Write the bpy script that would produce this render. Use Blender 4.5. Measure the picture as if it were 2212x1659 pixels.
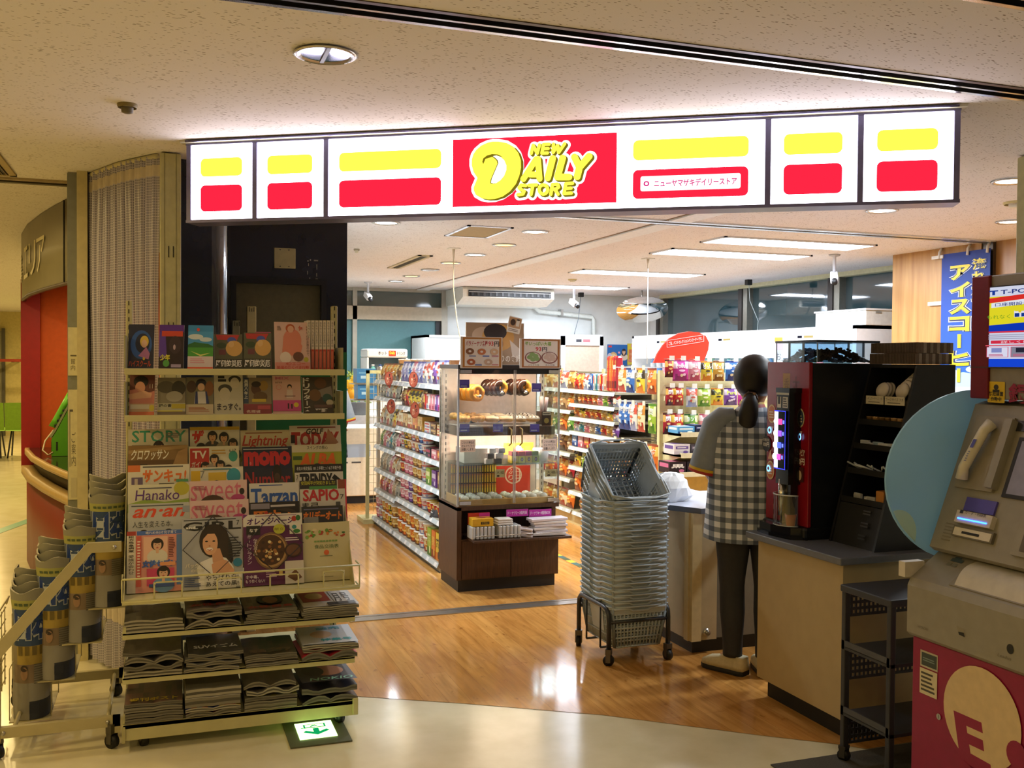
import bpy, math, random
from mathutils import Matrix, Vector
for _o in list(bpy.data.objects): bpy.data.objects.remove(_o)
SC = bpy.context.scene; COL = SC.collection
PI = math.pi
random.seed(7)
# ------------------------------------------------------------------ camera
# store grid: X along the old shutter line, Y into the shop; lens 2125 px on a 2212 px wide frame
cd = bpy.data.cameras.new('camera'); cd.sensor_width = 36.0; cd.lens = 36.0*2125/2212; cd.clip_start = 0.05
cam = bpy.data.objects.new('camera', cd); COL.objects.link(cam)
cam.matrix_world = Matrix.Translation((0,0,1.5)) @ Matrix.Rotation(-math.radians(19.7),4,'Z') @ Matrix.Rotation(PI/2-0.0216,4,'X') @ Matrix.Rotation(0.0073,4,'Z')
SC.camera = cam
# ------------------------------------------------------------------ world and exposure
SC.view_settings.view_transform = 'Standard'; SC.view_settings.look = 'None'
SC.view_settings.gamma = 1.0; SC.view_settings.use_curve_mapping = False
SC.view_settings.exposure = 0.0
W = bpy.data.worlds.new('world'); SC.world = W; W.use_nodes = True
W.node_tree.nodes['Background'].inputs[0].default_value = (1.0,0.76,0.42,1)
W.node_tree.nodes['Background'].inputs[1].default_value = 0.07
SC.cycles.max_bounces = 7; SC.cycles.diffuse_bounces = 3; SC.cycles.glossy_bounces = 3
SC.cycles.transparent_max_bounces = 48; SC.cycles.transmission_bounces = 3
SC.cycles.caustics_reflective = False; SC.cycles.caustics_refractive = False
# ------------------------------------------------------------------ lamps of the hall (recessed downlights, warm) and of the shop
HALL_COL = (1.0,0.74,0.31); HALL_W = 14.5
SHOP_COL = (0.86,0.94,1.0); PANEL_E = 46.0; DOWN_W = 27.0
SIGN_WHITE = 7.5
def disk_lamp(x,y,z,w,col,size=.16,spread=170):
    l = bpy.data.lights.new('downlight_lamp','AREA'); l.shape='DISK'; l.size=size; l.energy=w; l.color=col; l.spread=math.radians(spread)
    o = bpy.data.objects.new('downlight_lamp', l); COL.objects.link(o); o.location=(x,y,z); return o
for x,y,k in ((-1.6,1.2,1.25),(0.4,-0.6,.75),(2.4,-0.8,.5),(-1.7,3.6,1.1),(-1.5,6.2,1.1),(-2.2,8.6,2.2),(-1.6,11.2,2.6),(-2.6,14.0,3.6),(-2.6,17.5,4.2),(-1.2,19.5,2.8),(-3.4,5.0,1.2),(-3.2,1.5,1.0),(0.2,1.0,.45),(-1.15,5.0,.5)):
    disk_lamp(x,y,2.425,HALL_W*k,HALL_COL)
# ------------------------------------------------------------------ materials
def lin(h):
    if not isinstance(h,str): return tuple(h)
    h=h.lstrip('#'); h=''.join(q*2 for q in h) if len(h)==3 else h; c=[int(h[i:i+2],16)/255 for i in (0,2,4)]
    return tuple((v/12.92 if v<=.04045 else ((v+.055)/1.055)**2.4) for v in c)
_M={}
def mat(h, rough=.5, metal=0., noise=.05, scale=30., spec=.5, coat=0.):
    key=(h,rough,metal,noise,scale,spec,coat)
    if key in _M: return _M[key]
    m=bpy.data.materials.new('surface_'+str(h).strip('#')); m.use_nodes=True; nt=m.node_tree; b=nt.nodes['Principled BSDF']
    c=lin(h); b.inputs['Roughness'].default_value=rough; b.inputs['Metallic'].default_value=metal
    b.inputs['Specular IOR Level'].default_value=spec; b.inputs['Coat Weight'].default_value=coat
    if noise>0:
        tc=nt.nodes.new('ShaderNodeTexCoord'); n=nt.nodes.new('ShaderNodeTexNoise'); n.inputs['Scale'].default_value=scale; n.inputs['Detail'].default_value=2
        r=nt.nodes.new('ShaderNodeValToRGB'); r.color_ramp.elements[0].position=.3; r.color_ramp.elements[1].position=.7
        r.color_ramp.elements[0].color=[v*(1-noise*1.5) for v in c]+[1]; r.color_ramp.elements[1].color=[min(1,v*(1+noise)) for v in c]+[1]
        nt.links.new(tc.outputs['Object'],n.inputs['Vector']); nt.links.new(n.outputs['Fac'],r.inputs[0]); nt.links.new(r.outputs[0],b.inputs['Base Color'])
    else: b.inputs['Base Color'].default_value=(*c,1)
    _M[key]=m; return m
def ink(h,rough=.45): return mat(h,rough,0,0)
def emis(h, s=1.0):
    key=('e',h,s)
    if key in _M: return _M[key]
    m=bpy.data.materials.new('lit_'+str(h).strip('#')); m.use_nodes=True; nt=m.node_tree; nt.nodes.clear()
    e=nt.nodes.new('ShaderNodeEmission'); e.inputs[0].default_value=(*lin(h),1); e.inputs[1].default_value=s
    o=nt.nodes.new('ShaderNodeOutputMaterial'); nt.links.new(e.outputs[0],o.inputs[0]); _M[key]=m; return m
def glass(h='#ffffff', refl=.10, rough=.02, clear=1.0):
    key=('g',h,refl,rough,clear)
    if key in _M: return _M[key]
    m=bpy.data.materials.new('glass'); m.use_nodes=True; nt=m.node_tree; nt.nodes.clear()
    t=nt.nodes.new('ShaderNodeBsdfTransparent'); t.inputs[0].default_value=(*lin(h),1)
    g=nt.nodes.new('ShaderNodeBsdfGlossy'); g.inputs['Roughness'].default_value=rough
    d=nt.nodes.new('ShaderNodeBsdfDiffuse'); d.inputs[0].default_value=(*lin(h),1)
    f=nt.nodes.new('ShaderNodeLayerWeight'); pw=nt.nodes.new('ShaderNodeMath'); pw.operation='POWER'; pw.inputs[1].default_value=5; nt.links.new(f.outputs['Facing'],pw.inputs[0])
    a=nt.nodes.new('ShaderNodeMath'); a.operation='MULTIPLY_ADD'; a.inputs[1].default_value=.6; a.inputs[2].default_value=refl; nt.links.new(pw.outputs[0],a.inputs[0])
    mx=nt.nodes.new('ShaderNodeMixShader'); nt.links.new(a.outputs[0],mx.inputs[0]); nt.links.new(g.outputs[0],mx.inputs[2])
    if clear<1:
        m2=nt.nodes.new('ShaderNodeMixShader'); m2.inputs[0].default_value=clear
        nt.links.new(d.outputs[0],m2.inputs[1]); nt.links.new(t.outputs[0],m2.inputs[2]); nt.links.new(m2.outputs[0],mx.inputs[1])
    else: nt.links.new(t.outputs[0],mx.inputs[1])
    o=nt.nodes.new('ShaderNodeOutputMaterial'); nt.links.new(mx.outputs[0],o.inputs[0]); _M[key]=m; return m
def nodemat(name, fn, rough=.5, spec=.5):
    m=bpy.data.materials.new(name); m.use_nodes=True; nt=m.node_tree; b=nt.nodes['Principled BSDF']
    b.inputs['Roughness'].default_value=rough; b.inputs['Specular IOR Level'].default_value=spec
    N=lambda t,**k:(lambda n:([setattr(n,a,v) for a,v in k.items()],n)[1])(nt.nodes.new(t))
    fn(nt,N,nt.links.new,b); return m
def ramp(nt,N,fac,L,stops,interp='LINEAR'):
    r=N('ShaderNodeValToRGB'); r.color_ramp.interpolation=interp; e=r.color_ramp.elements
    while len(e)<len(stops): e.new(.5)
    for i,(p,c) in enumerate(stops): e[i].position=p; e[i].color=(*lin(c),1)
    L(fac,r.inputs[0]); return r.outputs[0]
def coords(nt,N,L,sc=(1,1,1),rot=(0,0,0),kind='Object'):
    t=N('ShaderNodeTexCoord'); mp=N('ShaderNodeMapping'); mp.inputs['Scale'].default_value=sc; mp.inputs['Rotation'].default_value=rot
    L(t.outputs[kind],mp.inputs[0]); return mp.outputs[0]
# ------------------------------------------------------------------ text outlines (built-in font, kept as flat faces)
_T={}
def text_mesh(s, bold=0., shear=0.):
    k=(s,bold,shear)
    if k not in _T:
        c=bpy.data.curves.new('lettering','FONT'); c.body=s; c.resolution_u=2; c.offset=bold; c.shear=shear
        o=bpy.data.objects.new('lettering',c); COL.objects.link(o)
        me=bpy.data.meshes.new_from_object(o)
        V=[(v.co.x,v.co.y) for v in me.vertices]; F=[tuple(p.vertices) for p in me.polygons]
        bpy.data.objects.remove(o); bpy.data.curves.remove(c); bpy.data.meshes.remove(me)
        if V:
            x0=min(v[0] for v in V); x1=max(v[0] for v in V); y0=min(v[1] for v in V); y1=max(v[1] for v in V)
        else: x0=y0=0; x1=y1=1
        _T[k]=(V,F,x0,x1,y0,y1)
    return _T[k]
# ------------------------------------------------------------------ mesh builder: one MB becomes ONE object
_MW={}
class MB:
    def __init__(s): s.v=[]; s.f=[]; s.m=[]; s.mats=[]; s.sm=[]; s.X=None
    def mi(s,m):
        if isinstance(m,str): m=mat(m)
        for i,q in enumerate(s.mats):
            if q==m: return i
        s.mats.append(m); return len(s.mats)-1
    def add(s,V,F,m,sm=False):
        b=len(s.v); i=s.mi(m) if not isinstance(m,list) else None
        s.v += [tuple(s.X @ Vector(v)) for v in V] if s.X is not None else [tuple(v) for v in V]
        for k,f in enumerate(F):
            s.f.append(tuple(b+j for j in f)); s.m.append(i if i is not None else s.mi(m[k])); s.sm.append(sm)
        return s
    def box(s,x0,x1,y0,y1,z0,z1,m,bev=0.):
        if bev<=0:
            V=[(x,y,z) for z in (z0,z1) for y in (y0,y1) for x in (x0,x1)]
            return s.add(V,[(0,2,3,1),(4,5,7,6),(0,1,5,4),(2,6,7,3),(0,4,6,2),(1,3,7,5)],m)
        b=min(bev,(x1-x0)*.49,(y1-y0)*.49,(z1-z0)*.49); V=[];F=[]
        def ring(z,i):
            k=b*.29; a=[(x0+i,y0+i+b),(x0+i+k,y0+i+k),(x0+i+b,y0+i),(x1-i-b,y0+i),(x1-i-k,y0+i+k),(x1-i,y0+i+b),(x1-i,y1-i-b),(x1-i-k,y1-i-k),(x1-i-b,y1-i),(x0+i+b,y1-i),(x0+i+k,y1-i-k),(x0+i,y1-i-b)]
            return [(p[0],p[1],z) for p in a]
        rs=[ring(z0,b*.9 if b*1.9<min(x1-x0,y1-y0)*.5 else b*.5),ring(z0+b*.3,b*.3),ring(z0+b,0),ring(z1-b,0),ring(z1-b*.3,b*.3),ring(z1,b*.9 if b*1.9<min(x1-x0,y1-y0)*.5 else b*.5)]
        for r in rs: V+=r
        for j in range(5):
            for q in range(12): F.append((j*12+q,j*12+(q+1)%12,(j+1)*12+(q+1)%12,(j+1)*12+q))
        F.append(tuple(reversed(range(12)))); F.append(tuple(range(60,72)))
        return s.add(V,F,m,False)
    def quad(s,a,b,c,d,m): return s.add([a,b,c,d],[(0,1,2,3)],m)
    def poly(s,P,m): return s.add(P,[tuple(range(len(P)))],m)
    def prism(s,P,d,m,m2=None):
        n=len(P); d=Vector(d); Q=[tuple(Vector(p)+d) for p in P]
        F=[tuple(reversed(range(n))),tuple(range(n,2*n))]+[(i,(i+1)%n,n+(i+1)%n,n+i) for i in range(n)]
        return s.add(list(P)+Q,F,m if m2 is None else [m,m]+[m2]*n)
    def tube(s,path,r,m,n=8,closed=False,caps=True):
        P=[Vector(p) for p in path]; N=len(P); V=[];F=[]; up=None
        rr=r if isinstance(r,(list,tuple)) else [r]*N
        for i,p in enumerate(P):
            a=P[i-1] if (i>0 or closed) else p; b=P[(i+1)%N] if (i<N-1 or closed) else p
            t=(b-a).normalized()
            if up is None: up=Vector((0,0,1)) if abs(t.z)<.9 else Vector((1,0,0))
            u=(up-t*up.dot(t)); u=u.normalized() if u.length>1e-6 else t.orthogonal().normalized(); w=t.cross(u); up=u
            for k in range(n):
                an=2*PI*k/n; V.append(tuple(p+(u*math.cos(an)+w*math.sin(an))*rr[i]))
        for i in range(N if closed else N-1):
            for k in range(n): F.append((i*n+k,i*n+(k+1)%n,((i+1)%N)*n+(k+1)%n,((i+1)%N)*n+k))
        if caps and not closed: F.append(tuple(reversed(range(n)))); F.append(tuple(range((N-1)*n,N*n)))
        return s.add(V,F,m,True)
    def cyl(s,p,q,r,m,n=16): return s.tube([p,q],r,m,n)
    def rings(s,R,m,caps=True,sm=True):
        n=len(R[0]); V=[p for r in R for p in r]; F=[];mm=[]
        for i in range(len(R)-1):
            for k in range(n):
                F.append((i*n+k,i*n+(k+1)%n,(i+1)*n+(k+1)%n,(i+1)*n+k)); mm.append(m[i] if isinstance(m,list) else m)
        if caps:
            F.append(tuple(reversed(range(n)))); F.append(tuple(range((len(R)-1)*n,len(R)*n)))
            mm+= [m[0],m[-1]] if isinstance(m,list) else [m,m]
        return s.add(V,F,mm,sm)
    def lathe(s,prof,c,m,n=20,caps=True,sm=True):
        return s.rings([[(c[0]+r*math.cos(2*PI*k/n),c[1]+r*math.sin(2*PI*k/n),c[2]+z) for k in range(n)] for r,z in prof],m,caps,sm)
    def grid(s,fn,nu,nv,m,sm=True,mf=None):
        V=[fn(i/nu,j/nv) for j in range(nv+1) for i in range(nu+1)]; F=[];mm=[]
        for j in range(nv):
            for i in range(nu):
                a=j*(nu+1)+i; F.append((a,a+1,a+nu+2,a+nu+1)); mm.append(mf((i+.5)/nu,(j+.5)/nv) if mf else m)
        return s.add(V,F,mm,sm)
    def ball(s,c,r,m,n=14,sq=(1,1,1)):
        return s.rings([[(c[0]+sq[0]*r*math.sin(PI*(j+.02)/(n//2+.04))*math.cos(2*PI*k/n),c[1]+sq[1]*r*math.sin(PI*(j+.02)/(n//2+.04))*math.sin(2*PI*k/n),c[2]-sq[2]*r*math.cos(PI*(j+.02)/(n//2+.04))) for k in range(n)] for j in range(n//2+1)],m)
    def torus(s,c,R,r,m,axis='z',n=28,k=12,wob=None,mf=None,sq=1.):
        V=[];F=[];mm=[]
        for i in range(n):
            a=2*PI*i/n; rr=r*(wob(a) if wob else 1)
            for j in range(k):
                b=2*PI*j/k; q=R+rr*math.cos(b); x,y,z=q*math.cos(a),q*math.sin(a)*sq,rr*math.sin(b)
                x,y,z={'z':(x,y,z),'y':(x,z,y),'x':(z,x,y)}[axis]; V.append((c[0]+x,c[1]+y,c[2]+z))
        for i in range(n):
            for j in range(k):
                F.append((i*k+j,((i+1)%n)*k+j,((i+1)%n)*k+(j+1)%k,i*k+(j+1)%k)); mm.append(mf(i/n,j/k) if mf else m)
        return s.add(V,F,mm,True)
    def build(s,name,parent=None,smooth=None):
        me=bpy.data.meshes.new(name); V=s.v
        o=bpy.data.objects.new(name,me); COL.objects.link(o)
        if parent is not None:
            Mi=_MW[parent.name].inverted(); V=[tuple(Mi@Vector(v)) for v in V]; o.parent=parent; _MW[o.name]=_MW[parent.name]
        else:
            xs=[v[0] for v in V]; ys=[v[1] for v in V]; zs=[v[2] for v in V]
            c=((min(xs)+max(xs))/2,(min(ys)+max(ys))/2,min(zs)); o.location=c; _MW[o.name]=Matrix.Translation(c)
            V=[(v[0]-c[0],v[1]-c[1],v[2]-c[2]) for v in V]
        me.from_pydata(V,[],s.f)
        for m in s.mats: me.materials.append(m)
        me.polygons.foreach_set('material_index',s.m); me.polygons.foreach_set('use_smooth',s.sm); me.update()
        return o
def tag(o,label=None,cat=None,group=None,kind=None):
    if label: o['label']=label
    if cat: o['category']=cat
    if group: o['group']=group
    if kind: o['kind']=kind
    return o
def thing(name,label,cat,loc=(0,0,0),rz=0.,group=None):
    o=bpy.data.objects.new(name,None); COL.objects.link(o); o.location=loc; o.rotation_euler=(0,0,rz)
    _MW[o.name]=Matrix.Translation(loc)@Matrix.Rotation(rz,4,'Z'); return tag(o,label,cat,group)
def struct(name,mb,parent=None): return tag(mb.build(name,parent),kind='structure' if parent is None else None)
KIDS={}
def kids(o): return [c for c in bpy.data.objects if c.parent==o]
def dup(o,M=None,label=None,group=None,ch=None):
    c=o.copy(); COL.objects.link(c)
    if M is not None: c.matrix_world=M
    if label: c['label']=label
    if group: c['group']=group
    for k in (ch if ch is not None else kids(o)):
        d=k.copy(); COL.objects.link(d); d.parent=c
        for g in kids(k) if ch is None else []:
            e=g.copy(); COL.objects.link(e); e.parent=d
    return c
# ------------------------------------------------------------------ printed page: flat layers of ink in a local frame, part of the owner's mesh
class Page:
    def __init__(s,mb,O,ux,uy,w,h,step=.00025,n0=.0005,wrap=None):
        s.mb=mb; s.O=Vector(O); s.ux=Vector(ux).normalized(); s.uy=Vector(uy).normalized(); s.n=s.ux.cross(s.uy); s.w=w; s.h=h; s.k=n0; s.st=step; s.wrap=wrap
    def P(s,x,y):
        b=s.wrap(x,y) if s.wrap else 0
        return tuple(s.O+s.ux*(x*s.w)+s.uy*(y*s.h)+s.n*(s.k+b))
    def M(s,c): return ink(c) if isinstance(c,str) else c
    def r(s,x0,y0,x1,y1,c): s.mb.poly([s.P(x0,y0),s.P(x1,y0),s.P(x1,y1),s.P(x0,y1)],s.M(c)); s.k+=s.st; return s
    def p(s,pts,c): s.mb.poly([s.P(*q) for q in pts],s.M(c)); s.k+=s.st; return s
    def e(s,cx,cy,rx,ry,c,a0=0.,a1=360.,n=20):
        P=[(cx+rx*math.cos(math.radians(a0+(a1-a0)*i/n)),cy+ry*math.sin(math.radians(a0+(a1-a0)*i/n))) for i in range(n if a1-a0>=360 else n+1)]
        return s.p(P,c)
    def rr(s,x0,y0,x1,y1,rad,c,n=5):
        rx=rad/s.w; ry=rad/s.h; P=[]
        for cx,cy,a in ((x1-rx,y1-ry,0),(x0+rx,y1-ry,90),(x0+rx,y0+ry,180),(x1-rx,y0+ry,270)):
            P+=[(cx+rx*math.cos(math.radians(a+90*i/n)),cy+ry*math.sin(math.radians(a+90*i/n))) for i in range(n+1)]
        return s.p(P,c)
    def t(s,x0,y0,x1,y1,txt,c,bold=0.,shear=0.,keep=False):
        V,F,a0,a1,b0,b1=text_mesh(txt,bold,shear)
        if not V: return s
        sx=(x1-x0)/(a1-a0); sy=(y1-y0)/max(b1-b0,.05)
        if keep:
            q=min(sx*s.w,sy*s.h); sx=q/s.w; sy=q/s.h
        s.mb.add([s.P(x0+(v[0]-a0)*sx,y0+(v[1]-b0)*sy) for v in V],F,s.M(c)); s.k+=s.st; return s
    def vt(s,x0,y0,x1,y1,txt,c,bold=0.):   # vertical writing, top to bottom
        n=len(txt); h=(y1-y0)/n
        for i,ch in enumerate(txt):
            yb=y1-(i+1)*h
            if ch=='ー': s.r(x0+(x1-x0)*.42,yb+.1*h,x0+(x1-x0)*.58,yb+.9*h,c)
            else: s.t(x0,yb+.06*h,x1,yb+.94*h,ch,c,bold)
            s.k-=s.st
        s.k+=s.st; return s
    def lines(s,x0,y0,x1,y1,n,c,seed=0):   # rows of small print
        R=random.Random(seed); h=(y1-y0)/n
        for i in range(n):
            s.r(x0,y0+i*h+.25*h,x0+(x1-x0)*R.uniform(.6,1),y0+i*h+.75*h,c); s.k-=s.st
        s.k+=s.st; return s
    def face(s,cx,cy,rx,ry,hair='#1c1210',skin='#e0aa84',body=None,longh=True):
        if body: s.e(cx,cy-2.1*ry,rx*2.2,ry*1.35,body)
        s.e(cx,cy-(.25*ry if longh else -.15*ry),rx*1.35,ry*(1.5 if longh else 1.12),hair)
        s.r(cx-.3*rx,cy-1.5*ry,cx+.3*rx,cy-.6*ry,skin)
        s.e(cx,cy-.05*ry,rx*.88,ry*.95,skin)
        s.e(cx,cy+.72*ry,rx*.95,ry*.42,hair)
        s.e(cx-.36*rx,cy+.08*ry,.13*rx,.07*ry,'#2a1a14',n=8); s.k-=s.st
        s.e(cx+.36*rx,cy+.08*ry,.13*rx,.07*ry,'#2a1a14',n=8); s.k-=s.st
        s.e(cx,cy-.2*ry,.1*rx,.06*ry,'#c48868',n=8); s.k-=s.st
        s.e(cx,cy-.5*ry,.26*rx,.09*ry,'#b04848',n=10); return s
ORD=['first','second','third','fourth','fifth','sixth','seventh','eighth','ninth','tenth','eleventh','twelfth','thirteenth','fourteenth','fifteenth','sixteenth','seventeenth','eighteenth','nineteenth','twentieth','twenty-first','twenty-second','twenty-third','twenty-fourth']
# ================================================================== SETTING
H=2.43
def _ceil(nt,N,L,b):
    c=coords(nt,N,L,(46,150,46),(0,0,.5)); v=N('ShaderNodeTexVoronoi'); L(c,v.inputs['Vector']); v.inputs['Scale'].default_value=1; v.inputs['Randomness'].default_value=1
    n=N('ShaderNodeTexNoise'); n.inputs['Scale'].default_value=9; n.inputs['Detail'].default_value=2; L(coords(nt,N,L),n.inputs['Vector'])
    th=N('ShaderNodeMath',operation='MULTIPLY'); th.inputs[1].default_value=.46; L(n.outputs['Fac'],th.inputs[0])
    lt=N('ShaderNodeMath',operation='LESS_THAN'); L(v.outputs['Distance'],lt.inputs[0]); L(th.outputs[0],lt.inputs[1])
    rd=N('ShaderNodeMath',operation='GREATER_THAN'); rd.inputs[1].default_value=.45
    sx=N('ShaderNodeSeparateColor'); L(v.outputs['Color'],sx.inputs[0]); L(sx.outputs[0],rd.inputs[0])
    m=N('ShaderNodeMath',operation='MULTIPLY'); L(lt.outputs[0],m.inputs[0]); L(rd.outputs[0],m.inputs[1])
    L(ramp(nt,N,m.outputs[0],L,[(0,'#e9e4e2'),(1,'#8a7c70')]),b.inputs['Base Color'])
CEIL=nodemat('ceiling_board',_ceil,.9,.2)
def _wood(nt,N,L,b):
    c=coords(nt,N,L,(1,1,1),(0,0,PI/2)); br=N('ShaderNodeTexBrick'); L(c,br.inputs['Vector'])
    br.inputs['Scale'].default_value=1; br.inputs['Brick Width'].default_value=.9; br.inputs['Row Height'].default_value=.1; br.inputs['Mortar Size'].default_value=.0012
    br.inputs['Color1'].default_value=(*lin('#d49c54'),1); br.inputs['Color2'].default_value=(*lin('#c88d48'),1); br.inputs['Mortar'].default_value=(*lin('#b07c40'),1)
    n=N('ShaderNodeTexNoise'); n.inputs['Scale'].default_value=1; n.inputs['Detail'].default_value=5; L(coords(nt,N,L,(34,3.2,1)),n.inputs['Vector'])
    r=ramp(nt,N,n.outputs['Fac'],L,[(.3,'#cbbfa8'),(.62,'#ffffff')])
    mx=N('ShaderNodeMix',data_type='RGBA',blend_type='MULTIPLY'); mx.inputs[0].default_value=.75; L(br.outputs[0],mx.inputs[6]); L(r,mx.inputs[7]); 
    n2=N('ShaderNodeTexNoise'); n2.inputs['Scale'].default_value=26; n2.inputs['Detail'].default_value=3; L(coords(nt,N,L,(1,.45,1)),n2.inputs['Vector'])
    r2=ramp(nt,N,n2.outputs['Fac'],L,[(.25,'#8c6a48'),(.36,'#ffffff')])
    m3=N('ShaderNodeMix',data_type='RGBA',blend_type='MULTIPLY'); m3.inputs[0].default_value=.6; L(mx.outputs[2],m3.inputs[6]); L(r2,m3.inputs[7]); L(m3.outputs[2],b.inputs['Base Color'])
    rr=ramp(nt,N,n.outputs['Fac'],L,[(.2,'#707070'),(.8,'#505050')]); L(rr,b.inputs['Roughness'])
WOODF=nodemat('wood_floor_vinyl',_wood,.3,.5)
def _tile(nt,N,L,b):
    n=N('ShaderNodeTexNoise'); n.inputs['Scale'].default_value=5; n.inputs['Detail'].default_value=4; L(coords(nt,N,L),n.inputs['Vector'])
    L(ramp(nt,N,n.outputs['Fac'],L,[(.3,'#d6cba4'),(.7,'#e6dcba')]),b.inputs['Base Color'])
    bp=N('ShaderNodeBump'); bp.inputs['Strength'].default_value=.035; n3=N('ShaderNodeTexNoise'); n3.inputs['Scale'].default_value=14; L(coords(nt,N,L),n3.inputs['Vector']); L(n3.outputs['Fac'],bp.inputs['Height']); L(bp.outputs[0],b.inputs['Normal'])
TILE=nodemat('beige_floor_sheet',_tile,.2,.5)
WHITEW=mat('#e6e8e4',.7,0,.03,8); CREAM=mat('#d8cfa6',.6,0,.04,12); ALU=mat('#b9b6b0',.28,.9,.05,20); ALUD=mat('#6c6964',.35,.9,.05,20)
ALUG=mat('#a9a496',.4,.35,.04,14); BLACK=mat('#121214',.5,0,.1,20); DARK=mat('#26272b',.5,0,.08,20)
fl=MB(); fl.quad((-7,-2.5,0),(8,-2.5,0),(8,3.2,0),(-7,3.2,0),TILE); fl.quad((-7,3.2,0),(3,3.2,0),(3,6.0,0),(-7,6.0,0),TILE); fl.quad((-7,6.0,0),(.9,6.0,0),(.9,22,0),(-7,22,0),TILE)
struct('floor',fl)
wf=MB(); wf.poly([(6.6,3.12,.0015),(6.6,12.3,.0015),(.9,12.3,.0015),(.9,6.0,.0015),(-.2,6,.0015),(-.2,4.89,.0015),(.0,4.79,.0015),(.4,4.59,.0015),(.838,4.345,.0015),(1.254,4.112,.0015),(1.774,3.788,.0015),(2.296,3.365,.0015),(2.51,3.206,.0015),(2.6,3.12,.0015)],WOODF)
struct('wood_floor',wf)
th=MB(); th.box(1.03,3.2,5.60,5.68,.0015,.006,ALU); th.box(1.03,3.2,5.69,5.72,.0015,.006,ALU); struct('trim_1',th)
# ceiling with two recessed shutter tracks
ce=MB()
for y0,y1 in ((-2.5,1.87),(1.98,2.54),(2.652,12.3)): ce.quad((-.35 if False else -7,y0,H),(-7,y1,H),(8,y1,H),(8,y0,H),CEIL)
ce.quad((-7,12.3,H),(-7,22,H),(.9,22,H),(.9,12.3,H),CEIL); struct('ceiling',ce)
for i,(y0,y1) in enumerate(((1.87,1.98),(2.54,2.652))):
    t=MB(); t.box(-3,6,y0,y0+.004,H-.002,H+.06,ALUD); t.box(-3,6,y1-.004,y1,H-.002,H+.06,ALUD); t.box(-3,6,y0,y1,H+.06,H+.064,BLACK)
    t.box(-3,6,y0+.05,y0+.062,H-.003,H+.05,mat('#c9c6c0',.18,1,.02)); t.box(-3,6,y1-.012,y1+.006,H-.003,H+.001,mat('#c9c6c0',.18,1,.02)); t.box(-3,6,y0-.006,y0+.012,H-.003,H+.001,mat('#4a3a32',.4,.6))
    struct('trim_%d'%(i+2),t)
t=MB(); t.box(1.03,5.82,5.66,5.80,H-.010,H,mat('#e4eaf0',.25,.7,.03)); t.box(1.03,5.82,5.72,5.735,H-.014,H-.009,ALUD); struct('trim_4',t)
t=MB(); t.box(3.09,3.25,4.4,5.65,H-.012,H,mat('#eceeee',.5)); t.box(3.09,3.25,5.81,12.3,H-.012,H,mat('#eceeee',.5)); t.box(3.075,3.09,4.4,12.3,H-.004,H,mat('#8a7058',.6)); struct('trim_5',t)
t=MB(); t.box(-6,-.40,5.62,5.74,H-.012,H,mat('#b8a680',.4,.5)); t.box(-6,-.40,5.655,5.70,H-.02,H-.011,mat('#3c3626',.5)); struct('trim_6',t)
# back wall of the shop with glazed door bay
w=MB(); w.box(3.5,6.6,12.3,12.4,0,H,WHITEW); struct('wall_back',w)
w=MB()
for x0,x1 in ((1.9,2.0),(2.27,2.325),(3.42,3.5)): w.box(x0,x1,12.26,12.36,0,H,ALUG)
w.box(2.0,3.42,12.26,12.36,2.03,2.2,mat('#b5aa94',.4,.3)); w.box(2.0,3.42,12.27,12.35,2.39,H,ALUG); w.box(.9,1.9,12.3,12.4,0,H,WHITEW); struct('door_1',w)
g=MB(); g.quad((2.0,12.31,2.2),(3.42,12.31,2.2),(3.42,12.31,2.39),(2.0,12.31,2.39),mat('#3b4a45',.06,0,0,spec=.8)); g.quad((2.0,12.31,0),(3.42,12.31,0),(3.42,12.31,2.03),(2.0,12.31,2.03),mat('#55848a',.35,0,.03)); g.box(3.35,3.42,12.295,12.3,.1,2.03,DARK); struct('window_1',g)
# right wall: white below, dark night windows above
w=MB(); w.box(6.45,6.55,6.75,12.3,0,1.82,WHITEW); w.box(6.45,6.55,11.95,12.3,1.82,H,WHITEW); w.box(6.40,6.55,6.75,11.95,2.385,H,mat('#d9d4ac',.6)); struct('wall_right',w)
w=MB(); w.quad((6.5,6.75,1.82),(6.5,11.95,1.82),(6.5,11.95,2.385),(6.5,6.75,2.385),mat('#2a4850',.04,0,0,spec=1.0,coat=.5)); struct('window_2',w)
w=MB()
for y in (11.93,9.9,8.25): w.box(6.42,6.5,y-.045,y+.045,1.82,2.385,mat('#8c8a80',.3,.7)); w.box(6.41,6.5,y+.05,y+.13,1.82,2.385,mat('#3a3634',.3,.6))
w.box(6.4,6.5,6.75,11.95,1.79,1.83,WHITEW); struct('trim_7',w)
def _vene(nt,N,L,b):
    n=N('ShaderNodeTexNoise'); n.inputs['Scale'].default_value=1; n.inputs['Detail'].default_value=5; L(coords(nt,N,L,(18,18,1.2)),n.inputs['Vector'])
    L(ramp(nt,N,n.outputs['Fac'],L,[(.3,'#a9773f'),(.7,'#c79a5c')]),b.inputs['Base Color'])
VENE=nodemat('wood_veneer',_vene,.4)
w=MB(); w.box(5.82,6.6,5.80,6.75,0,H,VENE); w.box(5.86,6.6,3.3,5.70,0,H,VENE); w.box(5.83,6.6,5.70,5.80,0,H,ALUD); struct('wall_panel_right',w)
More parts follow.
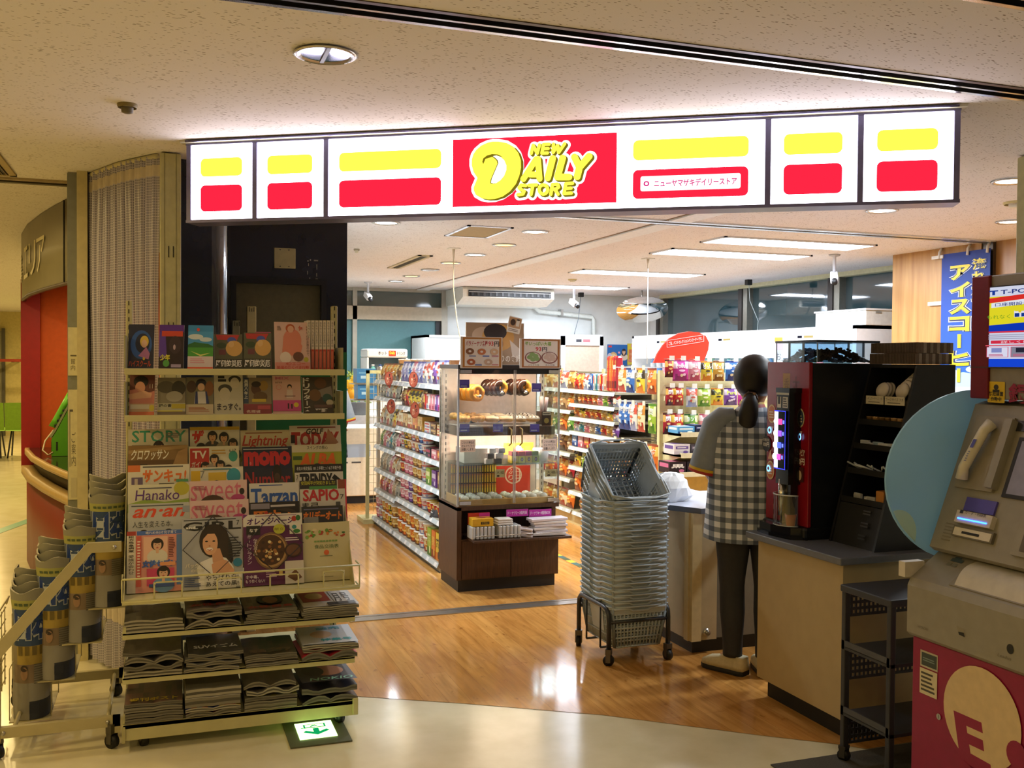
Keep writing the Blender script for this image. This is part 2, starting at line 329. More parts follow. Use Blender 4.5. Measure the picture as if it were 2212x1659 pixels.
# navy partition with rounded corner, and the grey door set in it
NAVY=mat('#131a34',.2,0,.06,6,.6)
w=MB(); P=[(.05,4.80),(.265,5.64)]+[(.265+.10-.10*math.cos(a),5.62+.10*math.sin(a)+.03) for a in [i*PI/2/8 for i in range(1,9)]]
P=[(.05,4.80)]+[(.21+.10*math.cos(math.radians(-78+i*7)),4.96+.10*math.sin(math.radians(-78+i*7))) for i in range(12)]+[(.335,5.75)]
DX0,DX1,DZ=.405,.88,1.94
P2=P+[(DX0-.03,5.75)]
V=[(x,y,0) for x,y in P2]+[(x,y,H) for x,y in P2]; n=len(P2); NAVC=mat('#131a34',.16,0,.06,6,1.,1.)
w.add(V,[(i,i+1,n+i+1,n+i) for i in range(n-1)],[NAVY if (i==0 or i>11) else NAVC for i in range(n-1)],True)
w.box(DX0-.03,DX1+.03,5.75,5.85,DZ+.035,H,NAVY); w.box(DX1+.03,1.03,5.75,5.85,0,H,NAVY)
struct('wall_navy',w)
w=MB(); w.box(DX0-.03,DX0,5.742,5.85,0,DZ+.035,mat('#1b1f2e',.4)); w.box(DX1,DX1+.03,5.742,5.85,0,DZ+.035,mat('#1b1f2e',.4)); w.box(DX0,DX1,5.742,5.85,DZ,DZ+.035,mat('#1b1f2e',.4))
w.box(DX0,DX1,5.79,5.83,0,DZ,mat('#6d6a55',.5,0,.06,40)); struct('door_2',w)
w=MB(); w.box(1.0,1.05,5.86,12.3,0,H,WHITEW); struct('wall_left_interior',w)
w=MB(); w.box(-.385,-.337,5.30,5.37,0,H,mat('#d5c793',.6)); w.box(-.36,-.337,5.37,5.75,0,H,mat('#c9bd92',.6)); struct('pillar_left',w)
w=MB(); w.box(-6.6,1.0,21.5,21.6,0,H,mat('#d8c98a',.7)); w.box(-6.6,-6.5,-2.5,21.5,0,H,mat('#d8c98a',.7)); struct('wall_hall_back',w)
w=MB(); w.box(-3.95,-2.9,21.4,21.5,0,2.05,mat('#8f8c78',.5)); w.box(-4.0,-3.95,21.38,21.5,0,2.1,mat('#55524a',.5)); w.box(-2.9,-2.85,21.38,21.5,0,2.1,mat('#55524a',.5)); struct('door_3',w)
w=MB(); w.poly([(-1.75,8.3,.002),(-1.05,10.6,.002),(-.95,10.55,.002),(-1.65,8.25,.002)],mat('#6fae94',.3)); w.k=0; struct('trim_8',w)
def capt_post(x,y,lab):
    t=thing('curtain_post',lab,'post',(x,y,0)); b=MB(); b.box(x,x+.09,y-.02,y+.03,0,H-.005,mat('#d3cd9c',.45),.006); b.box(x+.018,x+.021,y-.022,y-.02,0,H-.005,mat('#9d976c',.5)); b.box(x+.068,x+.071,y-.022,y-.02,0,H-.005,mat('#9d976c',.5)); b.build('channel',t)
    for z in (1.96,1.62,.9):
        b=MB()
        for dx in (.035,.055): b.box(x+dx,x+dx+.004,y-.0235,y-.021,z,z+.05,'#2c2a1c')
        b.build('slot_marking',t)
    return t
capt_post(0.0,4.69,'cream curtain end post between the gathered net curtain and the navy wall')
capt_post(3.575,3.34,'cream curtain end post above the teller machine, beyond the sign')
# curtain (gathered translucent net) on its ceiling rail
def _net(nt,N,L,b):
    br=N('ShaderNodeTexBrick'); L(coords(nt,N,L,(1,1,1),kind='UV'),br.inputs['Vector']); br.offset=0
    br.inputs['Scale'].default_value=1; br.inputs['Brick Width'].default_value=.012; br.inputs['Row Height'].default_value=.012; br.inputs['Mortar Size'].default_value=.0016; br.inputs['Mortar Smooth'].default_value=.3
    L(ramp(nt,N,br.outputs['Fac'],L,[(0,'#9a95a8'),(1,'#d2ccd6')]),b.inputs['Base Color'])
    mm=N('ShaderNodeMapRange'); mm.inputs[3].default_value=.86; mm.inputs[4].default_value=1.; L(br.outputs['Fac'],mm.inputs[0]); L(mm.outputs[0],b.inputs['Alpha'])
NET=nodemat('net_sheet',_net,.3,.7); BAND=mat('#ddd0bc',.6)
def build_curtain():
    pts=[(-.325,5.40),(-.30,5.27),(-.25,5.13),(-.18,4.99),(-.10,4.86),(-.01,4.72)]
    def at(u):
        q=u*(len(pts)-1); i=min(int(q),len(pts)-2); f=q-i; a,b=pts[i],pts[i+1]
        return Vector((a[0]*(1-f)+b[0]*f,a[1]*(1-f)+b[1]*f,0))
    nu,nv=150,14; zs=[.02,.1,.25,.34,.6,.9,1.2,1.5,1.7,1.9,2.1,2.24,2.33,2.38,2.42]
    b=MB()
    def fn(u,v):
        p=at(u); a=at(min(1,u+.02))-at(max(0,u-.02)); nrm=Vector((a.y,-a.x,0)).normalized()
        z=zs[round(v*nv)]; k=.008*math.sin(u*118)+.007*math.sin(u*61+1)+.004*math.sin(u*237+z*2)+.005*math.sin(z*3+u*9)
        p=p-nrm*k*(-1); return (p.x-.02*(1-z/2.4)*0,p.y,z)
    b.grid(fn,nu,nv,NET,True,lambda u,v: BAND if int(v*nv) in (2,12) else NET)
    o=b.build('net_curtain'); me=o.data; uv=me.uv_layers.new(name='UVMap')
    W=nu+1
    for lp in me.loops:
        i=lp.vertex_index; uv.data[lp.index].uv=((i%W)/nu*1.9, zs[i//W])
    tag(o,'gathered clear net security curtain hanging from ceiling beside the magazine rack','curtain')
build_curtain()
r=MB(); r.tube([(-.36,5.46,H-.012),(-.30,5.27,H-.012),(-.18,4.99,H-.012),(-.01,4.72,H-.012)],.012,CREAM); r.build('r'); bpy.data.objects['r'].name='trim_9'; bpy.data.objects['trim_9']['kind']='structure'
# emergency exit sign set in the floor
t=thing('floor_exit_sign','glowing green exit sign set into the floor under the magazine rack','exit sign',(.595,3.98,0))
b=MB(); b.box(.475,.715,3.835,4.13,.0005,.006,mat('#575b46',.5)); b.build('frame',t)
b=MB(); b.box(.52,.668,3.90,4.075,.006,.009,emis('#ccff98',4)); pg=Page(b,(.52,3.90,.009),(1,0,0),(0,1,0),.148,.175,.0004)
G=emis('#10a860',1.)
pg.r(.2,.62,.8,.86,G); pg.r(.25,.66,.75,.82,emis('#ccff98',4)); pg.p([(.35,.68),(.42,.68),(.5,.74),(.56,.7),(.6,.72),(.52,.8),(.44,.78)],G); pg.r(.12,.62,.5,.66,G)
pg.p([(.42,.56),(.58,.56),(.58,.34),(.78,.46),(.86,.36),(.5,.14),(.14,.36),(.22,.46),(.42,.34)],G); b.build('light_panel',t)
m=MB(); m.box(2.15,2.9,1.6,3.105,.001,.006,mat('#4a463e',.9,0,.2,200)); tag(m.build('floor_mat'),'dark grey mat on the floor in front of the teller machine','mat')
m=MB()
for i in range(26):
    y=6.5+i*.09; m.box(2.90,2.95,y,y+.09,.0015,.0025,'#d8b420' if i%3==0 else ('#3f4a2a' if i%3==1 else '#2f5a5a'))
tag(m.build('hazard_tape'),'yellow and dark striped hazard tape on the aisle floor by the snack shelves','floor tape')
# slotted posts and green board at the navy wall
for x0,x1,zt,c,lab in ((.45,.50,1.80,'#d8cd9a','tall cream slotted post standing before the grey door'),(.372,.413,1.72,'#9a9c88','shorter grey slotted post standing before the door frame')):
    t=thing('slotted_post',lab,'post',(x0,5.6,0)); b=MB(); b.box(x0,x1,5.58,5.62,0,zt,mat(c,.5),.004); b.build('upright',t); b=MB()
    for k in range(3): b.box(x0+.012+k*.012,x0+.015+k*.012,5.577,5.58,zt-.03,zt-.005 if k!=1 else zt-.012,BLACK)
    b.build('slot_marking',t)
b=MB(); b.prism([(.50,5.735,.45),(1.028,5.735,.45),(1.028,5.735,1.555),(.66,5.735,1.53),(.66,5.735,1.42),(.50,5.735,1.26)],(0,.014,0),mat('#0f6a3c',.6,0,.06,14)); tag(b.build('green_board'),'green board fixed on the lower navy wall behind the magazine rack','board')
t=thing('wall_plate','square cream blank plate screwed to the navy wall above the grey door','plate',(.675,5.75,2.03)); b=MB(); b.box(.613,.733,5.742,5.75,2.03,2.145,mat('#d0c89c',.6),.003); b.build('cover_plate',t)
m=MB()
for i,(px,pz,w_,h_) in enumerate(((.80,2.075,.008,.006),(.815,2.08,.006,.008),(.838,2.078,.024,.008),(.805,2.05,.004,.014),(.853,2.03,.003,.03),(.80,2.0,.003,.02),(.852,1.99,.004,.02),(.812,1.975,.005,.008),(.848,1.972,.012,.007))): m.box(.0+px,px+w_,5.7485,5.7495,pz,pz+h_,mat('#a8a49c',.7))
tag(m.build('tape_stain'),'pale peeled tape traces on the navy wall above the door corner','tape traces')
for dx in (.033,.082):
    for dz in (.01,.105): b=MB(); b.cyl((.613+dx,5.743,2.03+dz),(.613+dx,5.739,2.03+dz),.004,ALUD,8); b.build('screw',t)
# ceiling fixtures ------------------------------------------------------------
def downlight(x,y,lit,lab,lamp=True,r=.085):
    t=thing('ceiling_downlight',lab,'ceiling light',(x,y,H),0,'round ceiling downlights'); b=MB()
    b.lathe([(r,-.001),(r+.012,-.006),(r+.002,-.010),(r-.012,-.004)],(x,y,H),mat('#d9d6d0',.2,.7),28,False); b.build('trim_ring',t)
    b=MB(); b.lathe([(r-.010,-.004),(r*.72,-.0035),(.002,-.003)],(x,y,H),emis(*lit) if lit else mat('#cfcde0',.08,1,.02),24,False); b.build('reflector',t)
    if lit and lamp: disk_lamp(x,y,H-.015,DOWN_W*(.8 if lit[0]!='#ffffff' else 1.),SHOP_COL if lit[0]=='#ffffff' else (1,.8,.5),.14,150)
t0=downlight(.471,3.008,None,'unlit silver downlight in the hall ceiling above the shop sign')
b=MB(); b.box(.465,.477,2.93,3.086,H-.008,H-.003,ALUD); b.build('lamp_bar',bpy.data.objects['ceiling_downlight'])
WL=('#ffffff',6.0); YL=('#ffdf90',2.6)
downlight(1.42,6.48,WL,'white downlight just behind the sign near the navy wall')
downlight(2.50,6.52,WL,'white downlight beside the square ceiling hatch')
for i,(y,l) in enumerate(((7.34,YL),(8.10,WL),(8.86,YL),(9.6,None),(10.38,YL),(11.1,WL))):
    downlight(2.555,y,l,'%s in the ceiling row over the aisle, %s from the hatch'%('warm yellow downlight' if l==YL else 'white downlight' if l else 'unlit downlight',ORD[i]))
downlight(4.07,4.82,WL,'white downlight in the ceiling just under the sign, above the customer')
downlight(5.14,4.88,WL,'white downlight close to the wooden wall panel'); downlight(4.014,3.815,WL,'white downlight at the ceiling by the cream curtain post')
def panel(x0,x1,y0,y1,lab):
    t=thing('fluorescent_ceiling_light',lab,'ceiling light',((x0+x1)/2,(y0+y1)/2,H),0,'long fluorescent ceiling lights'); b=MB()
    for q in ((x0,x1,y0,y0+.02),(x0,x1,y1-.02,y1),(x0,x0+.02,y0,y1),(x1-.02,x1,y0,y1)): b.box(*q,H-.012,H,mat('#e6e6e8',.4))
    b.build('frame',t); b=MB(); b.quad((x0+.02,y0+.02,H-.006),(x0+.02,y1-.02,H-.006),(x1-.02,y1-.02,H-.006),(x1-.02,y0+.02,H-.006),emis('#e6f0ff',PANEL_E)); b.build('diffuser',t)
panel(3.85,5.2,6.2,6.56,'long lit ceiling panel closest to the wooden wall column'); panel(3.86,5.2,7.0,7.4,'long lit ceiling panel second in the row from the wooden column')
panel(3.92,5.3,8.9,9.28,'long lit ceiling panel crossed by the hanging mirror cord'); panel(4.0,5.38,10.8,11.2,'long lit ceiling panel by the air conditioner')
t=thing('ceiling_hatch','square metal framed access hatch in the shop ceiling','hatch',(2.12,6.68,H)); b=MB()
x0,x1,y0,y1=1.96,2.29,6.38,6.97
for q in ((x0,x1,y0,y0+.022),(x0,x1,y1-.022,y1),(x0,x0+.022,y0,y1),(x1-.022,x1,y0,y1)): b.box(*q,H-.008,H,mat('#d8d8e0',.2,.8))
b.build('frame',t); b=MB(); b.box(x0+.022,x1-.022,y0+.022,y1-.022,H-.003,H-.001,mat('#a8926a',.8)); b.build('panel',t)
def vent(x0,x1,y0,y1,lab,c='#c8b890'):
    t=thing('ceiling_vent',lab,'vent',((x0+x1)/2,(y0+y1)/2,H)); b=MB()
    for q in ((x0,x1,y0,y0+.03),(x0,x1,y1-.03,y1),(x0,x0+.03,y0,y1),(x1-.03,x1,y0,y1)): b.box(*q,H-.010,H,mat(c,.5))
    b.build('frame',t); b=MB(); b.box(x0+.03,x1-.03,y0+.03,y1-.03,H-.002,H-.001,BLACK); n=3
    for k in range(n): b.box(x0+.03+(x1-x0-.06)*(k+.3)/n,x0+.03+(x1-x0-.06)*(k+.5)/n,y0+.03,y1-.03,H-.009,H-.002,mat('#6b5c40',.5))
    b.build('grille_slats',t)
vent(2.11,2.24,8.32,9.57,'long dark slot vent in the shop ceiling over the aisle'); vent(-.80,-.68,4.95,5.55,'beige slot vent in the hall ceiling by the yellow hall','#a8935c')
def detector(x,y,r,lab,c='#d8c88c'):
    t=thing('smoke_detector',lab,'smoke detector',(x,y,H),0,'ceiling smoke detectors'); b=MB(); b.lathe([(r,0),(r,-.008),(r*.92,-.014)],(x,y,H),mat(c,.5),20,False); b.build('base_plate',t)
    b=MB(); b.lathe([(r*.62,-.013),(r*.58,-.03),(r*.3,-.034),(.002,-.034)],(x,y,H),mat('#e2dcc4' if c!='#8a7a4a' else '#6a6048',.5),18,False); b.build('sensor_head',t)
detector(-.111,3.862,.035,'small brassy detector in the hall ceiling above the net curtain','#8a7a4a'); detector(4.57,4.3,.075,'round cream smoke detector under the ceiling close to the sign end'); detector(4.3,10.05,.05,'small cream smoke detector on the ceiling by the hanging mirror'); detector(1.53,8.1,.025,'tiny grey ceiling sensor by the aisle vent','#b0a890')
# ================================================================== measuring helpers (same lens as the camera above)
_R=cam.matrix_world.to_3x3()
def ray(px,py): return _R@Vector(((px-1106)/2125,-(py-829.5)/2125,-1))
def onY(px,py,Y):
    d=ray(px,py); t=Y/d.y; return Vector((d.x*t,Y,1.5+d.z*t))
def onX(px,py,X):
    d=ray(px,py); t=X/d.x; return Vector((X,d.y*t,1.5+d.z*t))
def onZ(px,py,z):
    d=ray(px,py); t=(z-1.5)/d.z; return Vector((d.x*t,d.y*t,z))
# ================================================================== STORE SIGN (row of light boxes hung along the diagonal shop front)
SA=Vector((.12,4.414,0)); SB=Vector((2.682,2.794,0)); SU=(SB-SA).normalized(); SN=SU.cross(Vector((0,0,1)))   # SN points to the hall
SL=(SB-SA).length; z0,z1=2.095,2.41
SW=emis('#f2eeff',SIGN_WHITE); SY=emis('#fff044',1.7); SR=emis('#ff2440',1.15); SO=emis('#8a7a18',.8); SW2=emis('#ffffff',1.6)
sign=thing('store_sign','long backlit white, yellow and red shop fascia sign hung under the hall ceiling','sign',(1.4,3.6,z0),0)
def spt(s,n,z): p=SA+SU*s-SN*n*(-1); return (p.x,p.y,z)
fr=MB(); FRM=mat('#7d7aa0',.35,.5,.04)
def sbox(b,s0,s1,n0,n1,za,zb,m):
    P=[spt(s0,n0,za),spt(s1,n0,za),spt(s1,n1,za),spt(s0,n1,za)]; b.prism(P,(0,0,zb-za),m)
for q in ((z0-.012,z0),(z1,z1+.008)): sbox(fr,-.012,SL+.012,-.10,.012,*q,FRM)
cuts=[(x-SA.x)/SU.x for x in (.12,.377,.646,2.13,2.406,2.682)]
for i,s in enumerate(cuts): sbox(fr,s-.010,s+.010,-.10,.010,z0,z1,FRM)
sbox(fr,0,SL,-.105,-.10,z0,z1,mat('#c8c8c8',.5))
fr.build('frame',sign)
fr=MB(); sbox(fr,-.03,SL+.03,-.06,.03,z1+.008,H,mat('#c9c2a4',.5)); fr.tube([spt(0,.035,z1+.012),spt(SL,.035,z1+.012)],.005,mat('#8f8cc0',.2,.8)); fr.build('mounting_rail',sign)
def spage(b,s0,s1): return Page(b,spt(s0,.004,z0),SU,(0,0,1),s1-s0,z1-z0,.0006)
for i in range(5):
    s0,s1=cuts[i]+.011,cuts[i+1]-.011; b=MB(); b.poly([spt(s0,.004,z0),spt(s1,.004,z0),spt(s1,.004,z1),spt(s0,.004,z1)],SW); pg=spage(b,s0,s1); w=s1-s0
    if i!=2:
        pg.rr(.15,.575,.83,.82,.020,SY); pg.rr(.15,.11,.83,.46,.020,SR)
    else:
        pg.rr(.026,.575,.277,.82,.020,SY); pg.rr(.026,.11,.277,.46,.020,SR); pg.r(.305,.075,.682,.925,SR)
        pg.rr(.718,.575,.966,.82,.020,SY); pg.rr(.718,.11,.966,.46,.020,SR); pg.rr(.735,.2,.95,.38,.008,SW2)
        pk=emis('#e81880',.9); pg.t(.765,.245,.942,.335,'ニューヤマザキデイリーストア',pk,.02)
        pg.e(.748,.29,.0065,.033,pk,n=9); pg.e(.748,.29,.0035,.017,SW2,n=9)
        lw=.377*w; lh=.85*(z1-z0)
        def q(cx,cy):
            px=1000+cx/6.32; py=280+cy/6.32; f=(px-982)/352; top=303-16*f; bot=448-11*f
            return (.305+.377*f, .075+.85*(bot-py)/(bot-top))
        D=[(520,175),(640,195),(740,255),(800,330),(835,430),(838,530),(815,640),(770,750),(690,850),(590,920),(480,955),(390,960),(300,945),(220,900),(190,840),(188,800),(240,670),(185,590),(160,500),(160,420),(180,350),(220,290),(290,230),(380,190),(450,176)]
        Ho=[(455,375),(500,365),(560,385),(610,430),(640,500),(640,560),(610,640),(560,700),(500,740),(460,745),(430,735),(440,680),(500,540),(530,470),(520,430),(490,400)]
        def grow(P,d):
            n=len(P); R=[]
            for k in range(n):
                a,bb=P[k-1],P[(k+1)%n]; tx,ty=bb[0]-a[0],bb[1]-a[1]; l=math.hypot(tx,ty); R.append((P[k][0]+ty/l*d,P[k][1]-tx/l*d))
            return R
        SK=[(80,[[(1045,412),(872,685)],[(1068,412),(1092,680)],[(965,622),(1080,622)]]),(88,[[(1268,402),(1202,668)]]),(92,[[(1400,398),(1332,655),(1485,655)]]),(92,[[(1558,385),(1625,525),(1595,652)],[(1752,374),(1625,525)]]),
            (44,[[(976,338),(1002,226),(1058,336),(1088,220)],[(1218,212),(1142,215),(1122,334),(1196,330)],[(1132,274),(1205,271)],[(1276,210),(1270,326),(1332,228),(1346,324),(1426,205)]]),
            (46,[[(905,772),(845,765),(815,800),(845,828),(885,848),(870,885),(800,896)],[(950,768),(1050,762)],[(1004,768),(978,892)],[(1145+58*math.cos(k*PI/6),824+64*math.sin(k*PI/6)) for k in range(13)],[(1246,890),(1266,757),(1335,752),(1350,790),(1318,818),(1262,822)],[(1302,826),(1342,888)],[(1535,738),(1446,745),(1421,880),(1520,872)],[(1434,811),(1515,806)]])]
        def letters(gr,dx,dy,m):
            for w_,LS in SK:
                r=w_/2+gr
                for L_ in LS:
                    for (xa,ya),(xb,yb) in zip(L_,L_[1:]):
                        an=math.atan2(yb-ya,xb-xa); C_=[(xb+r*math.cos(an-PI/2+PI*k/8),yb+r*math.sin(an-PI/2+PI*k/8)) for k in range(9)]+[(xa+r*math.cos(an+PI/2+PI*k/8),ya+r*math.sin(an+PI/2+PI*k/8)) for k in range(9)]
                        pg.p([q(x+dx,y+dy) for x,y in reversed(C_)],m); pg.k-=pg.st*.985
            pg.k+=pg.st
        pg.p([q(*c) for c in grow(D,38)],SW2); letters(42,14,10,SW2)
        pg.p([q(c[0]+34,c[1]+16) for c in D],SO); letters(4,10,8,SO); letters(3,22,18,SO)
        pg.p([q(*c) for c in D],SY)
        pg.p([q(*c) for c in [(320,485),(306,450),(318,405),(370,365),(440,346),(520,350),(590,385),(550,380),(500,362),(455,378),(405,396),(350,412)]],SO)
        pg.p([q(c[0]-14,c[1]+6) for c in Ho],SO); pg.p([q(*c) for c in Ho],SW2); letters(0,0,0,SY)
    b.build('light_panel',sign)
# ================================================================== MAGAZINE RACK
RC=mat('#c9c290',.45,0,.03,20); RCD=mat('#b3ab7c',.5); RX0,RX1=-.135,.755
rack=thing('magazine_rack','tall cream metal magazine rack on casters in front of the navy wall','display rack',(.31,4.2,0))
for x in (RX0,RX1-.026):
    b=MB(); b.box(x,x+.026,4.45,4.49,.09,1.75,RC,.004)
    for k in range(46): b.box(x+.010,x+.014,4.4485,4.4505,.2+k*.034,.218+k*.034,BLACK)
    b.build('upright',rack)
b=MB(); b.box(RX0,RX1,4.0,4.5,.088,.108,RC,.003); b.box(RX0,RX1,4.0,4.012,.045,.108,RC,.002); b.box(RX0-.002,RX0+.01,3.99,4.5,.04,.10,RCD); b.box(RX1-.01,RX1+.012,3.985,4.5,.05,.12,RC,.003); b.build('base_deck',rack)
for z in (.284,.455):
    b=MB(); b.box(RX0,RX1,4.0,4.47,z-.004,z+.003,RC); b.box(RX0,RX1,4.0,4.008,z-.022,z+.004,RC,.002); b.build('shelf',rack)
    for x in (RX0,RX1-.004): b=MB(); b.prism([(x,4.03,z-.02),(x,4.46,z-.06),(x,4.46,z),(x,4.03,z)],(.004,0,0),RCD); b.build('bracket',rack)
for z in (1.27,1.46):
    b=MB(); b.box(RX0,RX1,4.27,4.46,z-.006,z,RC); b.box(RX0,RX1,4.262,4.272,z-.02,z+.006,RC,.002); b.build('shelf',rack)
    b=MB(); b.box(RX1-.012,RX1,4.30,4.46,z,z+.10,mat('#a8a27c',.5)); b.build('shelf_end',rack)
    b=MB(); b.box(RX0-.002,RX0+.004,4.28,4.46,z,z+.14,mat('#a8a27c',.5)); b.build('shelf_end',rack)
# sloping stepped display board
TILT=math.radians(14); st,ct=math.sin(TILT),math.cos(TILT)
b=MB(); b.prism([(RX0+.004,3.985,.588),(RX0+.004,4.46,.588),(RX0+.004,4.47,1.16),(RX0+.004,4.455,1.16)],(.004,0,0),RCD); b.prism([(RX1-.008,3.985,.588),(RX1-.008,4.46,.588),(RX1-.008,4.47,1.16),(RX1-.008,4.455,1.16)],(.004,0,0),RCD); b.box(RX0,RX1,3.985,4.46,.582,.588,RC); b.build('display_tray',rack)
b=MB(); b.prism([(RX0+.006,4.40,.60),(RX0+.006,4.455,1.13),(RX0+.006,4.459,1.13),(RX0+.006,4.404,.60)],(RX1-RX0-.014,0,0),RCD); b.build('display_back',rack)
b=MB(); wr=.004; yb=3.962
b.tube([(RX0,4.05,.672),(RX0,yb,.672),(RX1+.012,yb,.672),(RX1+.012,4.05,.672)],wr,RC); b.tube([(RX0,4.05,.585),(RX0,yb,.585),(RX1+.012,yb,.585),(RX1+.012,4.05,.585)],wr,RC)
b.box(RX0,RX1+.01,yb-.003,yb+.003,.575,.592,RC)
for x in (RX0,-.02,.08,.21,.30,.41,.52,.62,.70,RX1+.01): b.tube([(x,yb,.585),(x,yb,.672 if x in (RX0,RX1+.01) else .655)],.003,RC,6)
for xa,xb in ((-.02,.08),(.21,.30),(.41,.52),(.62,.70)): b.tube([(xa,yb,.645),(xa+.006,yb,.654),(xb-.006,yb,.654),(xb,yb,.645)],.003,RC,6)
b.build('wire_basket',rack)
def caster(x,y,r,par,c=BLACK,top=.08,ang=0.):
    b=MB(); b.X=Matrix.Translation((x,y,0))@Matrix.Rotation(ang,4,'Z'); b.tube([(-.012,0,r),(.012,0,r)],r,c,18); b.tube([(-.013,0,r),(.013,0,r)],r*.42,mat('#77756c',.4),12); o=b.build('caster',par)
    b=MB(); b.X=Matrix.Translation((x,y,0))@Matrix.Rotation(ang,4,'Z'); b.box(-.018,-.014,-.012,.012,r*.7,r*2+.006,ALUD); b.box(.014,.018,-.012,.012,r*.7,r*2+.006,ALUD); b.box(-.018,.018,-.014,.014,r*2+.004,top,ALUD); f=b.build('caster_fork',o)
for x,y in ((-.06,4.06),(.70,4.06),(-.06,4.42),(.70,4.42)): caster(x,y,.032,rack,BLACK,.09,.3)
# ---- magazines standing in the six steps
WH='#ddd6c6'
def c_story(p): p.r(0,0,1,1,'#cfc7b4').t(.06,.8,.96,.98,'STORY','#3f9c86',.015); p.lines(.06,.7,.4,.77,2,'#8a8378'); p.face(.5,.72,.075,.085,'#2a1a14','#d8a884','#e8e0d0'); p.lines(.62,.86,.92,.94,3,'#77706a',3)
def c_crois(p): p.r(0,0,1,1,'#6a4c2c').r(0,.78,1,1,'#8a6a40').p([(.0,.93),(1,1),(1,.95),(0,.88)],'#a88858').p([(.7,.6),(1,.7),(1,.96),(.84,.9)],'#b08a5a').r(.2,.55,.32,.72,'#3a2c1c').r(.5,.55,.62,.68,'#3a2c1c').t(.05,.78,.68,.94,'クロワッサン','#f2ece0',.02,.25)
def c_sank(p): p.r(0,0,1,1,'#dcd6c4').r(0,.9,.2,1,'#d8743a').lines(.24,.95,.94,.99,1,'#555').t(.24,.74,.95,.93,'サンキュ!','#e0702c',.04,.1).r(.06,.68,.24,.82,'#6a5a7a').r(.11,.70,.16,.8,'#c8b8a8').lines(.5,.66,.9,.73,3,'#44403a',2).r(.78,.74,.98,.78,'#58a070')
def c_hana(p): p.r(0,0,1,1,'#d6d2b8').e(.88,.93,.13,.10,'#b8b03c').r(0,.6,1,.72,'#8aa43c').p([(0,.72),(.3,.79),(.6,.74),(1,.78),(1,.6),(0,.6)],'#94ac48').t(.12,.77,.84,.92,'Hanako','#5a2a82',.0,.1).lines(.18,.93,.75,.96,1,'#50506a')
def c_anan(p): p.r(0,0,1,1,'#b9bab8').lines(.05,.95,.95,.985,1,'#555a60').t(.07,.80,.93,.93,'an·an','#d8492a',.02,.35).t(.07,.66,.72,.75,'人生を変える本。','#32363c').r(.88,.86,1,.95,'#98a0b0').e(.25,.60,.06,.03,'#2a2420').e(.65,.6,.06,.03,'#2a2420')
def c_josei(p):
    p.r(0,0,1,1,'#e0988c').r(.18,.93,1,1,'#4a6ab8').t(.34,.94,.9,.99,'晴れめ夫0才児子育て','#f0e8e0').r(0,0,.16,1,'#d8d0c0').r(0,.93,.16,1,'#a83a30').vt(.03,.66,.13,.93,'松方危急病室','#2a2420',.02).vt(.03,.3,.13,.62,'愛誰が会わせ','#2a2420')
    p.r(.17,.1,.26,.92,'#d05a50').r(.9,.1,1,.92,'#5a78b0').r(.3,.5,.74,.9,'#e8b8a0').face(.55,.76,.085,.09,'#241814','#dcae90','#d8d0c0',False).t(.27,.40,.9,.52,'女性セブン','#3a62b8',.05,.15).r(.6,.42,.88,.48,'#e09868').r(.36,.1,.86,.38,'#c8406a').face(.66,.3,.09,.09,'#241814','#dcae90','#6a90b8',False).r(.4,.08,.86,.13,'#38508a').lines(.19,.2,.25,.85,14,'#f0d8c8').lines(.76,.55,.88,.88,12,'#6a3030',4)
def c_tvzai(p):
    p.r(0,0,1,1,'#d8d2c4').r(0,.95,1,1,'#c8a83c').t(.04,.74,.28,.95,'ザ','#c83028',.05,.2)
    for x,y,c in ((.22,.66,'#3a4038'),(.45,.84,'#44403c'),(.68,.82,'#a89a78'),(.86,.72,'#38383c')): p.face(x,y,.075,.075,'#1c1410','#d4a47c',c,False)
def c_tvg(p):
    p.r(0,0,1,1,'#ddd8c4').r(.02,.62,.4,.97,'#bc3028').t(.07,.8,.35,.93,'TV','#ece4d8',.03).t(.05,.66,.3,.75,'ガイド','#ece4d8',.02).e(.88,.83,.09,.09,'#3a9a8a').t(.8,.9,.94,.95,'6.17','#5a5a5a',.01).lines(.45,.86,.75,.95,2,'#c8a050')
    for x,y in ((.32,.66),(.5,.78),(.62,.68),(.78,.6)): p.face(x,y,.07,.07,'#181210','#d8aa82','#a89888',False)
def c_orng(p): p.r(0,0,1,1,'#d6d0be').r(.03,.72,.2,.95,'#d8b028').r(.35,.74,.68,.92,'#d8b43c').e(.82,.86,.13,.12,'#3a9ab0').t(.2,.84,.28,.95,'7','#888',0).face(.5,.68,.09,.1,'#241814','#d8aa82'); p.lines(.25,.95,.8,.985,1,'#4a7a88')
def c_sweet(p): p.r(0,0,1,1,'#d8b8b4').t(.02,.70,.90,.97,'sweet','#d07088',.0).e(.91,.83,.045,.05,'#2a2222').e(.84,.74,.12,.05,'#c04880').e(.4,.62,.24,.17,'#4a3024').e(.42,.52,.13,.12,'#dcae90').lines(.08,.86,.3,.93,3,'#a05868').t(.78,.63,.86,.72,'き','#2a2020')
